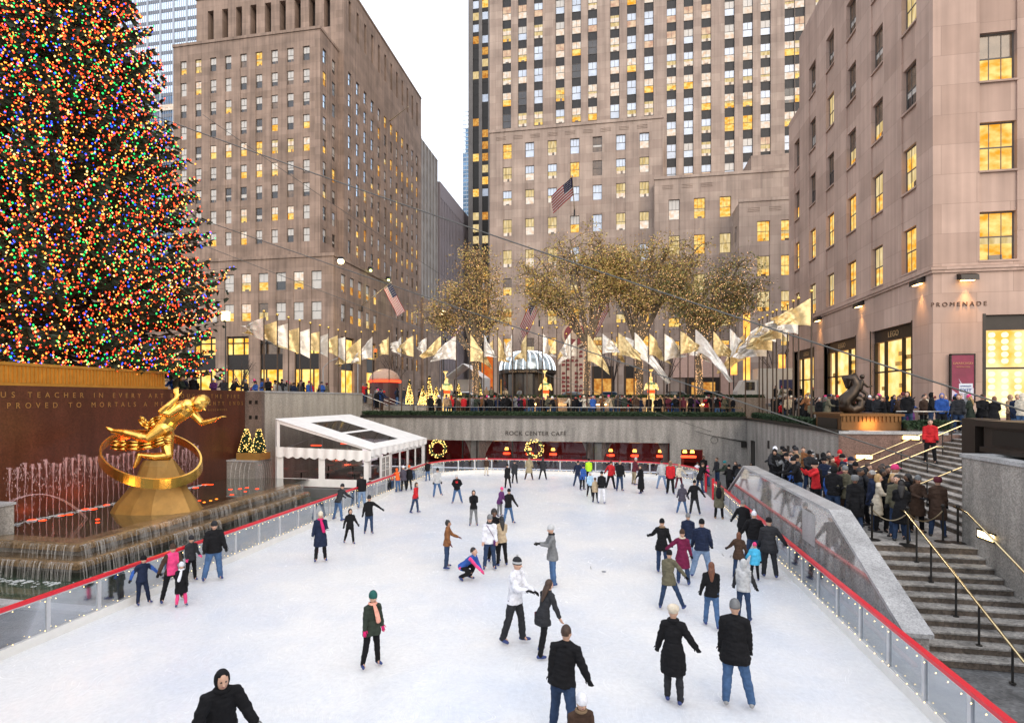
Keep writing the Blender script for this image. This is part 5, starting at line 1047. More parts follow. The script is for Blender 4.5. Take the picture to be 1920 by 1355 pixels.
# ---------------- light-strung street trees
BARK = mat('plane_bark', (.16, .12, .08), .9, var=.4, scale=3); LEAFS = [mat('leaf_olive', (.44, .33, .09), .7, var=.4, scale=.8), mat('leaf_brown', (.42, .25, .10), .7, var=.4, scale=.8), mat('leaf_green', (.15, .15, .05), .7, var=.4, scale=.8)]
TB = emit('tree_bulb', (1, .55, .24), 2.6, nosample=True)
def lit_tree(label, base, H, crown, seed, leafw, nl=3200, nbulb=900, trunk_r=.3, fork=.35):
    """crown: list of (dx,dy,zc,rx,ry,rz) lobes relative to the base"""
    q = random.Random(seed); t = thing('street_tree', label, 'tree', base, 0, 'light-strung trees behind the flagpoles'); B_ = V(base); tr = MB(); br = MB(); lv = MB(); bu = MB(); fk = V((q.uniform(-.3, .3), 0, H*fork))
    tr.tube([(0, 0, -.3), (0.05, 0, fk.z*.5), fk], [trunk_r*1.15, trunk_r*.95, trunk_r*.8], 9)
    tips = []
    lim = []
    for L in crown:
        for k in range(4):
            a = q.uniform(0, 2*pi); e = V((L[0]+L[3]*.55*cos(a)*q.random(), L[1]+L[4]*.55*sin(a)*q.random(), L[2]+L[5]*q.uniform(-.6, .6))); m1 = fk+(e-fk)*.4+V((0, 0, (e-fk).length*.08)); pts = [fk, m1, e]; br.tube(pts, [trunk_r*.55, trunk_r*.3, .07], 6, caps=False); lim.append((pts, L))
            for s in range(24): u = s/24; c = fk+(m1-fk)*(u*2) if u < .5 else m1+(e-m1)*(u*2-1); bu.octa(tuple(c+V((q.gauss(0, .13), q.gauss(0, .13), q.gauss(0, .1)))), .03)
    for pts, L in lim:
        for k in range(9):
            u = q.uniform(.3, 1); s = pts[1]+(pts[2]-pts[1])*u; d = V((q.gauss(0, 1), q.gauss(0, 1), q.gauss(.25, .7))).normalized(); e = s+V((d.x*L[3]*.8, d.y*L[4]*.8, d.z*L[5]*.75)); md = (s+e)/2+V((0, 0, .15)); br.tube([s, md, e], [.06, .035, .012], 4, caps=False); tips.append((s, md, e))
            for w in range(4): v = q.uniform(.3, 1); c = md+(e-md)*v; e2 = c+V((q.gauss(0, .7), q.gauss(0, .7), q.gauss(.1, .6))); br.tube([c, e2], [.02, .006], 3, caps=False); tips.append((c, (c+e2)/2, e2))
    for i in range(int(nl*2.9)):
        s, md, e = q.choice(tips); v = q.random()**.7; c = s+(e-s)*v+V((q.gauss(0, .45), q.gauss(0, .4), q.gauss(0, .33))); d = V((q.gauss(0, 1), q.gauss(0, 1), q.gauss(0, 1))).normalized()*q.uniform(.09, .15); f = V((q.gauss(0, 1), q.gauss(0, 1), q.gauss(0, 1))).normalized()*q.uniform(.045, .085); lv.quad(c-d, c-f, c+d, c+f, q.choices((0, 1, 2), leafw)[0])
    for i in range(int(nbulb*.6)): s, md, e = q.choice(tips); v = q.random(); c = s+(e-s)*v+V((q.gauss(0, .1), q.gauss(0, .1), q.gauss(0, .1))); bu.octa(tuple(c), q.uniform(.02, .034))
    for i in range(260): zz = q.uniform(0, fk.z); a = q.uniform(0, 2*pi); bu.octa((trunk_r*1.12*cos(a)+fk.x*zz/fk.z*.5, trunk_r*1.12*sin(a), zz), .022)
    for m_, n_, mm in ((tr, 'trunk', BARK), (br, 'branch', BARK), (lv, 'foliage', LEAFS), (bu, 'string_lights', TB)): o = m_.build(n_, mm); o.parent = t; 
    return t
def tb(px_, Y, z): p = oY(px_, Y); return (p.x, p.y, z)
lit_tree('sparse light-strung tree at the left, over the narrow street gap', tb(893, 52, 5.0), 13, [(-2.2, 0, 10.3, 2.6, 2, 1.8), (1.0, 0, 12.5, 2.2, 2, 2.0), (-4.2, .5, 8.6, 1.8, 1.5, 1.4), (2.2, 0, 9.2, 1.8, 1.6, 1.8), (0, 0, 14.3, 1.7, 1.6, 1.2)], 1, (4, 4, .5), 2600, 900)
lit_tree('tall golden-leaved tree left of centre with lights along every limb', tb(1099, 52.5, 5.0), 15, [(3.2, 0, 13.2, 2.2, 2, 1.6), (-4.5, 0, 12.3, 2.6, 2, 2.0), (-2, 0, 14.6, 3.0, 2, 1.8), (1.2, .5, 14.8, 2.6, 2, 1.9), (-2.5, -.5, 11.0, 2.6, 2, 1.6), (1.5, 0, 11.5, 2, 2, 1.6), (-5.2, 0, 10.9, 1.6, 1.5, 1.0)], 2, (6, 3, .7), 4200, 1000, .28)
lit_tree('tall golden-leaved tree right of centre with brightly wrapped pale trunk', tb(1199, 53, 5.0), 15, [(-3.2, 0, 12.4, 2.0, 2, 1.6), (-1.6, 0, 13.9, 2.8, 2, 1.9), (2.2, 0, 14.8, 2.8, 2, 1.9), (5.0, 0, 13.2, 2.2, 2, 2.1), (.6, 0, 10.8, 2.4, 2, 1.6), (3.4, 0, 11.4, 2, 1.8, 1.4)], 3, (6, 3, .7), 4600, 1100, .32)
lit_tree('denser green-brown tree at the right with many lights', tb(1312, 51.5, 5.0), 12, [(-1.0, 0, 10.2, 2.2, 2, 1.7), (2.2, 0, 11.8, 2.6, 2, 1.5), (4.6, 0, 10.4, 1.8, 1.6, 1.4), (1.0, 0, 8.8, 2.2, 2, 1.5), (-2.4, 0, 11.0, 1.3, 1.3, 1.2)], 4, (3, 3, 6), 3600, 1500, .27)
for px_, Y, h, lb in ((742, 70, 8, 'bare young tree left of the street gap'), (1005, 66, 9, 'bare young tree in front of the domed entrance'), (1150, 66, 9, 'bare young tree in front of the podium'), (1250, 62, 8, 'bare dark tree left of the white truck'), (1455, 66, 9, 'bare young tree at the far right corner'), (452, 74, 8, 'bare young tree in front of the office shop windows')):
    q = random.Random(px_); p = oY(px_, Y); t = thing('bare_tree', lb, 'tree', (p.x, p.y, 4.85), 0, 'bare street trees'); g = MB(); g.tube([(0, 0, 0), (.05, 0, h*.3)], [.13, .1], 6); g.build('trunk', mat('dark_bark', (.05, .035, .03), .9)).parent = t; g = MB()
    for k in range(9):
        a = q.uniform(0, 2*pi); e = V((cos(a)*h*.25, sin(a)*h*.25, h*q.uniform(.6, .95))); s = V((.05, 0, h*.3)); md = s+(e-s)*.5+V((0, 0, .3)); g.tube([s, md, e], [.07, .04, .015], 4, caps=False)
        for w in range(9): c = md+(e-md)*q.uniform(-.4, 1); g.tube([c, c+V((q.gauss(0, .6), q.gauss(0, .6), q.gauss(.3, .5)))], [.02, .006], 3, caps=False)
    g.build('branch', MATS['dark_bark']).parent = t
# ---------------- domed glass entrance pavilion
pc = oY(989, 57.5); pv = thing('domed_pavilion', 'round bronze entrance pavilion with a glass dome outlined in white bulbs', 'pavilion', (pc.x, pc.y, 4.85)); cx, cy = pc.x, pc.y
g = MB(); g.lathe((cx, cy, 8.05), [(2.95, 0), (3.0, .1), (3.0, .42), (2.85, .48)], 32); g.build('beam', DARK, pv)
for k in range(16): a = 2*pi*k/16; g = MB(); g.box(cx+2.7*cos(a)-.07, cy+2.7*sin(a)-.07, 4.85, cx+2.7*cos(a)+.07, cy+2.7*sin(a)+.07, 8.06); g.build('column', DARK, pv)
g = MB(); g.lathe((cx, cy, 4.9), [(2.6, 0), (2.6, 3.15)], 32, capb=False); g.build('glass_wall', mat('pavilion_glass', (.05, .04, .03), .1, var=.5, scale=1), pv)
dp_ = [(2.85*cos(a)**.7 if a < 1.5 else .25, 2.0*sin(a)) for a in [i*pi/2/10 for i in range(11)]]; g = MB(); g.lathe((cx, cy, 8.5), dp_, 32, capb=False); g.build('dome', mat('dome_glass', (.36, .42, .45), .15, .3, var=.3, scale=1.5), pv, True)
g = MB(); h = MB()
for k in range(24):
    a = 2*pi*k/24; pts = [(cx+r_*1.01*cos(a), cy+r_*1.01*sin(a), 8.5+z) for r_, z in dp_]; g.tube(pts, .035, 4)
    for i in range(30): u = i/30*10; j = int(u); f_ = u-j; r_ = dp_[j][0]*(1-f_)+dp_[min(10, j+1)][0]*f_; z = dp_[j][1]*(1-f_)+dp_[min(10, j+1)][1]*f_; h.octa((cx+(r_+.07)*cos(a), cy+(r_+.07)*sin(a), 8.5+z), .07)
g.build('dome_rib', DARK, pv, kind='stuff'); h.build('string_bulb', emit('dome_bulb', (.85, .93, 1), 2.2, nosample=True), pv, kind='stuff')
g = MB(); [g.box(cx-1.5+i*.5, cy-2.75, 5.2, cx-1.3+i*.5, cy-2.7, 6.6) for i in range(0)]; 
o = text('entrance_lettering', 'ROCK CENTER CAFE', (cx, cy-3.03, 8.16), .28, mat('dull_letters', (.3, .2, .1), .4), 0, pv, .01, sp=1.1)
a = area('pavilion_light', (cx, cy, 7.8), 60, (1, .65, .3), 1.5); a.parent = pv; a.location = (0, 0, 2.9)
# round sign and patterned panel
sg = oY(1078, YA-.45, 627); t = thing('round_sign', 'round maroon sign with pale ring on the podium front', 'sign', sg); g = MB()
g.tube([(0, 0, 0), (0, .3, 0)], 2.0, 28); g.build('backing', mat('sign_cream', (.5, .36, .24), .5)).parent = t; g = MB(); g.tube([(0, -.05, 0), (0, -.002, 0)], 1.65, 28); g.build('disc', mat('sign_maroon', (.22, .03, .03), .5)).parent = t; g = MB(); g.tube([(0, -.1, 0), (0, -.052, 0)], .75, 24); g.build('centre', MATS['sign_cream']).parent = t
xa_, xb_ = oY(1052, YA).x, oY(1096, YA).x; t = thing('patterned_screen', 'red and cream patterned screen around a street doorway', 'screen', ((xa_+xb_)/2, YA-.3, 5)); q = random.Random(8)
g = MB(); g.box(xa_, YA-.5, 5, xb_, YA-.2, 13.2); g.build('panel', mat('screen_cream', (.50, .38, .28), .6), t); g = MB()
for i in range(5):
    for j in range(12):
        if (i in (2,) and j < 9) or q.random() < .15: continue
        x = xa_+.15+i*(xb_-xa_-.3)/5; z = 5.3+j*.65; g.prism([(x, YA-.56, z), (x+.55, YA-.56, z+q.uniform(0, .15)), (x+.5, YA-.56, z+.4), (x+q.uniform(0, .2), YA-.56, z+.45)], (0, .055, 0))
g.build('motif', mat('screen_red', (.2, .03, .025), .6), t)
# ---------------- glowing golden horn players (generic figures of light)
GLW = emit('glowing_gilt', (1, .45, .06), 1.25, (1, .8, .38), 5, stretch=(1, 1, 1)); GLG = mat('figure_green', (.1, .3, .12), .5); GLR = emit('figure_red', (1, .12, .03), 1.1)
for px_, lb in ((838, 'glowing golden horn player figure at the left of the promenade'), (1023, 'glowing golden horn player figure in front of the domed pavilion'), (1221, 'glowing golden horn player figure beside the wrapped tree trunk')):
    p = oY(px_, 48.9); t = thing('light_sculpture', lb, 'sculpture', (p.x, p.y, 4.0), 0, 'glowing horn players'); s = 1.0; g = MB()
    g.lathe((0, 0, .4), [(.42, 0), (.38, .9), (.26, 1.6), (.22, 1.9)], 12); g.tube([(0, 0, 2.2), (0, 0, 2.45), (0, 0, 2.75), (0, 0, 2.95)], [.22, .38, .4, .14], 12, rnd_end=True); g.tube([(-.1, 0, 3.0), (-.02, 0, 3.3)], [.17, .15], 10, rnd_end=True)
    for sx in (-1, 1): g.tube([(.38*sx, 0, 2.75), (.55*sx, -.15, 2.35), (.12*sx, -.35, 2.7)], [.12, .1, .08], 8, rnd_end=True)
    g.build('figure', GLW).parent = t; g = MB(); g.tube([(-.05, -.15, 3.1), (-.05, -.3, 3.7)], [.035, .05], 6); g.lathe((-.05, -.3, 3.7), [(.05, 0), (.1, .15), (.24, .32)], 10, capb=False); g.build('horn', GLW).parent = t
    g = MB(); g.lathe((0, 0, 2.0), [(.27, 0), (.34, .16), (.27, .3)], 12); g.build('sash', GLR).parent = t; g = MB(); g.lathe((0, 0, 2.72), [(.42, 0), (.3, .18)], 12); g.build('wreath', GLG).parent = t; g = MB(); g.box(-.45, -.45, 0, .45, .45, .4); g.build('plinth', DARK).parent = t
    a = area('figure_light', (p.x, p.y-1, 5.5), 60, (1, .6, .2), .5, (R(60), 0, 0)); a.parent = t; a.location = (0, -.9, 1.6)
# small lit conifers, red-lit domed booth, white tent, orange banner
for px_, Y, hh, lb in ((793, 54, 1.9, 'small light-covered conifer left of the tallest one'), (805, 54, 3.0, 'tallest light-covered conifer beyond the promenade'), (818, 54, 1.9, 'small light-covered conifer right of the tallest one'), (860, 55, 2.2, 'light-covered conifer behind the left horn player'), (768, 56, 2.6, 'light-covered conifer nearest the red-lit booth'), (899, 56, 2.3, 'light-covered conifer left of the pavilion')):
    q = random.Random(px_); p = oY(px_, Y); t = thing('lit_conifer', lb, 'tree', (p.x, p.y, 4.85), 0, 'small light-covered conifers'); g = MB(); h = MB()
    for i in range(500): z = q.uniform(.2, hh); r_ = .42*(1-z/hh)+.04; a_ = q.random()*2*pi; c = V((r_*cos(a_), r_*sin(a_), z)); d = V((cos(a_), sin(a_), -.3))*.1; e = V((-sin(a_), cos(a_), .2))*.05; g.quad(c-d-e, c+d-e, c+d+e, c-d+e)
    for i in range(260): z = hh*(1-sqrt(q.random()))+.1; r_ = .5*(1-z/hh)+.03; a_ = q.random()*2*pi; h.octa((r_*cos(a_), r_*sin(a_), z), .04)
    g.build('foliage', HEDGE).parent = t; h.build('string_lights', WB).parent = t; g = MB(); g.tube([(0, 0, 0), (0, 0, .5)], .05, 5); g.build('trunk', BARK).parent = t
p = oY(721, 62); t = thing('domed_booth', 'booth with red-lit rim and glowing striped dome roof', 'booth', (p.x, p.y, 4.85)); g = MB(); g.lathe((0, 0, 0), [(1.75, 0), (1.75, 2.6)], 20); g.build('body', mat('booth_dark', (.06, .02, .02), .4)).parent = t; g = MB(); g.lathe((0, 0, 2.6), [(1.95, 0), (1.95, .25)], 20); g.build('rim', emit('red_neon', (1, .06, .02), 3)).parent = t
g = MB(); g.lathe((0, 0, 2.85), [(1.8*cos(a), 1.4*sin(a)) for a in [i*pi/2/8 for i in range(8)]]+[(.05, 1.4)], 20); g.build('dome', mat('booth_dome', (.4, .25, .17), .4), None, True).parent = t
p = oY(877, 62); t = thing('street_tent', 'white pointed tent canopy at the foot of the narrow tower', 'tent', (p.x, p.y, 4.85)); g = MB()
for sx in (-1, 1): g.prism([(0, -2, 4.6), (sx*2.2, -2, 3.0), (sx*2.2, 2, 3.0), (0, 2, 4.6)], (0, 0, .05)); g.quad((sx*2.2, -2, .8), (sx*2.2, 2, .8), (sx*2.2, 2, 3.0), (sx*2.2, -2, 3.0))
g.quad((-2.2, 2, .2), (2.2, 2, .2), (2.2, 2, 3), (-2.2, 2, 3)); g.build('canopy', PVC).parent = t
for sx in (-1, 1):
    for y in (-2, 2): g = MB(); g.tube([(sx*2.15, y, 0), (sx*2.15, y, 3)], .05, 5); g.build('pole', POST).parent = t
p = oY(914, 66); g = MB(); g.box(p.x-.75, p.y-.02, 6.2, p.x+.75, p.y+.06, 11); o = tag(g.build('hanging_banner', emit('orange_banner', (1, .16, .03), .55, (1, .3, .06), 2), None, loc=(p.x, p.y, 6.2)), 'orange banner hanging left of the domed pavilion', 'banner')
for px_, Y, z0_, z1_, lb in ((1400, 58, 6.5, 14, 'tall glowing orange banner left of the white truck'), (1376, 60, 8, 10.5, 'short glowing orange banner beside the tall one'), (1466, 60, 6, 10, 'red and orange banner right of the white truck')):
    p = oY(px_, Y); t = thing('lit_banner', lb, 'banner', (p.x, p.y, 4.85), 0, 'glowing street banners'); g = MB(); g.box(-.3, -.1, z0_-4.85, .3, .1, z1_-4.85); g.build('banner', emit('orange_glow', (1, .3, .04), 1.6, (1, .55, .12), 1)).parent = t; g = MB(); g.tube([(0, .15, 0), (0, .15, z1_-4.7)], .05, 6); g.build('pole', POST).parent = t
# ---------------- traffic lights, street lamps, floodlight
TRF = emit('red_signal', (1, .03, .01), 8)
for px_, py_, Y, lb in ((637, 676, 74, 'red traffic light over the office shop windows'), (705, 660, 70, 'red traffic light left of the street gap')):
    p = oY(px_, Y, py_); t = thing('traffic_light', lb, 'traffic light', (p.x, p.y, 4.85), 0, 'traffic lights'); z = p.z-4.85; g = MB(); g.box(-.2, -.15, z-.8, .2, .15, z+.45); g.build('housing', mat('signal_yellow', (.35, .2, .03), .5)).parent = t
    for k, mm in ((.2, TRF), (-.2, BLK), (-.58, BLK)): g = MB(); g.tube([(0, -.2, z+k), (0, -.15, z+k)], .15, 10); g.build('lamp', mm).parent = t
    g = MB(); g.tube([(-2.6, 0, 0), (-2.6, 0, z-1)], .07, 6); g.tube([(-2.6, 0, z-1), (-1.6, 0, z-.1), (0, 0, z+.5)], .05, 6); g.build('mast', mat('galvanised', (.3, .3, .3), .5)).parent = t
for px_, py_, e, col, lb, X_ in ((640, 488, 900, (1, .78, .35), 'bright floodlight on the cornice corner of the office block', X0e), (686, 506, 160, (.85, 1, .3), 'greenish floodlight on the side cornice of the office block', X0e), (720, 524, 90, (.8, 1, .3), 'second greenish floodlight farther along the side cornice', X0e)):
    p = oX(px_, X_, py_) if py_ != 488 else F3(639, 488, 84.5); p.x += .9 if py_ != 488 else 0; t = thing('floodlight', lb, 'lamp', p, 0, 'cornice floodlights'); g = MB(); g.box(-.35, -.35, .1, .35, .35, .45); g.box(-.9, -.05, 0, -.4, .05, .1); g.build('housing', BLK).parent = t; g = MB(); s = .6 if py_ == 488 else .3; g.ball((0, 0, -.15), (s*.8, s*.8, s*.7), 10, 7); g.build('bulb', emit('flood_'+str(px_), col, 14 if s > .5 else 5)).parent = t
    a = area('flood_light', p, e*(6 if py_ == 488 else 5), col, .3, spot=110); a.parent = t; a.location = (-.1, 0, -.75); a.rotation_euler = (R(0), R(-28), 0)
p = oY(831, 60, 588); t = thing('street_lamp', 'lit street lamp among the left tree branches', 'street lamp', (p.x, p.y, 4.85)); g = MB(); g.tube([(0, 0, 0), (0, 0, p.z-4.85)], .07, 6); g.build('pole', POST).parent = t; g = MB(); g.ball((0, 0, p.z-4.75), .28, 8, 6); g.build('globe', emit('lamp_white', (1, .8, .45), 9)).parent = t
p = oY(423, 76, 592); t = thing('street_lamp', 'tall lit street lamp before the office block, above the first flags', 'street lamp', (p.x, p.y, 4.85)); g = MB(); g.tube([(0, 0, 0), (0, 0, p.z-4.85)], .08, 6); g.build('pole', POST).parent = t; g = MB(); g.box(-.55, -.3, p.z-5.6, .55, .3, p.z-4.2); g.build('lantern', emit('lantern_glow', (1, .62, .22), 3.2, (1, .85, .5), 3)).parent = t
# ---------------- vehicles
CG = mat('car_glass', (.02, .025, .03), .08, coat=1); TY = mat('tyre', (.015, .015, .015), .9); HUB = mat('hub', (.35, .35, .36), .3, .8)
def car(label, p, rz, col, L=4.6, Wd=1.8, H=1.45, tail=True):
    t = thing('parked_car', label, 'car', p, rz, 'cars on the street beyond'); m_ = mat('car_'+col[0], col[1], .25, .3, var=.03, coat=1)
    pr = [(-L/2, .25), (-L/2, .75), (-L/2+.15, .88), (-.9, .95), (-.4, .97), (1.3, .97), (L/2-.1, .9), (L/2, .6), (L/2, .25)]; g = MB(); g.prism([(x, -Wd/2, z) for x, z in pr], (0, Wd, 0)); g.prism([(-1.0, -Wd/2+.1, .95), (1.5, -Wd/2+.1, .97), (1.0, -Wd/2+.2, H), (-.35, -Wd/2+.2, H)], (0, Wd-.3, 0)); o = g.build('body', m_); o.parent = t; bv = o.modifiers.new('b', 'BEVEL'); bv.width = .06; bv.segments = 2
    g = MB(); y0, y1 = -Wd/2+.08, Wd/2-.18
    g.prism([(-.8, y0, 1.0), (1.3, y0, 1.0), (.92, y0, H-.09), (-.3, y0, H-.09)], (0, .02, 0)); g.build('side_window', CG).parent = t; g = MB(); g.prism([(-1.03, y0+.12, .98), (-.43, y0+.2, H-.04), (-.43, y1-.1, H-.04), (-1.03, y1, .98)], (-.02, 0, .01)); g.build('windscreen', CG).parent = t
    for x in (-L*.31, L*.31):
        for y in (-Wd/2, Wd/2-.2): g = MB(); g.tube([(x, y, .32), (x, y+.2, .32)], .32, 14); w_ = g.build('wheel', TY); w_.parent = t; g = MB(); g.tube([(x, y-.01, .32), (x, y+.21, .32)], .18, 10); g.build('rim', HUB).parent = w_
    for y in (-Wd/2+.25, Wd/2-.35): g = MB(); g.box(-L/2-.02, y, .6, -L/2+.02, y+.3, .75); g.build('headlight', emit('headlight', (1, .85, .6), 2)).parent = t; g = MB(); g.box(L/2-.02, y, .6, L/2+.02, y+.3, .78); g.build('tail_light', TRF).parent = t
    return t
for px_, Y, rz, c, lb in ((868, 60, 0, ('white', (.6, .6, .6)), 'white car with dark windows beside the left horn player'), (925, 64, pi, ('black', (.02, .02, .02)), 'black car left of the domed pavilion'), (1068, 62, 0, ('steel', (.12, .16, .2)), 'steel blue car right of the domed pavilion'), (1148, 62, pi, ('navy', (.03, .06, .12)), 'dark blue car with red tail light behind the horn player'), (1262, 60, 0, ('charcoal', (.05, .055, .06)), 'long charcoal car between the two tree trunks'), (1338, 60, pi, ('black', (.02, .02, .02)), 'black car right of the darker tree')):
    p = oY(px_, Y); car(lb, (p.x, Y, 4.86), rz, c, 5.2 if px_ == 1262 else 4.6)
xa_, xb_ = oY(1378, 58).x, oY(1492, 58).x; t = thing('delivery_truck', 'white box truck with a blue panel parked on the right', 'truck', ((xa_+xb_)/2, 58, 4.86)); w2 = (xb_-xa_)/2
g = MB(); g.box(-w2+1.9, -1.1, .7, w2, 1.1, 3.6); g.build('cargo_box', mat('truck_white', (.55, .53, .50), .4, var=.05)).parent = t; g = MB(); g.prism([(-w2, -1.05, .4), (-w2+1.85, -1.05, .4), (-w2+1.85, -1.05, 2.5), (-w2+.6, -1.05, 2.5), (-w2, -1.05, 1.4)], (0, 2.1, 0)); o = g.build('cab', MATS['truck_white']); o.parent = t
g = MB(); g.box(-w2+.7, -1.08, 1.5, -w2+1.6, -1.052, 2.3); g.build('cab_window', CG).parent = t; g = MB(); g.box(1.0, -1.13, 1.6, 2.9, -1.102, 2.5); g.build('side_panel', US[2]).parent = t
for x in (-w2+1.0, w2-1.6): g = MB(); g.tube([(x, -1.12, .42), (x, 1.12, .42)], .42, 14); g.build('wheel', TY).parent = t
o = text('truck_lettering', 'the Delivery Co', (-1.6, -1.11, 2.8), .34, US[2]); o.parent = t
bpy.data.objects.remove(o)
# ---------------- bronze planters with sculpture (east), shop banner, exit sign
t = thing('bronze_planter', 'ribbed bronze planter box carrying the sea-creature sculpture', 'planter', (11.1, 28.5, 4.05)); g = MB(); g.box(10.0, 26.95, 4.02, 12.4, 30.1, 4.75); g.box(9.9, 26.85, 4.75, 12.5, 30.2, 4.85)
for i in range(15): x = 10.05+i*.16; g.box(x, 26.9, 4.5, x+.08, 26.95, 4.74)
g.build('box', mat('bronze_warm', (.16, .08, .03), .4, .7), t); g = MB(); g.box(9.97, 27.4, 4.15, 9.999, 29.8, 4.62); g.build('grille', BLK, t)
a = area('planter_glow', (11.2, 26.4, 4.9), 14, (1, .5, .15), .6, (R(40), 0, 0)); a.parent = t; a.location = V((11.2, 26.6, 4.3))-off(t); a.rotation_euler = (R(80), 0, 0)
BRZ = mat('dark_bronze_cast', (.05, .038, .03), .28, .85, var=.3); t = thing('bronze_sculpture', 'dark bronze coiled sea creature with a child rider', 'sculpture', (11.1, 28.4, 4.85)); g = MB()
g.tube([(-.25, 0, 1.35), (-.3, 0, 1.75), (0, 0, 1.85), (.2, 0, 1.45), (.0, 0, 1.0), (-.35, 0, .7), (-.35, 0, .3), (0, 0, .12), (.4, 0, .3), (.42, 0, .7), (.1, 0, .8), (-.02, 0, .55), (.15, 0, .42)], [.1, .26, .3, .3, .33, .36, .36, .3, .27, .24, .2, .15, .06], 12, rnd_end=True)
g.build('creature', BRZ, None, True).parent = t; g = MB(); g.tube([(.32, -.12, 1.25), (.4, -.12, 1.6)], [.16, .15], 10, rnd_end=True); g.ball((.45, -.12, 1.88), .13, 10, 8); g.tube([(.42, -.12, 1.62), (.7, -.2, 1.35), (.9, -.2, 1.4)], [.07, .06, .04], 8, rnd_end=True); g.tube([(.35, -.12, 1.2), (.6, -.25, 1.0), (.55, -.25, .7)], [.1, .08, .05], 8, rnd_end=True); g.build('rider', BRZ, None, True).parent = t; t.scale = (.85, .85, .9); t.location.x -= .1
t = thing('bronze_planter', 'black bronze planter box at the right picture edge', 'planter', (11.5, 15.5, 4.05)); g = MB(); g.box(9.95, 11.5, 4.06, 13.2, 17.4, 4.2); g.box(10.0, 11.6, 4.2, 13.1, 17.3, 4.75); g.box(9.9, 11.4, 4.75, 13.3, 17.5, 4.92); g.build('box', DARK, t); g = MB(); g.box(9.97, 12, 4.28, 9.999, 16.9, 4.68); g.build('grille', BLK, t)
g = MB(); g.box(9.9, 17.5, 3.4, 10.5, 18.1, 4.95); tag(g.build('stone_pier', DARK), 'small dark pier at the top corner of the granite wall', 'pier')
for i in range(1):
    xa_, xb_ = oY(1780, YR).x, oY(1822, YR).x; t = thing('shop_banner', 'tall maroon banner with faceted pattern on the corner building', 'banner', ((xa_+xb_)/2, YR-.15, 5.4)); w2 = (xb_-xa_)/2
    g = MB(); g.box(-w2, -.05, 0, w2, .05, 2.45); g.build('cloth', mat('banner_maroon', (.20, .02, .05), .6, var=.3, scale=1)).parent = t; g = MB(); g.tri((-w2+.02, -.056, .1), (w2-.02, -.056, .7), (w2-.02, -.056, .1)); g.tri((-w2+.02, -.054, .1), (-w2+.02, -.054, .6), (.1, -.054, .1)); g.tri((-.2, -.053, 1.2), (.15, -.053, .6), (.05, -.053, .5)); g.build('facets', mat('facet_lilac', (.5, .42, .5), .5)).parent = t
    g = MB(); g.box(-w2-.06, -.07, -.1, -w2, .07, 2.5); g.box(w2, -.07, -.1, w2+.06, .07, 2.5); g.box(-w2-.06, -.07, 2.45, w2+.06, .07, 2.52); g.build('frame', BLK).parent = t; o = text('banner_lettering', 'SWAROVSKI', (0, -.06, 1.95), .17, mat('banner_gold', (.5, .22, .12), .5)); o.parent = t; o = text('banner_lettering', 'CRYSTALLIZED', (0, -.06, 1.78), .1, MATS['banner_gold']); o.parent = t
p = F3(1811, 728, 25); t = thing('exit_sign', 'white EXIT sign on a post above the crowd', 'sign', (p.x, p.y, 4.0)); g = MB(); z = p.z-4; g.box(-.24, -.02, z-.22, .24, .02, z+.22); g.build('board', mat('sign_white', (.7, .72, .75), .5, var=.02)).parent = t; g = MB(); g.box(-.06, .02, 0, .06, .08, z-.1); g.build('post', HUB).parent = t
o = text('lettering', 'EXIT', (0, -.03, z-.14), .2, mat('sign_blue', (.02, .05, .25), .5)); o.parent = t; o = text('lettering', 'ENTRANCE', (0, -.03, z+.08), .075, MATS['sign_blue']); o.parent = t; t.rotation_euler = (0, 0, -.5)
# ---------------- guy cables
CBL = mat('steel_cable', (.09, .09, .085), .5, .4)
def cable(label, A, B, sag, r_):
    g = MB(); A, B = V(A), V(B); g.tube([A+(B-A)*(i/30)+V((0, 0, -sag*4*(i/30)*(1-i/30))) for i in range(31)], r_, 6); tag(g.build('guy_cable', CBL, None, True, loc=tuple(A)), label, 'cable')
cable('thick upper cable running from the Christmas tree across to the right edge', F3(150, 165, 28), F3(2100, 828, 13), .25, .022)
cable('thick lower cable crossing before the flags to the right wall', F3(330, 395, 29), F3(2100, 985, 14), .12, .02)
cable('thin cable high over the office block', F3(380, 215, 29), F3(900, 560, 44), .2, .014); cable('thin cable low over the office block', F3(330, 440, 30), F3(1398, 830, 42), .3, .016)
t = thing('cable_anchor', 'dark coiled cable end hooked on the corner of the far wall', 'cable', oY(1398, YN-.1, 828)); g = MB(); g.tube([(0, 0, 0), (-.8, -.05, .12), (-2.5, -.1, .45), (-3.5, -.1, .75)], [.06, .04, .02, .015], 6); g.tube([(-2.2+.25*cos(a), -.1, .1+.25*sin(a)) for a in [k*2*pi/12 for k in range(13)]], .015, 5); g.box(-.3, -.1, -.4, .05, .1, .05); g.build('fitting', BLK).parent = t
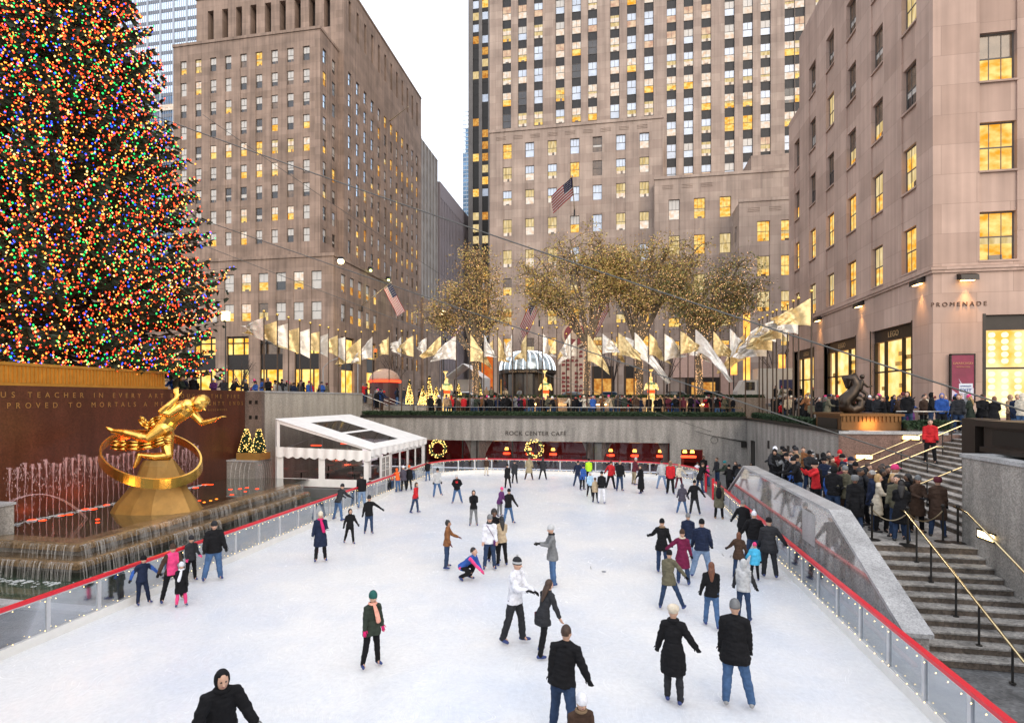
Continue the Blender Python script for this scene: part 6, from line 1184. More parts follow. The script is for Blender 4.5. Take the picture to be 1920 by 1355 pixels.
# stanchions with chain
for (px_, py_, lb) in ((1635, 1012, 'queue post at the left end of the chain'), (1702, 1022, 'queue post behind the long black coat'), (1768, 1016, 'queue post beside the maroon hat woman'), (1796, 1018, 'queue post nearest the granite wall')):
    p = gz(px_, py_, zl); t = thing('queue_post', lb, 'queue post', (p.x, p.y, zl), 0, 'queue posts on the landing'); g = MB(); g.lathe((0, 0, 0), [(.2, 0), (.2, .02), (.05, .05)], 14); g.build('base', BLK).parent = t; g = MB(); g.tube([(0, 0, 0), (0, 0, .95)], .028, 8); g.ball((0, 0, .98), .05, 8, 6); g.build('post', BLK).parent = t
a_, b_, c_ = gz(1635, 1012, zl), gz(1702, 1022, zl), gz(1768, 1016, zl); g = MB()
for s_, e_ in ((a_, b_), (b_, c_)): g.tube([s_+(e_-s_)*(i/12)+V((0, 0, .85-1.0*(i/12)*(1-i/12))) for i in range(13)], .018, 5)
tag(g.build('chain', mat('chain_metal', (.2, .16, .1), .4, .8)), 'chain hanging between the queue posts on the landing', 'chain')
# ================================================================ people
SK = [mat('skin_light', (.50, .30, .21), .5, var=.06), mat('skin_tan', (.36, .20, .13), .5, var=.06), mat('skin_brown', (.14, .075, .045), .5, var=.06)]
EYE_M = mat('eye_dark', (.03, .02, .018), .3, var=0); LIPM = mat('lips', (.35, .11, .09), .5, var=0)
PAL = {'black': (.008, .008, .0095), 'charcoal': (.025, .026, .03), 'grey': (.16, .165, .17), 'light grey': (.42, .43, .44), 'white': (.66, .67, .72), 'cream': (.60, .53, .42), 'beige': (.42, .33, .22), 'tan': (.30, .20, .12),
       'brown': (.055, .032, .022), 'leather': (.20, .085, .035), 'olive': (.115, .105, .07), 'navy': (.012, .019, .045), 'blue': (.03, .09, .33), 'denim': (.06, .12, .24), 'pale denim': (.17, .25, .38), 'dark denim': (.025, .045, .095), 'sky blue': (.07, .42, .66), 'pale blue': (.33, .50, .68),
       'red': (.48, .02, .025), 'orange': (.72, .13, .03), 'pink': (.70, .06, .20), 'magenta': (.55, .02, .13), 'purple': (.10, .03, .12), 'burgundy': (.13, .012, .045), 'maroon': (.10, .02, .03), 'green': (.02, .09, .08), 'dark green': (.03, .04, .03), 'teal': (.02, .18, .2), 'khaki': (.30, .25, .16), 'neon': (.45, .75, .03), 'salmon': (.75, .36, .27), 'purple grey': (.06, .055, .075),
       'blonde': (.38, .24, .10), 'hair brown': (.045, .022, .012), 'hair red': (.13, .045, .02), 'hair black': (.012, .01, .01), 'hair grey': (.28, .27, .26), 'fur': (.22, .15, .09)}
def cloth(c): return mat('cloth_'+c.replace(' ', '_'), PAL[c], .85, var=.3, scale=7, bump=.35, bscale=26, sheen=0, spec=.2)
def hairm(c): return mat('strands_'+c.replace(' ', '_'), PAL[c], .55, var=.5, scale=14, bump=.5, bscale=40, stretch=(2, 2, .4))
SHOE_B = mat('skate_boot_blue', (.02, .04, .16), .45); SHOE_K = mat('boot_black', (.02, .02, .022), .45); STEEL = mat('skate_blade', (.6, .62, .65), .25, 1.); SHOE_T = mat('boot_tan', (.34, .2, .11), .7)
JOBS = []
def job(mb, name, mats, parent, vox, colf=None, rough=0, it=2): JOBS.append((mb, name, mats, parent, vox, colf, rough, it))
def rot(v, ax, a): return Matrix.Rotation(a, 3, ax) @ v
def pose_pts(H, lean=4, side=0, L=(0, 5, 4), Rr=(0, 5, 4), la=(12, 6, 18), ra=(12, 6, 18), head=(0, 0), female=False, child=False, crouch=0):
    """joints in the person's frame: faces -y, own left is +x. legs (forward, out, knee); arms (out, forward, elbow, inward)"""
    k = H; J = {}; sw = (.090 if female else .101)*k*(1 if not child else .95); hw = .052*k
    pel = V((0, 0, 0)); up = rot(rot(V((0, 0, 1)), 'X', R(lean)), 'Y', R(side)); sd = rot(V((1, 0, 0)), 'Y', R(side))
    J['pel'] = pel; J['up'] = up; J['sd'] = sd; J['wai'] = pel+up*.10*k; J['che'] = pel+up*.22*k; J['sho'] = pel+up*.305*k; J['nec'] = pel+up*.345*k
    hl = lean*.35+head[1]; hu = rot(V((0, 0, 1)), 'X', R(hl)); J['hea'] = J['nec']+hu*.062*k*(1.12 if child else 1)+V((0, -.012*k, 0)); J['hu'] = hu; J['yaw'] = head[0]
    la = ((la[0]-9)*.72+2,)+tuple(la[1:]); ra = ((ra[0]-9)*.72+2,)+tuple(ra[1:])
    for s, nm, lg, ar in ((1, 'L', L, la), (-1, 'R', Rr, ra)):
        d = rot(rot(V((0, 0, -1)), 'X', -R(lg[0])), 'Y', -R(lg[1])*s); hip = pel+sd*hw*s-up*.0; kn = hip+d*.235*k
        ds = rot(rot(V((0, 0, -1)), 'X', -R(lg[0]-lg[2])), 'Y', -R(lg[1]*(1 if len(lg) < 4 else lg[3]))*s); an = kn+ds*.235*k
        J['hip'+nm], J['kne'+nm], J['ank'+nm] = hip, kn, an; J['toe'+nm] = (lg[4] if len(lg) > 4 else 12)*s
        sh = J['sho']+sd*sw*s; ua = rot(rot(V((0, 0, -1)), 'X', -R(ar[1])+R(lean)*0), 'Y', -R(ar[0])*s); el = sh+ua*.163*k
        inn = ar[3] if len(ar) > 3 else 0; fa = ua.copy(); axs = V((1, 0, 0)) if abs(ua.x) < .8 else V((0, -s, 0)).cross(ua)*-1
        fa = rot(fa, 'X', -R(ar[2])); fa = rot(fa, 'Z', -R(inn)*s); wr = el+fa*.138*k
        J['shd'+nm], J['elb'+nm], J['wri'+nm], J['fad'+nm] = sh, el, wr, fa
    return J
def hand_geo(mb, w, d, s, m=0, up=None):
    """palm with four unequal curled fingers and a thumb; s = hand length"""
    up = up or (V((0, 1, 0)) if abs(d.y) < .8 else V((0, 0, 1))); up = (up-d*up.dot(d)).normalized(); sd = d.cross(up).normalized(); i0 = len(mb.f)
    mb.tube([w, w+d*.22*s, w+d*.45*s], [.15*s, .20*s, .21*s], 8, m=m, side=sd, flat=.5, rnd_end=True)
    for k in range(4):
        o = w+d*.42*s+sd*(k-1.5)*.105*s; ln = s*(.40, .46, .43, .33)[k]; mb.tube([o, o+d*ln*.45, o+d*ln*.8-up*ln*.22, o+d*ln*.95-up*ln*.45], [.06*s, .055*s, .048*s, .03*s], 6, m=m)
    o = w+d*.12*s+sd*.14*s; mb.tube([o, o+(d*.6+sd*.7)*.2*s, o+(d*.95+sd*.5-up*.3)*.38*s], [.07*s, .06*s, .035*s], 6, m=m)
def person(label, H, loc, rz, P, coat='black', clen='short', pants='black', head='beanie', hc='black', skates=True, skin=0, gloves='black', scarf=None, bag=None, vox=.02, female=False, child=False, group='skaters on the ice', baggy=1., band=None, puffy=0, scb=None, hair=None, name='person', build=1., fgrp=None, hood=None, boots=None, extra=None, back=None):
    t = thing(name, label, 'person', loc, rz, group) if label is not None else bpy.data.objects.new(name, None)
    if label is None: S.collection.objects.link(t); t.location = loc
    k = H; J = pose_pts(H, female=female, child=child, **P); b = build; sole = (.062 if skates else .025)*(H/1.75)
    low = min(J['ankL'].z, J['ankR'].z)-.045*k; off_ = V((0, 0, sole-low))
    for q_ in list(J):
        if isinstance(J[q_], V) and not q_.startswith(('up', 'sd', 'fad', 'hu')): J[q_] = J[q_]+off_
    sd, up, hu = J['sd'], J['up'], J['hu']; hs = (1.16 if child else 1.05)
    Mh = Matrix.Rotation(R(J['yaw']), 3, 'Z'); fw = Mh @ rot(V((0, -1, 0)), 'X', R(P.get('lean', 4)*.35+P.get('head', (0, 0))[1])); hr = Mh @ V((1, 0, 0)); ax = Matrix((hr, -fw, hu)).transposed()
    hc_ = J['hea']+hu*.012*k; rh = V((.043*k*hs, .052*k*hs, .064*k*hs))
    # body: one continuous skin surface under the clothes
    m = MB(); m.ball(hc_, rh, 16, 12, ax=ax); m.ball(hc_-hu*.03*k+fw*.012*k, (.034*k, .036*k, .036*k), 12, 8, ax=ax)
    m.tube([hc_+fw*.05*k*hs-hu*.004*k, hc_+fw*.061*k*hs-hu*.017*k], [.006*k, .010*k], 6, rnd_end=True)
    for s in (-1, 1): m.ball(hc_+hr*s*.043*k*hs-hu*.006*k, (.007*k, .012*k, .016*k), 6, 6, ax=ax)
    m.tube([J['nec']-up*.05*k, J['nec'], J['hea']], [.034*k, .032*k, .032*k], 10); m.tube([J['pel'], J['wai'], J['che'], J['sho']-up*.01*k], [.072*k, .066*k, .072*k, .045*k], 12, side=sd, flat=.6, rnd_end=True)
    for s in 'LR':
        m.tube([J['hip'+s], J['kne'+s], J['ank'+s]], [.045*k, .032*k, .022*k], 8, rnd_end=True); f = V((0, -1, 0)); m.tube([J['ank'+s], J['ank'+s]+f*.05*k-V((0, 0, .03*k))], [.02*k, .018*k], 6, rnd_end=True)
        m.tube([J['sho'], J['shd'+s], J['elb'+s], J['wri'+s]], [.03*k, .022*k, .018*k, .015*k], 8, rnd_end=True)
    eyes = [hc_+fw*.049*k*hs+hr*s*.018*k*hs+hu*.006*k for s in (-1, 1)]; mouth = hc_+fw*.05*k*hs-hu*.035*k
    def colf(c):
        if (c-mouth).length < .011*k or (abs((c-mouth).dot(hu)) < .004*k and (c-mouth).length < .017*k): return 2
        return 1 if min((c-e).length for e in eyes) < .0085*k else 0
    hm = MB(); hd = .105*k
    if not gloves:
        for s in 'LR': hand_geo(hm, J['wri'+s], J['fad'+s].normalized(), hd)
    JOBS.append((m, 'body', [SK[skin], EYE_M, LIPM], t, min(vox, .018), colf, 0, 2, hm if not gloves else None))
    if gloves:
        for s in 'LR': g = MB(); hand_geo(g, J['wri'+s]-J['fad'+s].normalized()*.01*k, J['fad'+s].normalized(), hd*1.08); g.build('glove', cloth(gloves), None, True).parent = t
    # coat
    m = MB(); th = .012*k*b*(1.5 if puffy else 1); fl = .70
    wst = .078 if female else .092
    m.tube([J['pel']-up*.045*k, J['pel'], J['wai'], J['che'], J['sho']-up*.022*k, J['sho']+up*.006*k], [.112*k*b+th*.5, .108*k*b+th*.5, wst*k*b+th*.5, .092*k*b+th*.4, (.082 if female else .092)*k*b, .055*k*b], 14, side=sd, flat=[.74, .72, fl, fl, .62, .6])
    for s in 'LR':
        sg = 1 if s == 'L' else -1
        m.tube([J['sho']+sd*sg*.03*k, J['shd'+s]-up*.012*k, J['elb'+s], J['wri'+s]-J['fad'+s].normalized()*.012*k], [.048*k*b, .040*k*b+th*.4, .032*k*b+th*.5, .025*k*b+th*.4], 10, rnd_end=True)
    m.tube([J['sho']+up*.005*k, J['nec']+up*.014*k], [.055*k, .044*k], 12)
    if clen in ('mid', 'long', 'ankle'):
        drop = {'mid': .10, 'long': .22, 'ankle': .38}[clen]*k; dl = ((J['kneL']-J['hipL'])+(J['kneR']-J['hipR']))*.5/(.235*k); dl = (dl+V((0, 0, -1))*.8).normalized(); spread = (J['kneL']-J['kneR']).length; fr_ = min(1, drop/(.235*k))
        e = J['pel']+dl*drop; rr = max(.094*k*b+.03*k, (spread*.5*fr_+.062*k)); m.tube([J['wai'], J['pel'], J['pel']+dl*drop*.5, e], [wst*k*b+th, .106*k*b+th, .108*k*b+th+(rr-.1*k)*.45, rr+.008*k], 16, side=V((1, 0, 0)), flat=.78)
    CM = [cloth(coat)]+([cloth(band[1])] if band else []); cfn = None
    if band: z0 = (J['che']+up*band[2]*k if len(band) > 2 else J['che']+up*.02*k); cfn = (lambda c: 1 if (c-z0).dot(up) > 0 else 0) if band[0] == 'top' else (lambda c: 1 if abs(c.x) > band[2]*k else 0) if band[0] == 'sides' else (lambda c: 1 if abs(c.x) < .035*k and c.y < 0 and abs(c.z-z0.z) < .035*k else 0)
    JOBS.append((m, 'jacket', CM, t, vox, cfn, .008*k if vox < .03 else 0, 2, None))
    # trousers
    m = MB(); tk = .008*k*baggy; m.tube([J['wai']-up*.02*k, J['pel'], J['pel']-up*.035*k], [.075*k*b, .083*k*b, .07*k*b], 12, side=sd, flat=.72, rnd_end=True)
    for s in 'LR': hp_, kn, an = J['hip'+s], J['kne'+s], J['ank'+s]; m.tube([hp_, hp_+(kn-hp_)*.4, kn, kn+(an-kn)*.4, an+(an-kn)*.05], [.058*k*b, .05*k*b+tk*.4, .037*k*b+tk*.6, .036*k*b+tk*.7, .026*k*b+tk], 10, rnd_end=True)
    JOBS.append((m, 'trousers', [cloth(pants)], t, vox, None, .006*k if vox < .03 else 0, 2, None))
    # feet
    for s in 'LR':
        a = J['ank'+s]; sh_ = (a-J['kne'+s]).normalized(); f = rot(V((0, -1, 0)), 'Z', R(J['toe'+s])); f = (f-sh_*f.dot(sh_)*.6).normalized(); dn = (sh_-f*sh_.dot(f)).normalized(); m = MB(); bt = a+dn*.03*k
        m.tube([a-dn*.03*k, a+dn*.012*k], [.026*k, .028*k], 8, rnd_end=True); m.tube([bt-f*.028*k, bt+f*.03*k, bt+f*.082*k], [.024*k, .026*k, .018*k], 8, rnd_end=True); bo = m.build('skate' if skates else 'shoe', boots or (SHOE_B if skates else SHOE_K), None, True); bo.parent = t
        if skates: g = MB(); q_ = bt+dn*.027*k; sd_ = f.cross(dn).normalized()*.003*k; g.prism([q_-f*.06*k-sd_, q_+f*.115*k-sd_, q_+f*.10*k+dn*.03*k-sd_, q_-f*.055*k+dn*.03*k-sd_], sd_*2); g.build('blade', STEEL, bo)
    # head wear and hair
    def cap(mb, cutz, gr, nn=14): 
        mb.ball(hc_+hu*gr*.6, rh*1.0+V((gr, gr, gr)), nn, 10, ax=ax)
    if head in ('beanie', 'pom', 'stripe', 'fur', 'beret', 'cap'):
        g = MB(); ht = .012*k; top = hc_+hu*.02*k; n_ = 14; prof = [(1.10, .0), (1.13, .012), (1.12, .035), (1.0, .055), (.72, .074), (.3, .085), (.05, .087)]
        if head == 'beret': prof = [(1.05, .0), (1.15, .01), (1.42, .035), (1.35, .06), (.9, .075), (.3, .082), (.05, .083)]
        if head == 'fur': prof = [(1.2, -.01), (1.36, .01), (1.36, .05), (1.15, .075), (.6, .082), (.05, .084)]
        base = len(g.v)
        for r_, z in prof:
            for q_ in range(n_): a = 2*pi*q_/n_; g.v.append(tuple(top+hr*(rh.x*r_*cos(a))-fw*(rh.y*r_*sin(a))+hu*(z-.01)*k*hs-fw*.004*k-hu*.008*k))
        for j in range(len(prof)-1):
            for q_ in range(n_): a = base+j*n_; g.f.append((a+q_, a+(q_+1) % n_, a+n_+(q_+1) % n_, a+n_+q_)); g.m.append(1 if head in ('stripe', 'pom') and j == 1 else 0)
        g.f.append(tuple(base+q_ for q_ in range(n_))[::-1]); g.m.append(0)
        if head == 'cap': c = top+fw*.055*k; g.prism([c-hr*.035*k, c+hr*.035*k, c+hr*.025*k+fw*.035*k, c-hr*.025*k+fw*.035*k], hu*.006*k)
        if head in ('pom', 'stripe'): g.ball(top+hu*.088*k, .016*k, 8, 6, m=1)
        o = g.build('hat', [cloth(hc), cloth('light grey' if hc in ('black', 'charcoal', 'green') else 'white')], None, True); o.parent = t
    if head == 'hood' or hood:
        g = MB(); c = hc_-fw*.016*k; g.ball(c, rh+V((.012*k, .010*k, .012*k)), 16, 12, ax=ax); keep = []
        # open the face side
        nf, nm_ = [], []
        for f_, m_ in zip(g.f, g.m):
            cc = sum((V(g.v[i]) for i in f_), V((0, 0, 0)))/len(f_)-c
            if cc.dot(fw) > .033*k and abs(cc.dot(hr)) < .04*k and cc.dot(hu) < .045*k: continue
            nf.append(f_); nm_.append(m_)
        g.f, g.m = nf, nm_; g.tube([J['sho']+up*.02*k, J['nec'], c-hu*.03*k-fw*.01*k], [.055*k, .045*k, .045*k], 12); o = g.build('hood', cloth(hood or coat), None, True); o.parent = t; md = o.modifiers.new('s', 'SOLIDIFY'); md.thickness = .01*k
    elif head == 'down': g = MB(); g.tube([J['nec']+sd*.04*k-fw*.01*k, J['nec']-fw*.05*k-up*.01*k, J['nec']-sd*.04*k-fw*.01*k], [.02*k, .035*k, .02*k], 8, rnd_end=True); g.build('hood', cloth(coat), None, True).parent = t
    hcol = hair or (hc if head in ('short', 'long', 'bun', 'bald', 'bob', 'afro') else None)
    if hcol and head != 'hood':
        g = MB(); bk = hc_-fw*.008*k+hu*.008*k; longh = head == 'long' or (hair and head != 'short' and female)
        g.ball(bk-fw*.006*k+hu*.004*k, rh*(1.04 if head != 'afro' else 1.35)+V((.003*k,)*3), 16, 12, ax=ax); nf, nm_ = [], []
        for f_, m_ in zip(g.f, g.m):
            cc = sum((V(g.v[i]) for i in f_), V((0, 0, 0)))/len(f_)-hc_
            if (cc.dot(fw) > .012*k and cc.dot(hu) < .03*k) or (cc.dot(hu) < (-.012*k if head == 'short' else -.035*k) and not longh) or (head == 'short' and abs(cc.dot(hr)) > .03*k and cc.dot(hu) < .01*k): continue
            nf.append(f_); nm_.append(m_)
        g.f, g.m = nf, nm_
        if longh: e_ = J['che']+(-fw if abs(J['yaw']) < 60 else V((0, 1, 0)))*.075*k-up*.0*k; g.tube([bk-fw*.02*k+hu*.02*k, bk-fw*.042*k-hu*.03*k, J['nec']-fw*.055*k, e_], [.035*k, .05*k, .052*k, .02*k], 12, side=hr, flat=.55, rnd_end=True)
        if head == 'bob': g.tube([bk-fw*.012*k+hu*.01*k, bk-fw*.015*k-hu*.05*k], [.05*k, .05*k], 12, rnd_end=True)
        if head == 'bun': g.ball(bk-fw*.03*k+hu*.055*k, .022*k, 8, 6)
        g.build('hair', hairm(hcol), None, True).parent = t
    if scarf:
        g = MB(); n_ = 16; g.tube([J['nec']-up*.002*k+sd*(.047*k*cos(2*pi*i/n_))+V((0, .044*k*sin(2*pi*i/n_), 0)) for i in range(n_+1)], .018*k, 8)
        if scb: g.tube([J['nec']-V((0, .05*k, .0)), J['che']-V((0, .088*k, 0))+sd*scb*.03*k, J['wai']-V((0, .085*k, 0))+sd*scb*.06*k], [.02*k, .032*k, .034*k], 8, side=sd, flat=.4, rnd_end=True)
        g.build('scarf', cloth(scarf), None, True).parent = t
    if bag:
        col, kind = bag; g = MB()
        if kind == 'pack': g.tube([J['sho']+V((0, .10*k, -.01*k)), J['che']+V((0, .125*k, 0)), J['wai']+V((0, .11*k, 0))], [.055*k, .075*k, .07*k], 10, side=sd, flat=.55, rnd_end=True)
        else:
            s = kind; c = J['pel']+sd*s*.10*k-V((0, .03*k, .02*k)); g.box(c.x-.035*k, c.y-.06*k, c.z-.05*k, c.x+.035*k, c.y+.06*k, c.z+.05*k); g.tube([c+V((0, 0, .05*k)), J['che']-V((0, .085*k, 0)), J['sho']-sd*s*.07*k-V((0, .03*k, -.02*k))], .005*k, 5)
        g.build('bag', cloth(col), None, True).parent = t
    if extra == 'camera': g = MB(); c = (J['wriL']+J['wriR'])/2+V((0, -.07*k, .0)); g.box(c.x-.06, c.y-.03, c.z-.03, c.x+.06, c.y+.03, c.z+.04); g.tube([c, c+V((0, -.07, 0))], .028, 10); o = g.build('camera', BLK, None); o.parent = t
    return t
def facing(loc, a): return math.atan2(-loc.x, loc.y)+R(a) if not (abs(loc.x) < 1e-6) else R(a)
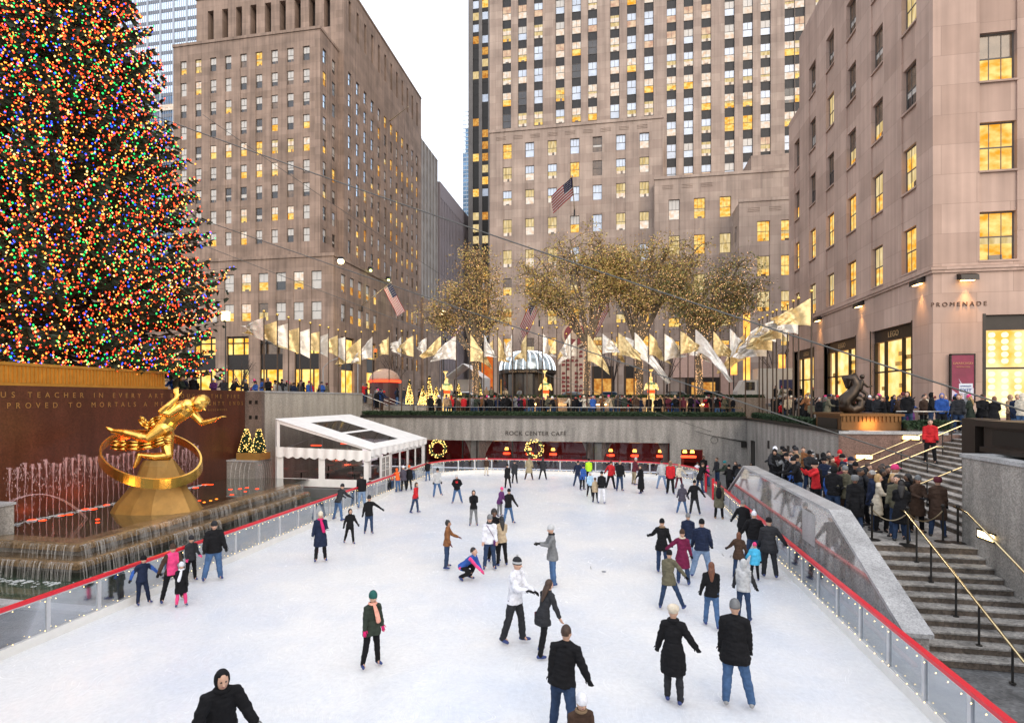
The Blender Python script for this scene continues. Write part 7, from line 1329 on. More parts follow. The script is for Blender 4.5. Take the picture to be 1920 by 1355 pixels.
# ---------------- skaters: foot x, foot y, head-top y, turn (0 faces the camera, 180 away, 90 to picture right)
ST_ = dict(lean=3); GL = dict(lean=9, L=(12, 5, 14), Rr=(-14, 9, 8), la=(32, 8, 18), ra=(34, 6, 18)); WK = dict(lean=4, L=(12, 4, 8), Rr=(-10, 5, 6), la=(14, -8, 14), ra=(14, 16, 16)); WD = dict(lean=5, L=(2, 14, 6), Rr=(2, 12, 4), la=(24, 4, 14), ra=(24, 4, 14))
def pz(base, **k): d = dict(base); d.update(k); return d
SKT = [
 (412, 1494, 1251, 10, 'person in black hooded jacket leaning forward, cut off by the lower left edge', pz(GL, lean=14, la=(38, 10, 20), ra=(36, 8, 22)), dict(coat='black', head='hood', pants='black', gloves='grey', scarf='black', build=1.12, puffy=1)),
 (1055, 1384, 1178, 168, 'man in dark jacket and jeans skating away at the bottom centre', pz(GL, lean=6, side=-4, L=(10, 6, 10), Rr=(-20, 12, 12), la=(16, -10, 12), ra=(36, -6, 18)), dict(coat='black', head='short', hc='hair brown', pants='dark denim', build=1.08)),
 (1085, 1486, 1300, 20, 'child in white knit hat and fur-collared coat at the bottom edge', pz(ST_, lean=12), dict(coat='brown', head='beanie', hc='white', pants='black', scarf='fur', child=True)),
 (1262, 1318, 1141, 176, 'woman in long quilted black coat and cream beret, back turned', pz(ST_, L=(4, 1, 3), Rr=(-4, 3, 2), la=(26, 4, 10), ra=(46, 2, 22)), dict(coat='black', clen='long', head='beret', hc='cream', pants='charcoal', female=True, scarf='black', puffy=1)),
 (1378, 1325, 1132, 182, 'man in black overcoat, grey cap and blue jeans, nearest of the pair', pz(WD, L=(0, 4, 2), Rr=(0, 12, 2), la=(14, 2, 10), ra=(16, 2, 14)), dict(coat='black', clen='mid', head='beanie', hc='grey', pants='denim', build=1.12, boots=MATS['galvanised'])),
 (1334, 1176, 1057, 184, 'girl with very long brown hair and short black jacket', pz(WK, la=(24, 0, 8), ra=(8, 0, 8)), dict(coat='black', head='long', hc='hair red', pants='denim', female=True)),
 (1394, 1163, 1052, 172, 'child in pale grey jacket with dark stripe on the hood', pz(ST_, L=(6, 4, 4), Rr=(-4, 6, 3), la=(24, 2, 18), ra=(32, 2, 20)), dict(coat='light grey', head='hood', hood='light grey', pants='dark denim', child=True, band=('sides', 'charcoal', .125), puffy=1)),
 (1254, 1142, 1034, 168, 'person in olive hooded coat striding with legs wide apart', pz(WD, L=(-4, 10, 4), Rr=(2, 24, 4), la=(8, 0, 14), ra=(58, 4, 8)), dict(coat='olive', clen='mid', head='beanie', hc='black', pants='dark denim', female=True, hood=None)),
 (1279, 1096, 996, 180, 'woman in burgundy coat with both arms held out', pz(WD, L=(4, 2, 4), Rr=(-3, 8, 3), la=(66, 4, 14), ra=(26, 0, 10)), dict(coat='burgundy', clen='long', head='beanie', hc='brown', pants='dark denim', female=True, scarf='cream')),
 (1241, 1074, 976, 178, 'woman in fitted black jacket with fur collar, left arm raised', pz(WD, L=(2, 2, 3), Rr=(0, 6, 3), la=(54, 12, 50), ra=(28, 0, 10)), dict(coat='black', clen='mid', head='beanie', hc='black', pants='dark denim', female=True, scarf='fur')),
 (1316, 1083, 976, 184, 'man in navy jacket with hood down and rolled pale jeans', pz(WD, la=(20, 4, 24), ra=(24, -8, 36)), dict(coat='navy', head='beanie', hc='black', pants='pale denim', baggy=1.9, build=1.15)),
 (1290, 1052, 965, 182, 'man in blue jacket and grey cap ahead of the navy jacket', pz(ST_), dict(coat='blue', head='beanie', hc='grey', pants='pale denim', band=('top', 'navy', -.3))),
 (1385, 1085, 1000, 180, 'woman with red-brown hair and belted brown coat, elbow out', pz(ST_, la=(50, 8, 40), ra=(28, 4, 10)), dict(coat='brown', clen='mid', head='bob', hc='hair red', pants='dark denim', female=True)),
 (1415, 1088, 1020, 184, 'small child in bright blue jacket and pink hat holding hands', pz(ST_, la=(40, 0, 30), ra=(20, 0, 10)), dict(coat='sky blue', clen='mid', head='beanie', hc='pink', pants='black', child=True, puffy=1)),
 (1442, 1083, 974, 186, 'big man in charcoal coat with right hand on the red rail', pz(WD, L=(2, 4, 3), Rr=(-4, 7, 3), la=(18, 4, 16), ra=(52, 6, 12)), dict(coat='charcoal', head='beanie', hc='black', pants='charcoal', build=1.12, clen='mid')),
 (1414, 1057, 961, 182, 'man in black jacket with round emblem and patterned hat', pz(WD, la=(42, 4, 14), ra=(44, 6, 16)), dict(coat='black', head='pom', hc='white', pants='dark denim', build=1.1)),
 (1393, 1026, 941, 182, 'man in long black coat and grey hat near the barrier', pz(WD, L=(2, 3, 3), la=(40, 8, 16), ra=(20, 8, 14)), dict(coat='black', clen='mid', head='beanie', hc='grey', pants='black')),
 (965, 1206, 1048, 60, 'man in white jacket and striped bobble hat skating upright', pz(WK, la=(10, 16, 50), ra=(10, 24, 70)), dict(coat='white', head='stripe', hc='charcoal', pants='charcoal', baggy=1.7, gloves='black', puffy=1)),
 (1017, 1228, 1090, 130, 'woman with long brown hair bending forward, red bag at her hip', pz(GL, lean=18, L=(22, 4, 34), Rr=(-10, 6, 10), la=(12, 0, 30), ra=(44, 0, 10)), dict(coat='charcoal', clen='mid', head='long', hc='hair brown', pants='black', female=True, bag=('maroon', 1), gloves=None)),
 (1036, 1097, 987, -78, 'woman in grey wool coat and slouchy hat holding a camera', pz(ST_, la=(6, 26, 72, 20), ra=(6, 26, 72, 20)), dict(coat='grey', clen='mid', head='beanie', hc='light grey', pants='denim', female=True, extra='camera', scarf='black')),
 (697, 1249, 1112, 22, 'girl in dark green coat with salmon scarf and teal bobble hat', pz(GL, lean=6, L=(4, 4, 6), Rr=(8, 10, 12), la=(20, -4, 14), ra=(18, 4, 12)), dict(coat='dark green', clen='mid', head='beanie', hc='green', pants='black', female=True, gloves='magenta', scarf='salmon', scb=1, child=True)),
 (838, 1066, 977, 82, 'young woman in tan leather jacket with hair in a bun', pz(ST_, la=(8, 30, 40), ra=(8, 4, 20)), dict(coat='leather', head='bun', hc='hair black', pants='dark denim', female=True, gloves='maroon', skin=1)),
 (868, 1086, 1032, 60, 'child crouching on the ice in blue jacket with pink sleeves', dict(lean=48, L=(95, 8, 125), Rr=(70, 8, 135), la=(10, 20, 10), ra=(10, 45, 10), head=(0, -30)), dict(coat='blue', head='short', hc='hair black', pants='black', child=True, gloves='pink', band=('sides', 'pink', .11), _H=1.45)),
 (918, 1068, 967, 4, 'woman in white puffer jacket and grey cap facing the camera', pz(ST_, la=(14, 4, 16), ra=(16, 4, 14)), dict(coat='white', head='beanie', hc='grey', pants='dark denim', female=True, puffy=1, gloves=None, scarf='charcoal', bag=('purple', 1))),
 (926, 1053, 957, 15, 'man with thick black hair standing behind the white puffer jacket', pz(ST_), dict(coat='black', head='afro', hc='hair black', pants='black', skin=2)),
 (941, 1061, 970, 200, 'woman with long dark hair in a tan jacket and black leggings', pz(ST_, la=(10, 16, 40), ra=(12, 16, 60)), dict(coat='beige', head='long', hc='hair black', pants='black', female=True)),
 (888, 986, 920, 2, 'person in black hoodie and grey trousers with hands together', pz(ST_, la=(8, 24, 105, 30), ra=(8, 24, 105, 30)), dict(coat='black', head='hood', pants='grey', female=True)),
 (937, 968, 914, 50, 'girl in purple coat and pink hat bending beside a black jacket', pz(ST_, lean=14), dict(coat='purple', clen='mid', head='beanie', hc='pink', pants='grey', female=True)),
 (953, 983, 917, 30, 'skater in black jacket and jeans with one arm held out', pz(WD, la=(38, 4, 20), ra=(14, 20, 30)), dict(coat='black', head='beanie', hc='black', pants='denim')),
 (601, 1053, 961, 4, 'woman in blue coat, white knit hat and bright pink scarf', pz(ST_, la=(16, 24, 70), ra=(24, 0, 12)), dict(coat='navy', clen='long', head='beanie', hc='cream', pants='black', female=True, scarf='magenta', scb=1, gloves='light grey')),
 (656, 1020, 955, 12, 'boy in black hooded jacket with elbows out', pz(GL, lean=8, la=(34, 4, 34), ra=(32, 2, 26)), dict(coat='black', head='hood', pants='black', child=True)),
 (692, 1001, 931, 8, 'boy in black sweatshirt with one arm stretched to the right', pz(GL, lean=4, L=(4, 3, 8), Rr=(-4, 6, 6), la=(78, 4, 4), ra=(26, 0, 16)), dict(coat='black', head='beanie', hc='charcoal', pants='dark denim', child=True)),
 (634, 976, 909, 130, 'man in grey jacket leaning on the left barrier', pz(WD, lean=22, la=(14, 30, 30), ra=(14, 40, 20)), dict(coat='charcoal', head='beanie', hc='charcoal', pants='denim')),
 (678, 952, 890, 185, 'tall man in black jacket and pale jeans by the left barrier', pz(ST_), dict(coat='black', head='short', hc='hair black', pants='pale denim', build=1.1)),
 (694, 940, 897, 190, 'person in navy coat standing close behind the tall man', pz(ST_), dict(coat='navy', head='beanie', hc='black', pants='dark denim')),
 (746, 922, 879, 215, 'child in orange hooded jacket holding the barrier', pz(ST_, lean=14, la=(20, 50, 20), ra=(20, 50, 20)), dict(coat='orange', head='hood', pants='denim', child=True, band=('top', 'orange', -.03))),
 (757, 921, 875, 200, 'child in dark purple coat and white hat at the barrier', pz(ST_, lean=8), dict(coat='purple grey', clen='mid', head='beanie', hc='white', pants='black', child=True)),
 (767, 919, 874, 170, 'child in black coat and orange hat at the barrier', pz(ST_), dict(coat='black', clen='mid', head='beanie', hc='orange', pants='black', child=True)),
 (778, 962, 905, 60, 'girl in red coat skating past the tent', pz(WK, lean=8), dict(coat='red', head='bob', hc='hair brown', pants='dark denim', female=True, scarf='grey')),
 (802, 902, 864, 200, 'man in black jacket at the left corner of the rink', pz(ST_), dict(coat='black', head='short', hc='hair black', pants='denim')),
 (819, 932, 878, 20, 'man in pale grey jacket skating with legs apart', pz(WD, lean=10, L=(-8, 18, 8), Rr=(4, 8, 6), la=(12, 0, 20), ra=(24, 6, 14)), dict(coat='light grey', head='beanie', hc='black', pants='denim')),
 (857, 944, 890, -8, 'boy in black jacket with red chest logo and hands on hips', pz(WD, lean=10, la=(38, -10, 70, 60), ra=(38, -10, 70, 60)), dict(coat='black', head='beanie', hc='light grey', pants='denim', band=('front', 'red'))),
 (912, 892, 859, 160, 'child in brown coat and pale pink trousers near the far barrier', pz(ST_), dict(coat='brown', head='beanie', hc='cream', pants='cream', child=True)),
 (952, 916, 871, 200, 'person in short black coat in front of the dark coat', pz(WK), dict(coat='black', clen='mid', head='beanie', hc='black', pants='black', female=True)),
 (965, 907, 864, 190, 'person in long dark coat close to the far barrier', pz(WK), dict(coat='charcoal', clen='mid', head='beanie', hc='charcoal', pants='black')),
 (992, 900, 856, 180, 'person in khaki padded coat seen from behind at the far barrier', pz(WD, la=(24, 2, 14), ra=(24, 2, 14)), dict(coat='khaki', clen='long', head='beanie', hc='charcoal', pants='brown')),
 (1018, 900, 858, 180, 'woman in grey tunic coat with bare-looking black leggings', pz(WD, la=(14, 0, 40)), dict(coat='charcoal', clen='mid', head='long', hc='hair black', pants='black', female=True)),
 (1083, 913, 865, 150, 'man in navy jacket with arm stretched left, beside the bright blue coat', pz(WD, la=(40, 10, 10)), dict(coat='navy', head='beanie', hc='charcoal', pants='dark denim')),
 (1092, 919, 872, 40, 'girl in bright royal blue coat', pz(ST_, lean=8), dict(coat='blue', clen='mid', head='beanie', hc='navy', pants='black', female=True)),
 (1104, 905, 861, 180, 'rink guard in neon yellow-green vest', pz(ST_), dict(coat='neon', head='beanie', hc='black', pants='black')),
 (1106, 932, 886, 10, 'child in pale blue jacket and white hat', pz(WK), dict(coat='pale blue', head='beanie', hc='light grey', pants='black', child=True)),
 (1116, 942, 897, 190, 'small child in beige coat beside white trousers', pz(ST_), dict(coat='beige', clen='mid', head='short', hc='hair brown', pants='black', child=True)),
 (1128, 944, 885, 170, 'woman in short black jacket and white trousers', pz(ST_, la=(20, 20, 20)), dict(coat='black', head='beanie', hc='charcoal', pants='white', female=True)),
 (1145, 917, 865, 160, 'person in red jacket with arm held out and black trousers', pz(WD, lean=6, la=(50, 10, 10), ra=(14, 0, 20)), dict(coat='red', head='short', hc='hair black', pants='black', baggy=1.5)),
 (1162, 921, 864, 20, 'man in open black jacket standing tall in mid rink', pz(ST_), dict(coat='black', head='short', hc='hair brown', pants='dark denim')),
 (1189, 909, 859, 120, 'man in maroon sweater, khaki trousers and grey hat', pz(ST_, lean=10, la=(20, 30, 20)), dict(coat='maroon', head='beanie', hc='light grey', pants='khaki')),
 (1202, 925, 873, -60, 'woman in ankle-length black coat', pz(WK, lean=2), dict(coat='black', clen='ankle', head='bob', hc='hair brown', pants='black', female=True)),
 (1241, 917, 864, 190, 'man in pale grey jacket and light jeans near the exit', pz(WD, la=(24, 0, 20), ra=(16, 10, 20)), dict(coat='light grey', head='short', hc='hair black', pants='pale denim')),
 (1257, 927, 865, 4, 'person in red and black hooded jacket facing the camera', pz(ST_), dict(coat='red', head='hood', hood='tan', pants='black', baggy=1.6, skin=2, band=('sides', 'black', .13))),
 (1273, 917, 870, 30, 'woman in cream jacket with arm on the barrier', pz(WD, ra=(30, 10, 30), la=(60, 8, 10)), dict(coat='cream', head='bob', hc='blonde', pants='maroon', female=True)),
 (1303, 906, 867, 140, 'person in white hooded top leaning on the exit barrier', pz(WD, lean=28, la=(10, 50, 20), ra=(10, 50, 20)), dict(coat='white', head='short', hc='hair black', pants='denim')),
 (1312, 924, 868, 130, 'person in black coat bending beside the white top', pz(WD, lean=18, la=(10, 40, 20), ra=(10, 40, 20)), dict(coat='black', clen='mid', head='short', hc='hair brown', pants='dark denim')),
 (1279, 963, 908, 182, 'child in grey-blue puffer jacket with hood up', pz(WD, la=(22, 6, 30), ra=(36, 0, 10)), dict(coat='purple grey', clen='mid', head='hood', pants='denim', child=True, puffy=1)),
 (1302, 965, 902, 178, 'person in black sweater reaching a hand to the barrier', pz(WD, L=(2, 8, 3), la=(34, 0, 20), ra=(54, 4, 4)), dict(coat='black', head='beanie', hc='black', pants='charcoal')),
 (1348, 972, 902, 178, 'woman in brown coat with backpack and tan boots at the right barrier', pz(ST_), dict(coat='olive', clen='long', head='bob', hc='hair black', pants='black', female=True, bag=('black', 'pack'), boots=SHOE_T, skates=False)),
 (266, 1134, 1045, 22, 'boy in navy and blue jacket with left arm on the rail', pz(WD, side=4, lean=2, L=(6, 10, 8), Rr=(0, 2, 4), la=(62, 6, 6), ra=(48, -16, 40)), dict(coat='navy', head='beanie', hc='black', pants='navy', child=True, band=('sides', 'blue', .15))),
 (322, 1128, 1020, 15, 'woman in pink vest and brown jacket leaning over a child', pz(WD, lean=10, la=(22, 10, 14), ra=(42, 0, 20)), dict(coat='pink', head='beanie', hc='brown', pants='black', female=True, band=('sides', 'brown', .085))),
 (340, 1137, 1056, 4, 'girl in black coat with white knit hat, white scarf and pink leggings', pz(ST_, lean=6), dict(coat='black', clen='long', head='beanie', hc='white', pants='pink', female=True, child=True, scarf='white', scb=-1)),
 (358, 1090, 1007, 18, 'boy in black track jacket and grey hat beside the man', pz(ST_, la=(16, 10, 50)), dict(coat='charcoal', head='beanie', hc='charcoal', pants='black', child=True, gloves='pink')),
 (401, 1088, 979, 8, 'man in puffy black jacket and blue jeans by the left rail', pz(WD, L=(2, 6, 3), la=(24, 2, 24), ra=(22, 4, 30)), dict(coat='black', head='beanie', hc='charcoal', pants='denim', baggy=1.5, build=1.15, puffy=1)),
]
for fx_, fy_, hy_, turn, lb, P, kw in SKT:
    p = gz(fx_, fy_, 0); H = kw.pop('_H', None) or (fy_-hy_)*depth(p)/F*1.0; H /= cos(R(P.get('lean', 4)*.5)); H = min(H, 1.93) if not kw.get('child') else min(H, 1.7)
    if 'gloves' not in kw: kw['gloves'] = 'black'
    d = depth(p); person(lb, H*.985, (p.x, p.y, 0.0), facing(p, turn), P, vox=.012 if d < 13 else .017 if d < 20 else .026, **kw)
# ---------------- crowds: prototypes copied with their own colours
HOLD = dict(lean=4, la=(10, 20, 60, 25), ra=(10, 20, 60, 25)); POCK = dict(lean=2, la=(16, -4, 30, 40), ra=(16, -4, 30, 40)); SHOT = dict(lean=2, la=(24, 60, 80, 20), ra=(24, 60, 80, 20)); LEAN_ = dict(lean=16, la=(14, 34, 50, 10), ra=(14, 34, 50, 10))
protos = []
def proto(**k):
    P = k.pop('P'); p = person(None, k.pop('H', 1.72), (0, 0, -50), 0, P, skates=False, vox=.024, gloves='black', **k); protos.append((p, k)); return p
for i, k in enumerate([dict(P=ST_, head='short', hc='hair brown'), dict(P=HOLD, head='beanie', clen='mid'), dict(P=POCK, head='hood'), dict(P=SHOT, head='beanie'), dict(P=ST_, head='long', hc='hair brown', clen='mid', female=True, H=1.62), dict(P=HOLD, head='beanie', female=True, clen='long', H=1.62, hair='hair brown'),
    dict(P=LEAN_, head='beanie'), dict(P=LEAN_, head='short', hc='hair black'), dict(P=POCK, head='pom', female=True, H=1.6), dict(P=ST_, head='fur', clen='long', female=True, H=1.63), dict(P=HOLD, head='bob', hc='blonde', clen='long', female=True, H=1.64), dict(P=ST_, head='cap', scarf='grey'), dict(P=ST_, head='pom', child=True, H=1.25), dict(P=POCK, head='short', hc='hair grey', clen='mid', build=1.1)]): proto(**k)
# bake every body part surface
tmp = []
for jb in JOBS:
    m, name, mats, par, vox = jb[:5]; me = m.mesh(name, mats); o = bpy.data.objects.new(name, me); S.collection.objects.link(o)
    a = o.modifiers.new('r', 'REMESH'); a.mode = 'VOXEL'; a.voxel_size = vox; a = o.modifiers.new('s', 'SMOOTH'); a.iterations = jb[7]; a.factor = .5; tmp.append(o)
bpy.context.view_layer.update(); dg = bpy.context.evaluated_depsgraph_get()
for o, jb in zip(tmp, JOBS):
    m, name, mats, par, vox, colf, rough, it, extra = jb; ev = o.evaluated_get(dg); me = bpy.data.meshes.new_from_object(ev)
    if rough:
        sd_ = V((len(name)*3.1, len(me.vertices) % 23, 0)); nrm_ = [v.normal.copy() for v in me.vertices]
        for v, n_ in zip(me.vertices, nrm_): c = v.co; v.co = c+n_*(rough*(noise.noise(V((c.x*7, c.y*7, c.z*16))+sd_)+.5*noise.noise(V((c.x*15, c.y*15, c.z*30))+sd_)))
    if extra is not None:
        bm_ = MB(); bm_.v = [tuple(v.co) for v in me.vertices]; bm_.f = [tuple(p.vertices) for p in me.polygons]; bm_.m = [0]*len(bm_.f); bm_.add(extra); me = bm_.mesh(name, mats)
    me.materials.clear()
    for mm in mats: me.materials.append(mm)
    if colf: me.polygons.foreach_set('material_index', [colf(p.center) for p in me.polygons])
    me.polygons.foreach_set('use_smooth', [True]*len(me.polygons)); me.update()
    n_ = bpy.data.objects.new(name, me); S.collection.objects.link(n_); n_.parent = par
for o in tmp: me = o.data; bpy.data.objects.remove(o); bpy.data.meshes.remove(me)
kids = {}
for o in S.collection.objects:
    if o.parent: kids.setdefault(o.parent, []).append(o)
used_p = set(); COATS = ['black']*16+['charcoal']*3+['navy']*3+['brown']*3+['olive']*2+['red']*2+['grey', 'tan', 'maroon', 'beige', 'blue', 'dark green', 'purple', 'leather', 'cream']; PANTS = ['black']*4+['dark denim']*4+['charcoal', 'denim', 'brown']; HATS = ['black']*5+['charcoal']*3+['grey', 'grey', 'navy', 'red', 'white', 'brown', 'cream', 'pink', 'maroon']; HAIRS = ['hair black', 'hair brown', 'hair brown', 'blonde', 'hair grey', 'hair red']
def crowd(loc, rz, pi_, q, label, group, coat=None, pants=None, hat=None, hair=None, s=1.):
    src = protos[pi_][0]; r_ = src.copy(); S.collection.objects.link(r_); r_.location = loc; r_.rotation_euler = (0, 0, rz); r_.scale = (s, s, s)
    coat = coat or q.choice(COATS); pants = pants or q.choice(PANTS); hat = hat or q.choice(HATS); hr_ = hair or q.choice(HAIRS); sk_ = q.choice([0, 0, 0, 1, 2])
    for c in kids[src]:
        n_ = c.copy(); S.collection.objects.link(n_); n_.parent = r_; nm = c.name.split('.')[0]
        mt = {'jacket': cloth(coat), 'trousers': cloth(pants), 'hat': cloth(hat), 'hood': cloth(coat), 'hair': hairm(hr_), 'body': SK[sk_], 'scarf': cloth(q.choice(['grey', 'cream', 'red', 'blue', 'black']))}.get(nm)
        if mt: n_.material_slots[0].link = 'OBJECT'; n_.material_slots[0].material = mt
    k = protos[pi_][1]; hd = k.get('head'); hw_ = {'short': hr_.replace('hair ', '')+' hair', 'long': 'long '+hr_.replace('hair ', '')+' hair', 'bob': hr_.replace('hair ', '')+' bob', 'hood': 'hood up', 'fur': hat+' fur hat', 'cap': hat+' cap', 'pom': hat+' bobble hat'}.get(hd, hat+' hat')
    r_['label'] = label % (coat, hw_) if '%' in label else label; r_['category'] = 'person'; r_['group'] = group; r_.name = 'person'; return r_
# queue on the landing (head top px, py)
q = random.Random(31)
QU = [(1431, 843, 0, 2, 'black'), (1428, 856, -20, 4, 'black'), (1440, 843, 10, 1, 'charcoal'), (1445, 850, -30, 3, 'grey'), (1453, 858, -60, 8, 'blue'), (1461, 853, -50, 0, 'black'), (1467, 838, 0, 9, 'olive'), (1473, 842, -40, 1, 'black'), (1481, 857, -60, 6, 'black'), (1495, 854, -60, 3, 'charcoal'), (1506, 839, 0, 0, 'leather'), (1517, 846, 20, 1, 'charcoal'), (1530, 866, -70, 3, 'red'), (1545, 858, 0, 1, 'navy'), (1559, 857, 40, 4, 'brown'), (1585, 862, 0, 8, 'black'), (1563, 875, 160, 2, 'black'), (1586, 875, -20, 1, 'olive'), (1603, 893, 0, 9, 'black'), (1637, 884, -90, 13, 'navy'), (1643, 891, 100, 10, 'cream'), (1653, 880, 60, 4, 'black'), (1683, 892, -20, 0, 'olive'), (1690, 902, 180, 5, 'black'), (1705, 889, -90, 4, 'black'), (1758, 897, 175, 9, 'brown'), (1801, 874, -10, 10, 'brown'), (1620, 878, -60, 2, 'charcoal'), (1661, 872, 20, 7, 'black'), (1575, 869, 30, 7, 'maroon')]
ql = ['dark hair and black jacket at the far end of the parapet', 'long hair leaning at the far end of the parapet', 'hat and charcoal coat near the far end', 'grey jacket raising a camera near the far end', 'pale bobble hat and blue jacket at the parapet', 'brown hair and black jacket behind the blue jacket', 'fur hat standing back from the parapet', 'black coat beside the fur hat', 'black coat leaning on the parapet', 'charcoal jacket taking a photo over the parapet', 'brown leather jacket standing tall behind the photographers', 'charcoal coat right of the leather jacket', 'bright red jacket taking a photo at the parapet', 'navy coat behind the red jacket', 'long-haired woman looking right behind the queue', 'bobble hat under the brass rail', 'black hooded coat with back turned at the parapet', 'olive jacket and knit hat in the middle of the queue', 'smiling woman in fur hat and black coat', 'grey-haired man looking left', 'blonde woman in cream tweed coat', 'long dark-haired woman right of the tweed coat', 'man in olive jacket facing the camera near the handrail', 'woman in very long black coat with back turned', 'woman with long dark hair right of the very long black coat', 'woman in maroon hat and dark brown coat', 'woman in brown coat against the granite wall', 'charcoal hooded person left of the grey-haired man', 'short dark-haired man among the queue', 'maroon jacket beside the brass rail end']
for (px_, py_, tn_, pi_, c), lb in zip(QU, ql):
    Hs = 1.72 if pi_ not in (4, 5, 8, 9, 10) else 1.63; d = (EYE-zl-Hs)*F/(py_-HY); r_ = ray(px_); x, y = r_.x*d, r_.y*d; x = min(max(x, 6.65), 8.95); hatc = {'fur': 'grey'}; lbl = 'person, ' if not lb.startswith(('woman', 'man', 'smiling', 'grey-haired', 'blonde', 'long-', 'short', 'long d')) else ''
    crowd((x, y, zl), math.atan2(-x, y)+R(tn_), pi_, q, lbl+lb, 'people waiting on the stair landing', coat=c, hat={4: None, 26: None}.get(0) or ('red' if px_ == 1585 else 'maroon' if px_ == 1758 else 'grey' if px_ in (1586, 1603) else 'white' if px_ == 1453 else 'black'), hair='blonde' if px_ == 1643 else 'hair grey' if px_ == 1637 else 'hair black' if px_ not in (1506, 1559, 1461) else 'hair brown')
p = oY(1748, 24.6); p = V((12.25, 24.3, 4.0-.15*6)); kx = int((12.25-9.65)/tr); crowd((12.25, 24.4, zl+(4.0-zl)*(kx+1)/nst), R(-25), 0, q, 'person in bright red jacket coming down the upper stairs', 'people waiting on the stair landing', coat='red', pants='black', hair='hair black')
def scatter(n_, xr, yr, z, grp, lab, face, mind, seed, weights=None, pick_=None, cf=None, s=1.):
    q = random.Random(seed); pts = []; tries = 0
    while len(pts) < n_ and tries < 6000:
        tries += 1; x, y = q.uniform(*xr), q.uniform(*yr)
        if any((x-a)**2+(y-b)**2 < mind*mind for a, b in pts): continue
        if pick_ and not pick_(x, y): continue
        pts.append((x, y))
    for x, y in pts:
        pi_ = q.choice(pick_list) ; f = face(x, y, q); crowd((x, y, z), f, pi_, q, lab, grp, s=q.uniform(.95, 1.06)*s)
pick_list = [0, 1, 1, 2, 3, 4, 5, 6, 7, 8, 9, 10, 11, 12, 13]
tow = lambda x, y, q: math.atan2(-x, y)+q.choice([0, 0, 0, 0, pi, pi/2, -pi/2])*1.0+q.gauss(0, .5)
def okE(x, y): return not (9.6 < x < 12.9 and y > 26.2 and y < 30.6) and not (x < 14.8 and y < 27.3) 
scatter(84, (10.9, 16.6), (27.4, 42), 4.0, 'crowd on the east terrace', 'person in %s coat and %s on the east terrace', tow, .52, 41, pick_=okE)
scatter(52, (14.9, 21), (17.5, 31.5), 4.0, 'crowd at the top of the stairs', 'person in %s coat and %s at the top of the stairs', tow, .55, 42)
scatter(6, (10.5, 13), (18.2, 19), 4.0, 'crowd', '', tow, .6, 5, pick_=lambda x, y: False)
scatter(14, (11.4, 15.5), (11.0, 16.4), 3.98, 'crowd behind the black planter', 'person in %s coat and %s behind the black planter', tow, .6, 43, pick_=lambda x, y: px_of((x, y, 4))[0] < 2000 and x > 13.4)
pick_list = [0, 1, 1, 2, 3, 4, 5, 6, 6, 7, 8, 9, 10, 11, 13]
scatter(120, (-15.5, 9.3), (44.35, 47.6), 4.0, 'crowd on the far promenade', 'person in %s coat and %s on the far promenade', tow, .44, 44)
scatter(36, (-24.6, -22.75), (30.5, 42.5), 5.1, 'crowd behind the west parapet', 'person in %s coat and %s behind the west parapet', lambda x, y, q: R(60)+q.gauss(0, .7), .45, 45)
scatter(16, (-27, -22.9), (24.5, 30), 5.1, 'crowd behind the inscription wall', 'person in %s coat and %s behind the fountain wall', tow, .6, 46)
for k in range(8): q = random.Random(60+k); kk = q.randint(0, 6); crowd((-21.5+.42*kk, q.uniform(44.9, 48.3), 5.1-.157*kk), R(70)+q.gauss(0, .5), q.choice(pick_list), q, 'person in %s coat and %s on the north-west steps', 'people on the north-west steps')
scatter(20, (14, 24), (51, 57), 4.86, 'people near the white truck', 'person in %s coat and %s near the white truck', tow, .7, 47)
scatter(14, (-24, -8), (51.5, 62), 4.86, 'people on the street beyond', 'person in %s coat and %s on the street beyond', tow, .9, 48)
scatter(22, (6.8, 9.0), (17.3, 26.2), zl, 'people waiting on the stair landing', 'person in the landing queue, %s coat and %s', tow, .55, 49)
for x_, y_, tn_, pi_, c, h_, lb in ((6.6, 37.6, -60, 0, 'charcoal', None, 'bald man in charcoal coat standing beyond the exit gate'), (6.9, 35.8, -70, 6, 'dark green', 'teal', 'person in teal hat at the exit gate'), (7.5, 36.4, -40, 4, 'black', None, 'long-haired person behind the teal hat'), (6.6, 33.6, 200, 6, 'black', 'black', 'person in black cap near the exit gate'), (7.2, 33.9, -30, 1, 'charcoal', 'charcoal', 'person in charcoal hat right of the black cap'), (8.1, 35.0, -30, 2, 'black', None, 'person with black hood against the granite wall'), (5.9, 36.8, -60, 12, 'pink', 'pink', 'child in pink jacket at the exit gate'), (5.9, 38.6, 20, 0, 'black', None, 'man in black and white coat at the cafe door')):
    crowd((x_, y_, -.02), math.atan2(-x_, y_)+R(tn_), pi_, q, lb, 'people beyond the exit gate', coat=c, hat=h_)
for p_, k in protos:
    for c in kids.get(p_, []): bpy.data.objects.remove(c)
    bpy.data.objects.remove(p_)
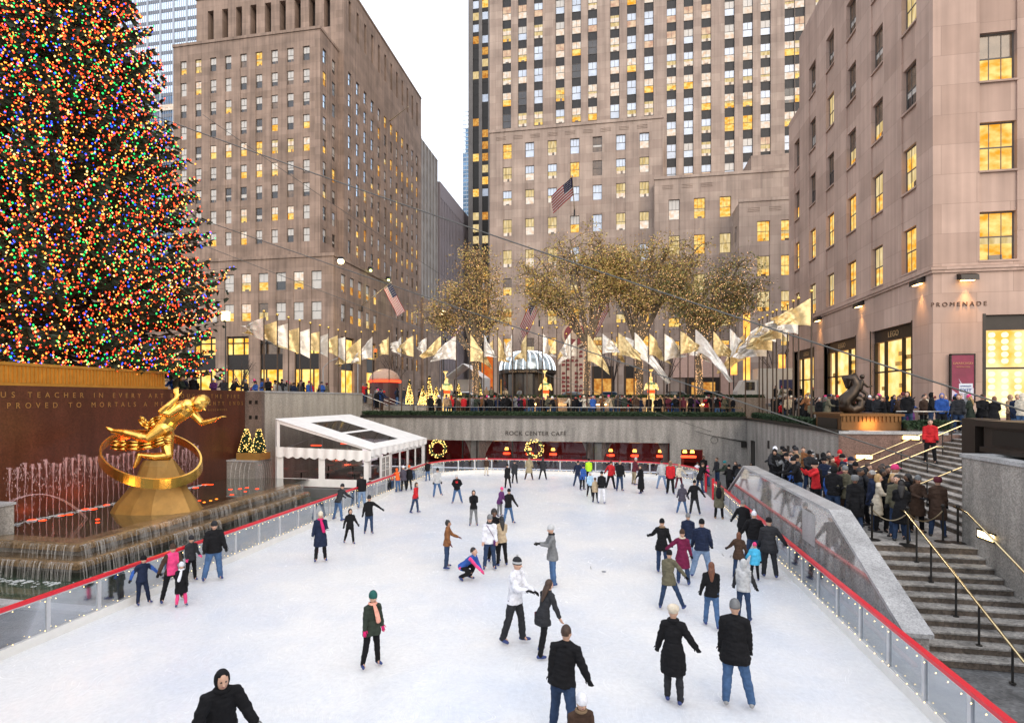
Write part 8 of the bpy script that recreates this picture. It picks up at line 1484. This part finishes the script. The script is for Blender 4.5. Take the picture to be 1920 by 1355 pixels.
# ---------------- the 300 people who show largest stay single; the rest become one far crowd
bpy.context.view_layer.update(); kids = {}
for o in S.collection.objects:
    if o.parent: kids.setdefault(o.parent, []).append(o)
CR = [o for o in S.collection.objects if o.parent is None and o.get('category') == 'person' and o.get('group') != 'skaters on the ice']
out_ = [o for o in CR if not (-25 < px_of(o.location)[0] < 1945)]; CR = [o for o in CR if o not in out_]; CR.sort(key=lambda o: depth(o.location)); nsk = len(SKT)
g = MB(); ml = []; mi = {}
for o in CR[300-nsk:]:
    for c in kids.get(o, []):
        if c.data.name.startswith(('shoe', 'glove')): continue
        T = c.matrix_world; b0 = len(g.v); g.v += [tuple(T @ v.co) for v in c.data.vertices]; mt = [sl_.material for sl_ in c.material_slots]
        for p_ in c.data.polygons:
            m_ = mt[min(p_.material_index, len(mt)-1)]
            if m_.name not in mi: mi[m_.name] = len(ml); ml.append(m_)
            g.f.append(tuple(b0+v for v in p_.vertices)); g.m.append(mi[m_.name])
for o in out_+CR[300-nsk:]:
    for c in kids.get(o, []):
        for cc in kids.get(c, []): bpy.data.objects.remove(cc)
        bpy.data.objects.remove(c)
    bpy.data.objects.remove(o)
o = g.build('crowd', ml, None, True); o['kind'] = 'stuff'; o['label'] = 'distant dark-coated crowd along the far promenade and street'; o['category'] = 'crowd'
# ---------------- give repeats with the same words their place in the row
ORD = ['first', 'second', 'third', 'fourth', 'fifth', 'sixth', 'seventh', 'eighth', 'ninth', 'tenth', 'eleventh', 'twelfth', 'thirteenth', 'fourteenth', 'fifteenth', 'sixteenth', 'seventeenth', 'eighteenth', 'nineteenth', 'twentieth']+['%d-th' % i for i in range(21, 99)]
bpy.context.view_layer.update(); by = {}
for o in S.collection.objects:
    if o.parent is None and 'label' in o: by.setdefault(o['label'], []).append(o)
for lb, L in by.items():
    if len(L) < 2 or lb.startswith('small bare table'): continue
    def cxp(o):
        if o.type == 'MESH' and o.location.length < .01: c = sum((V(b) for b in o.bound_box), V((0, 0, 0)))/8
        else: c = o.matrix_world.translation
        return px_of(c)[0]
    L.sort(key=cxp)
    for i, o in enumerate(L): o['label'] = lb+', '+(('leftmost', 'rightmost')[i] if len(L) == 2 else 'leftmost' if i == 0 else 'rightmost' if i == len(L)-1 else ORD[i]+' from the left')

for o in S.collection.objects:
    if o.parent is None and 'label' in o and len(o['label'].split()) > 16: print('LONG', o['label'])
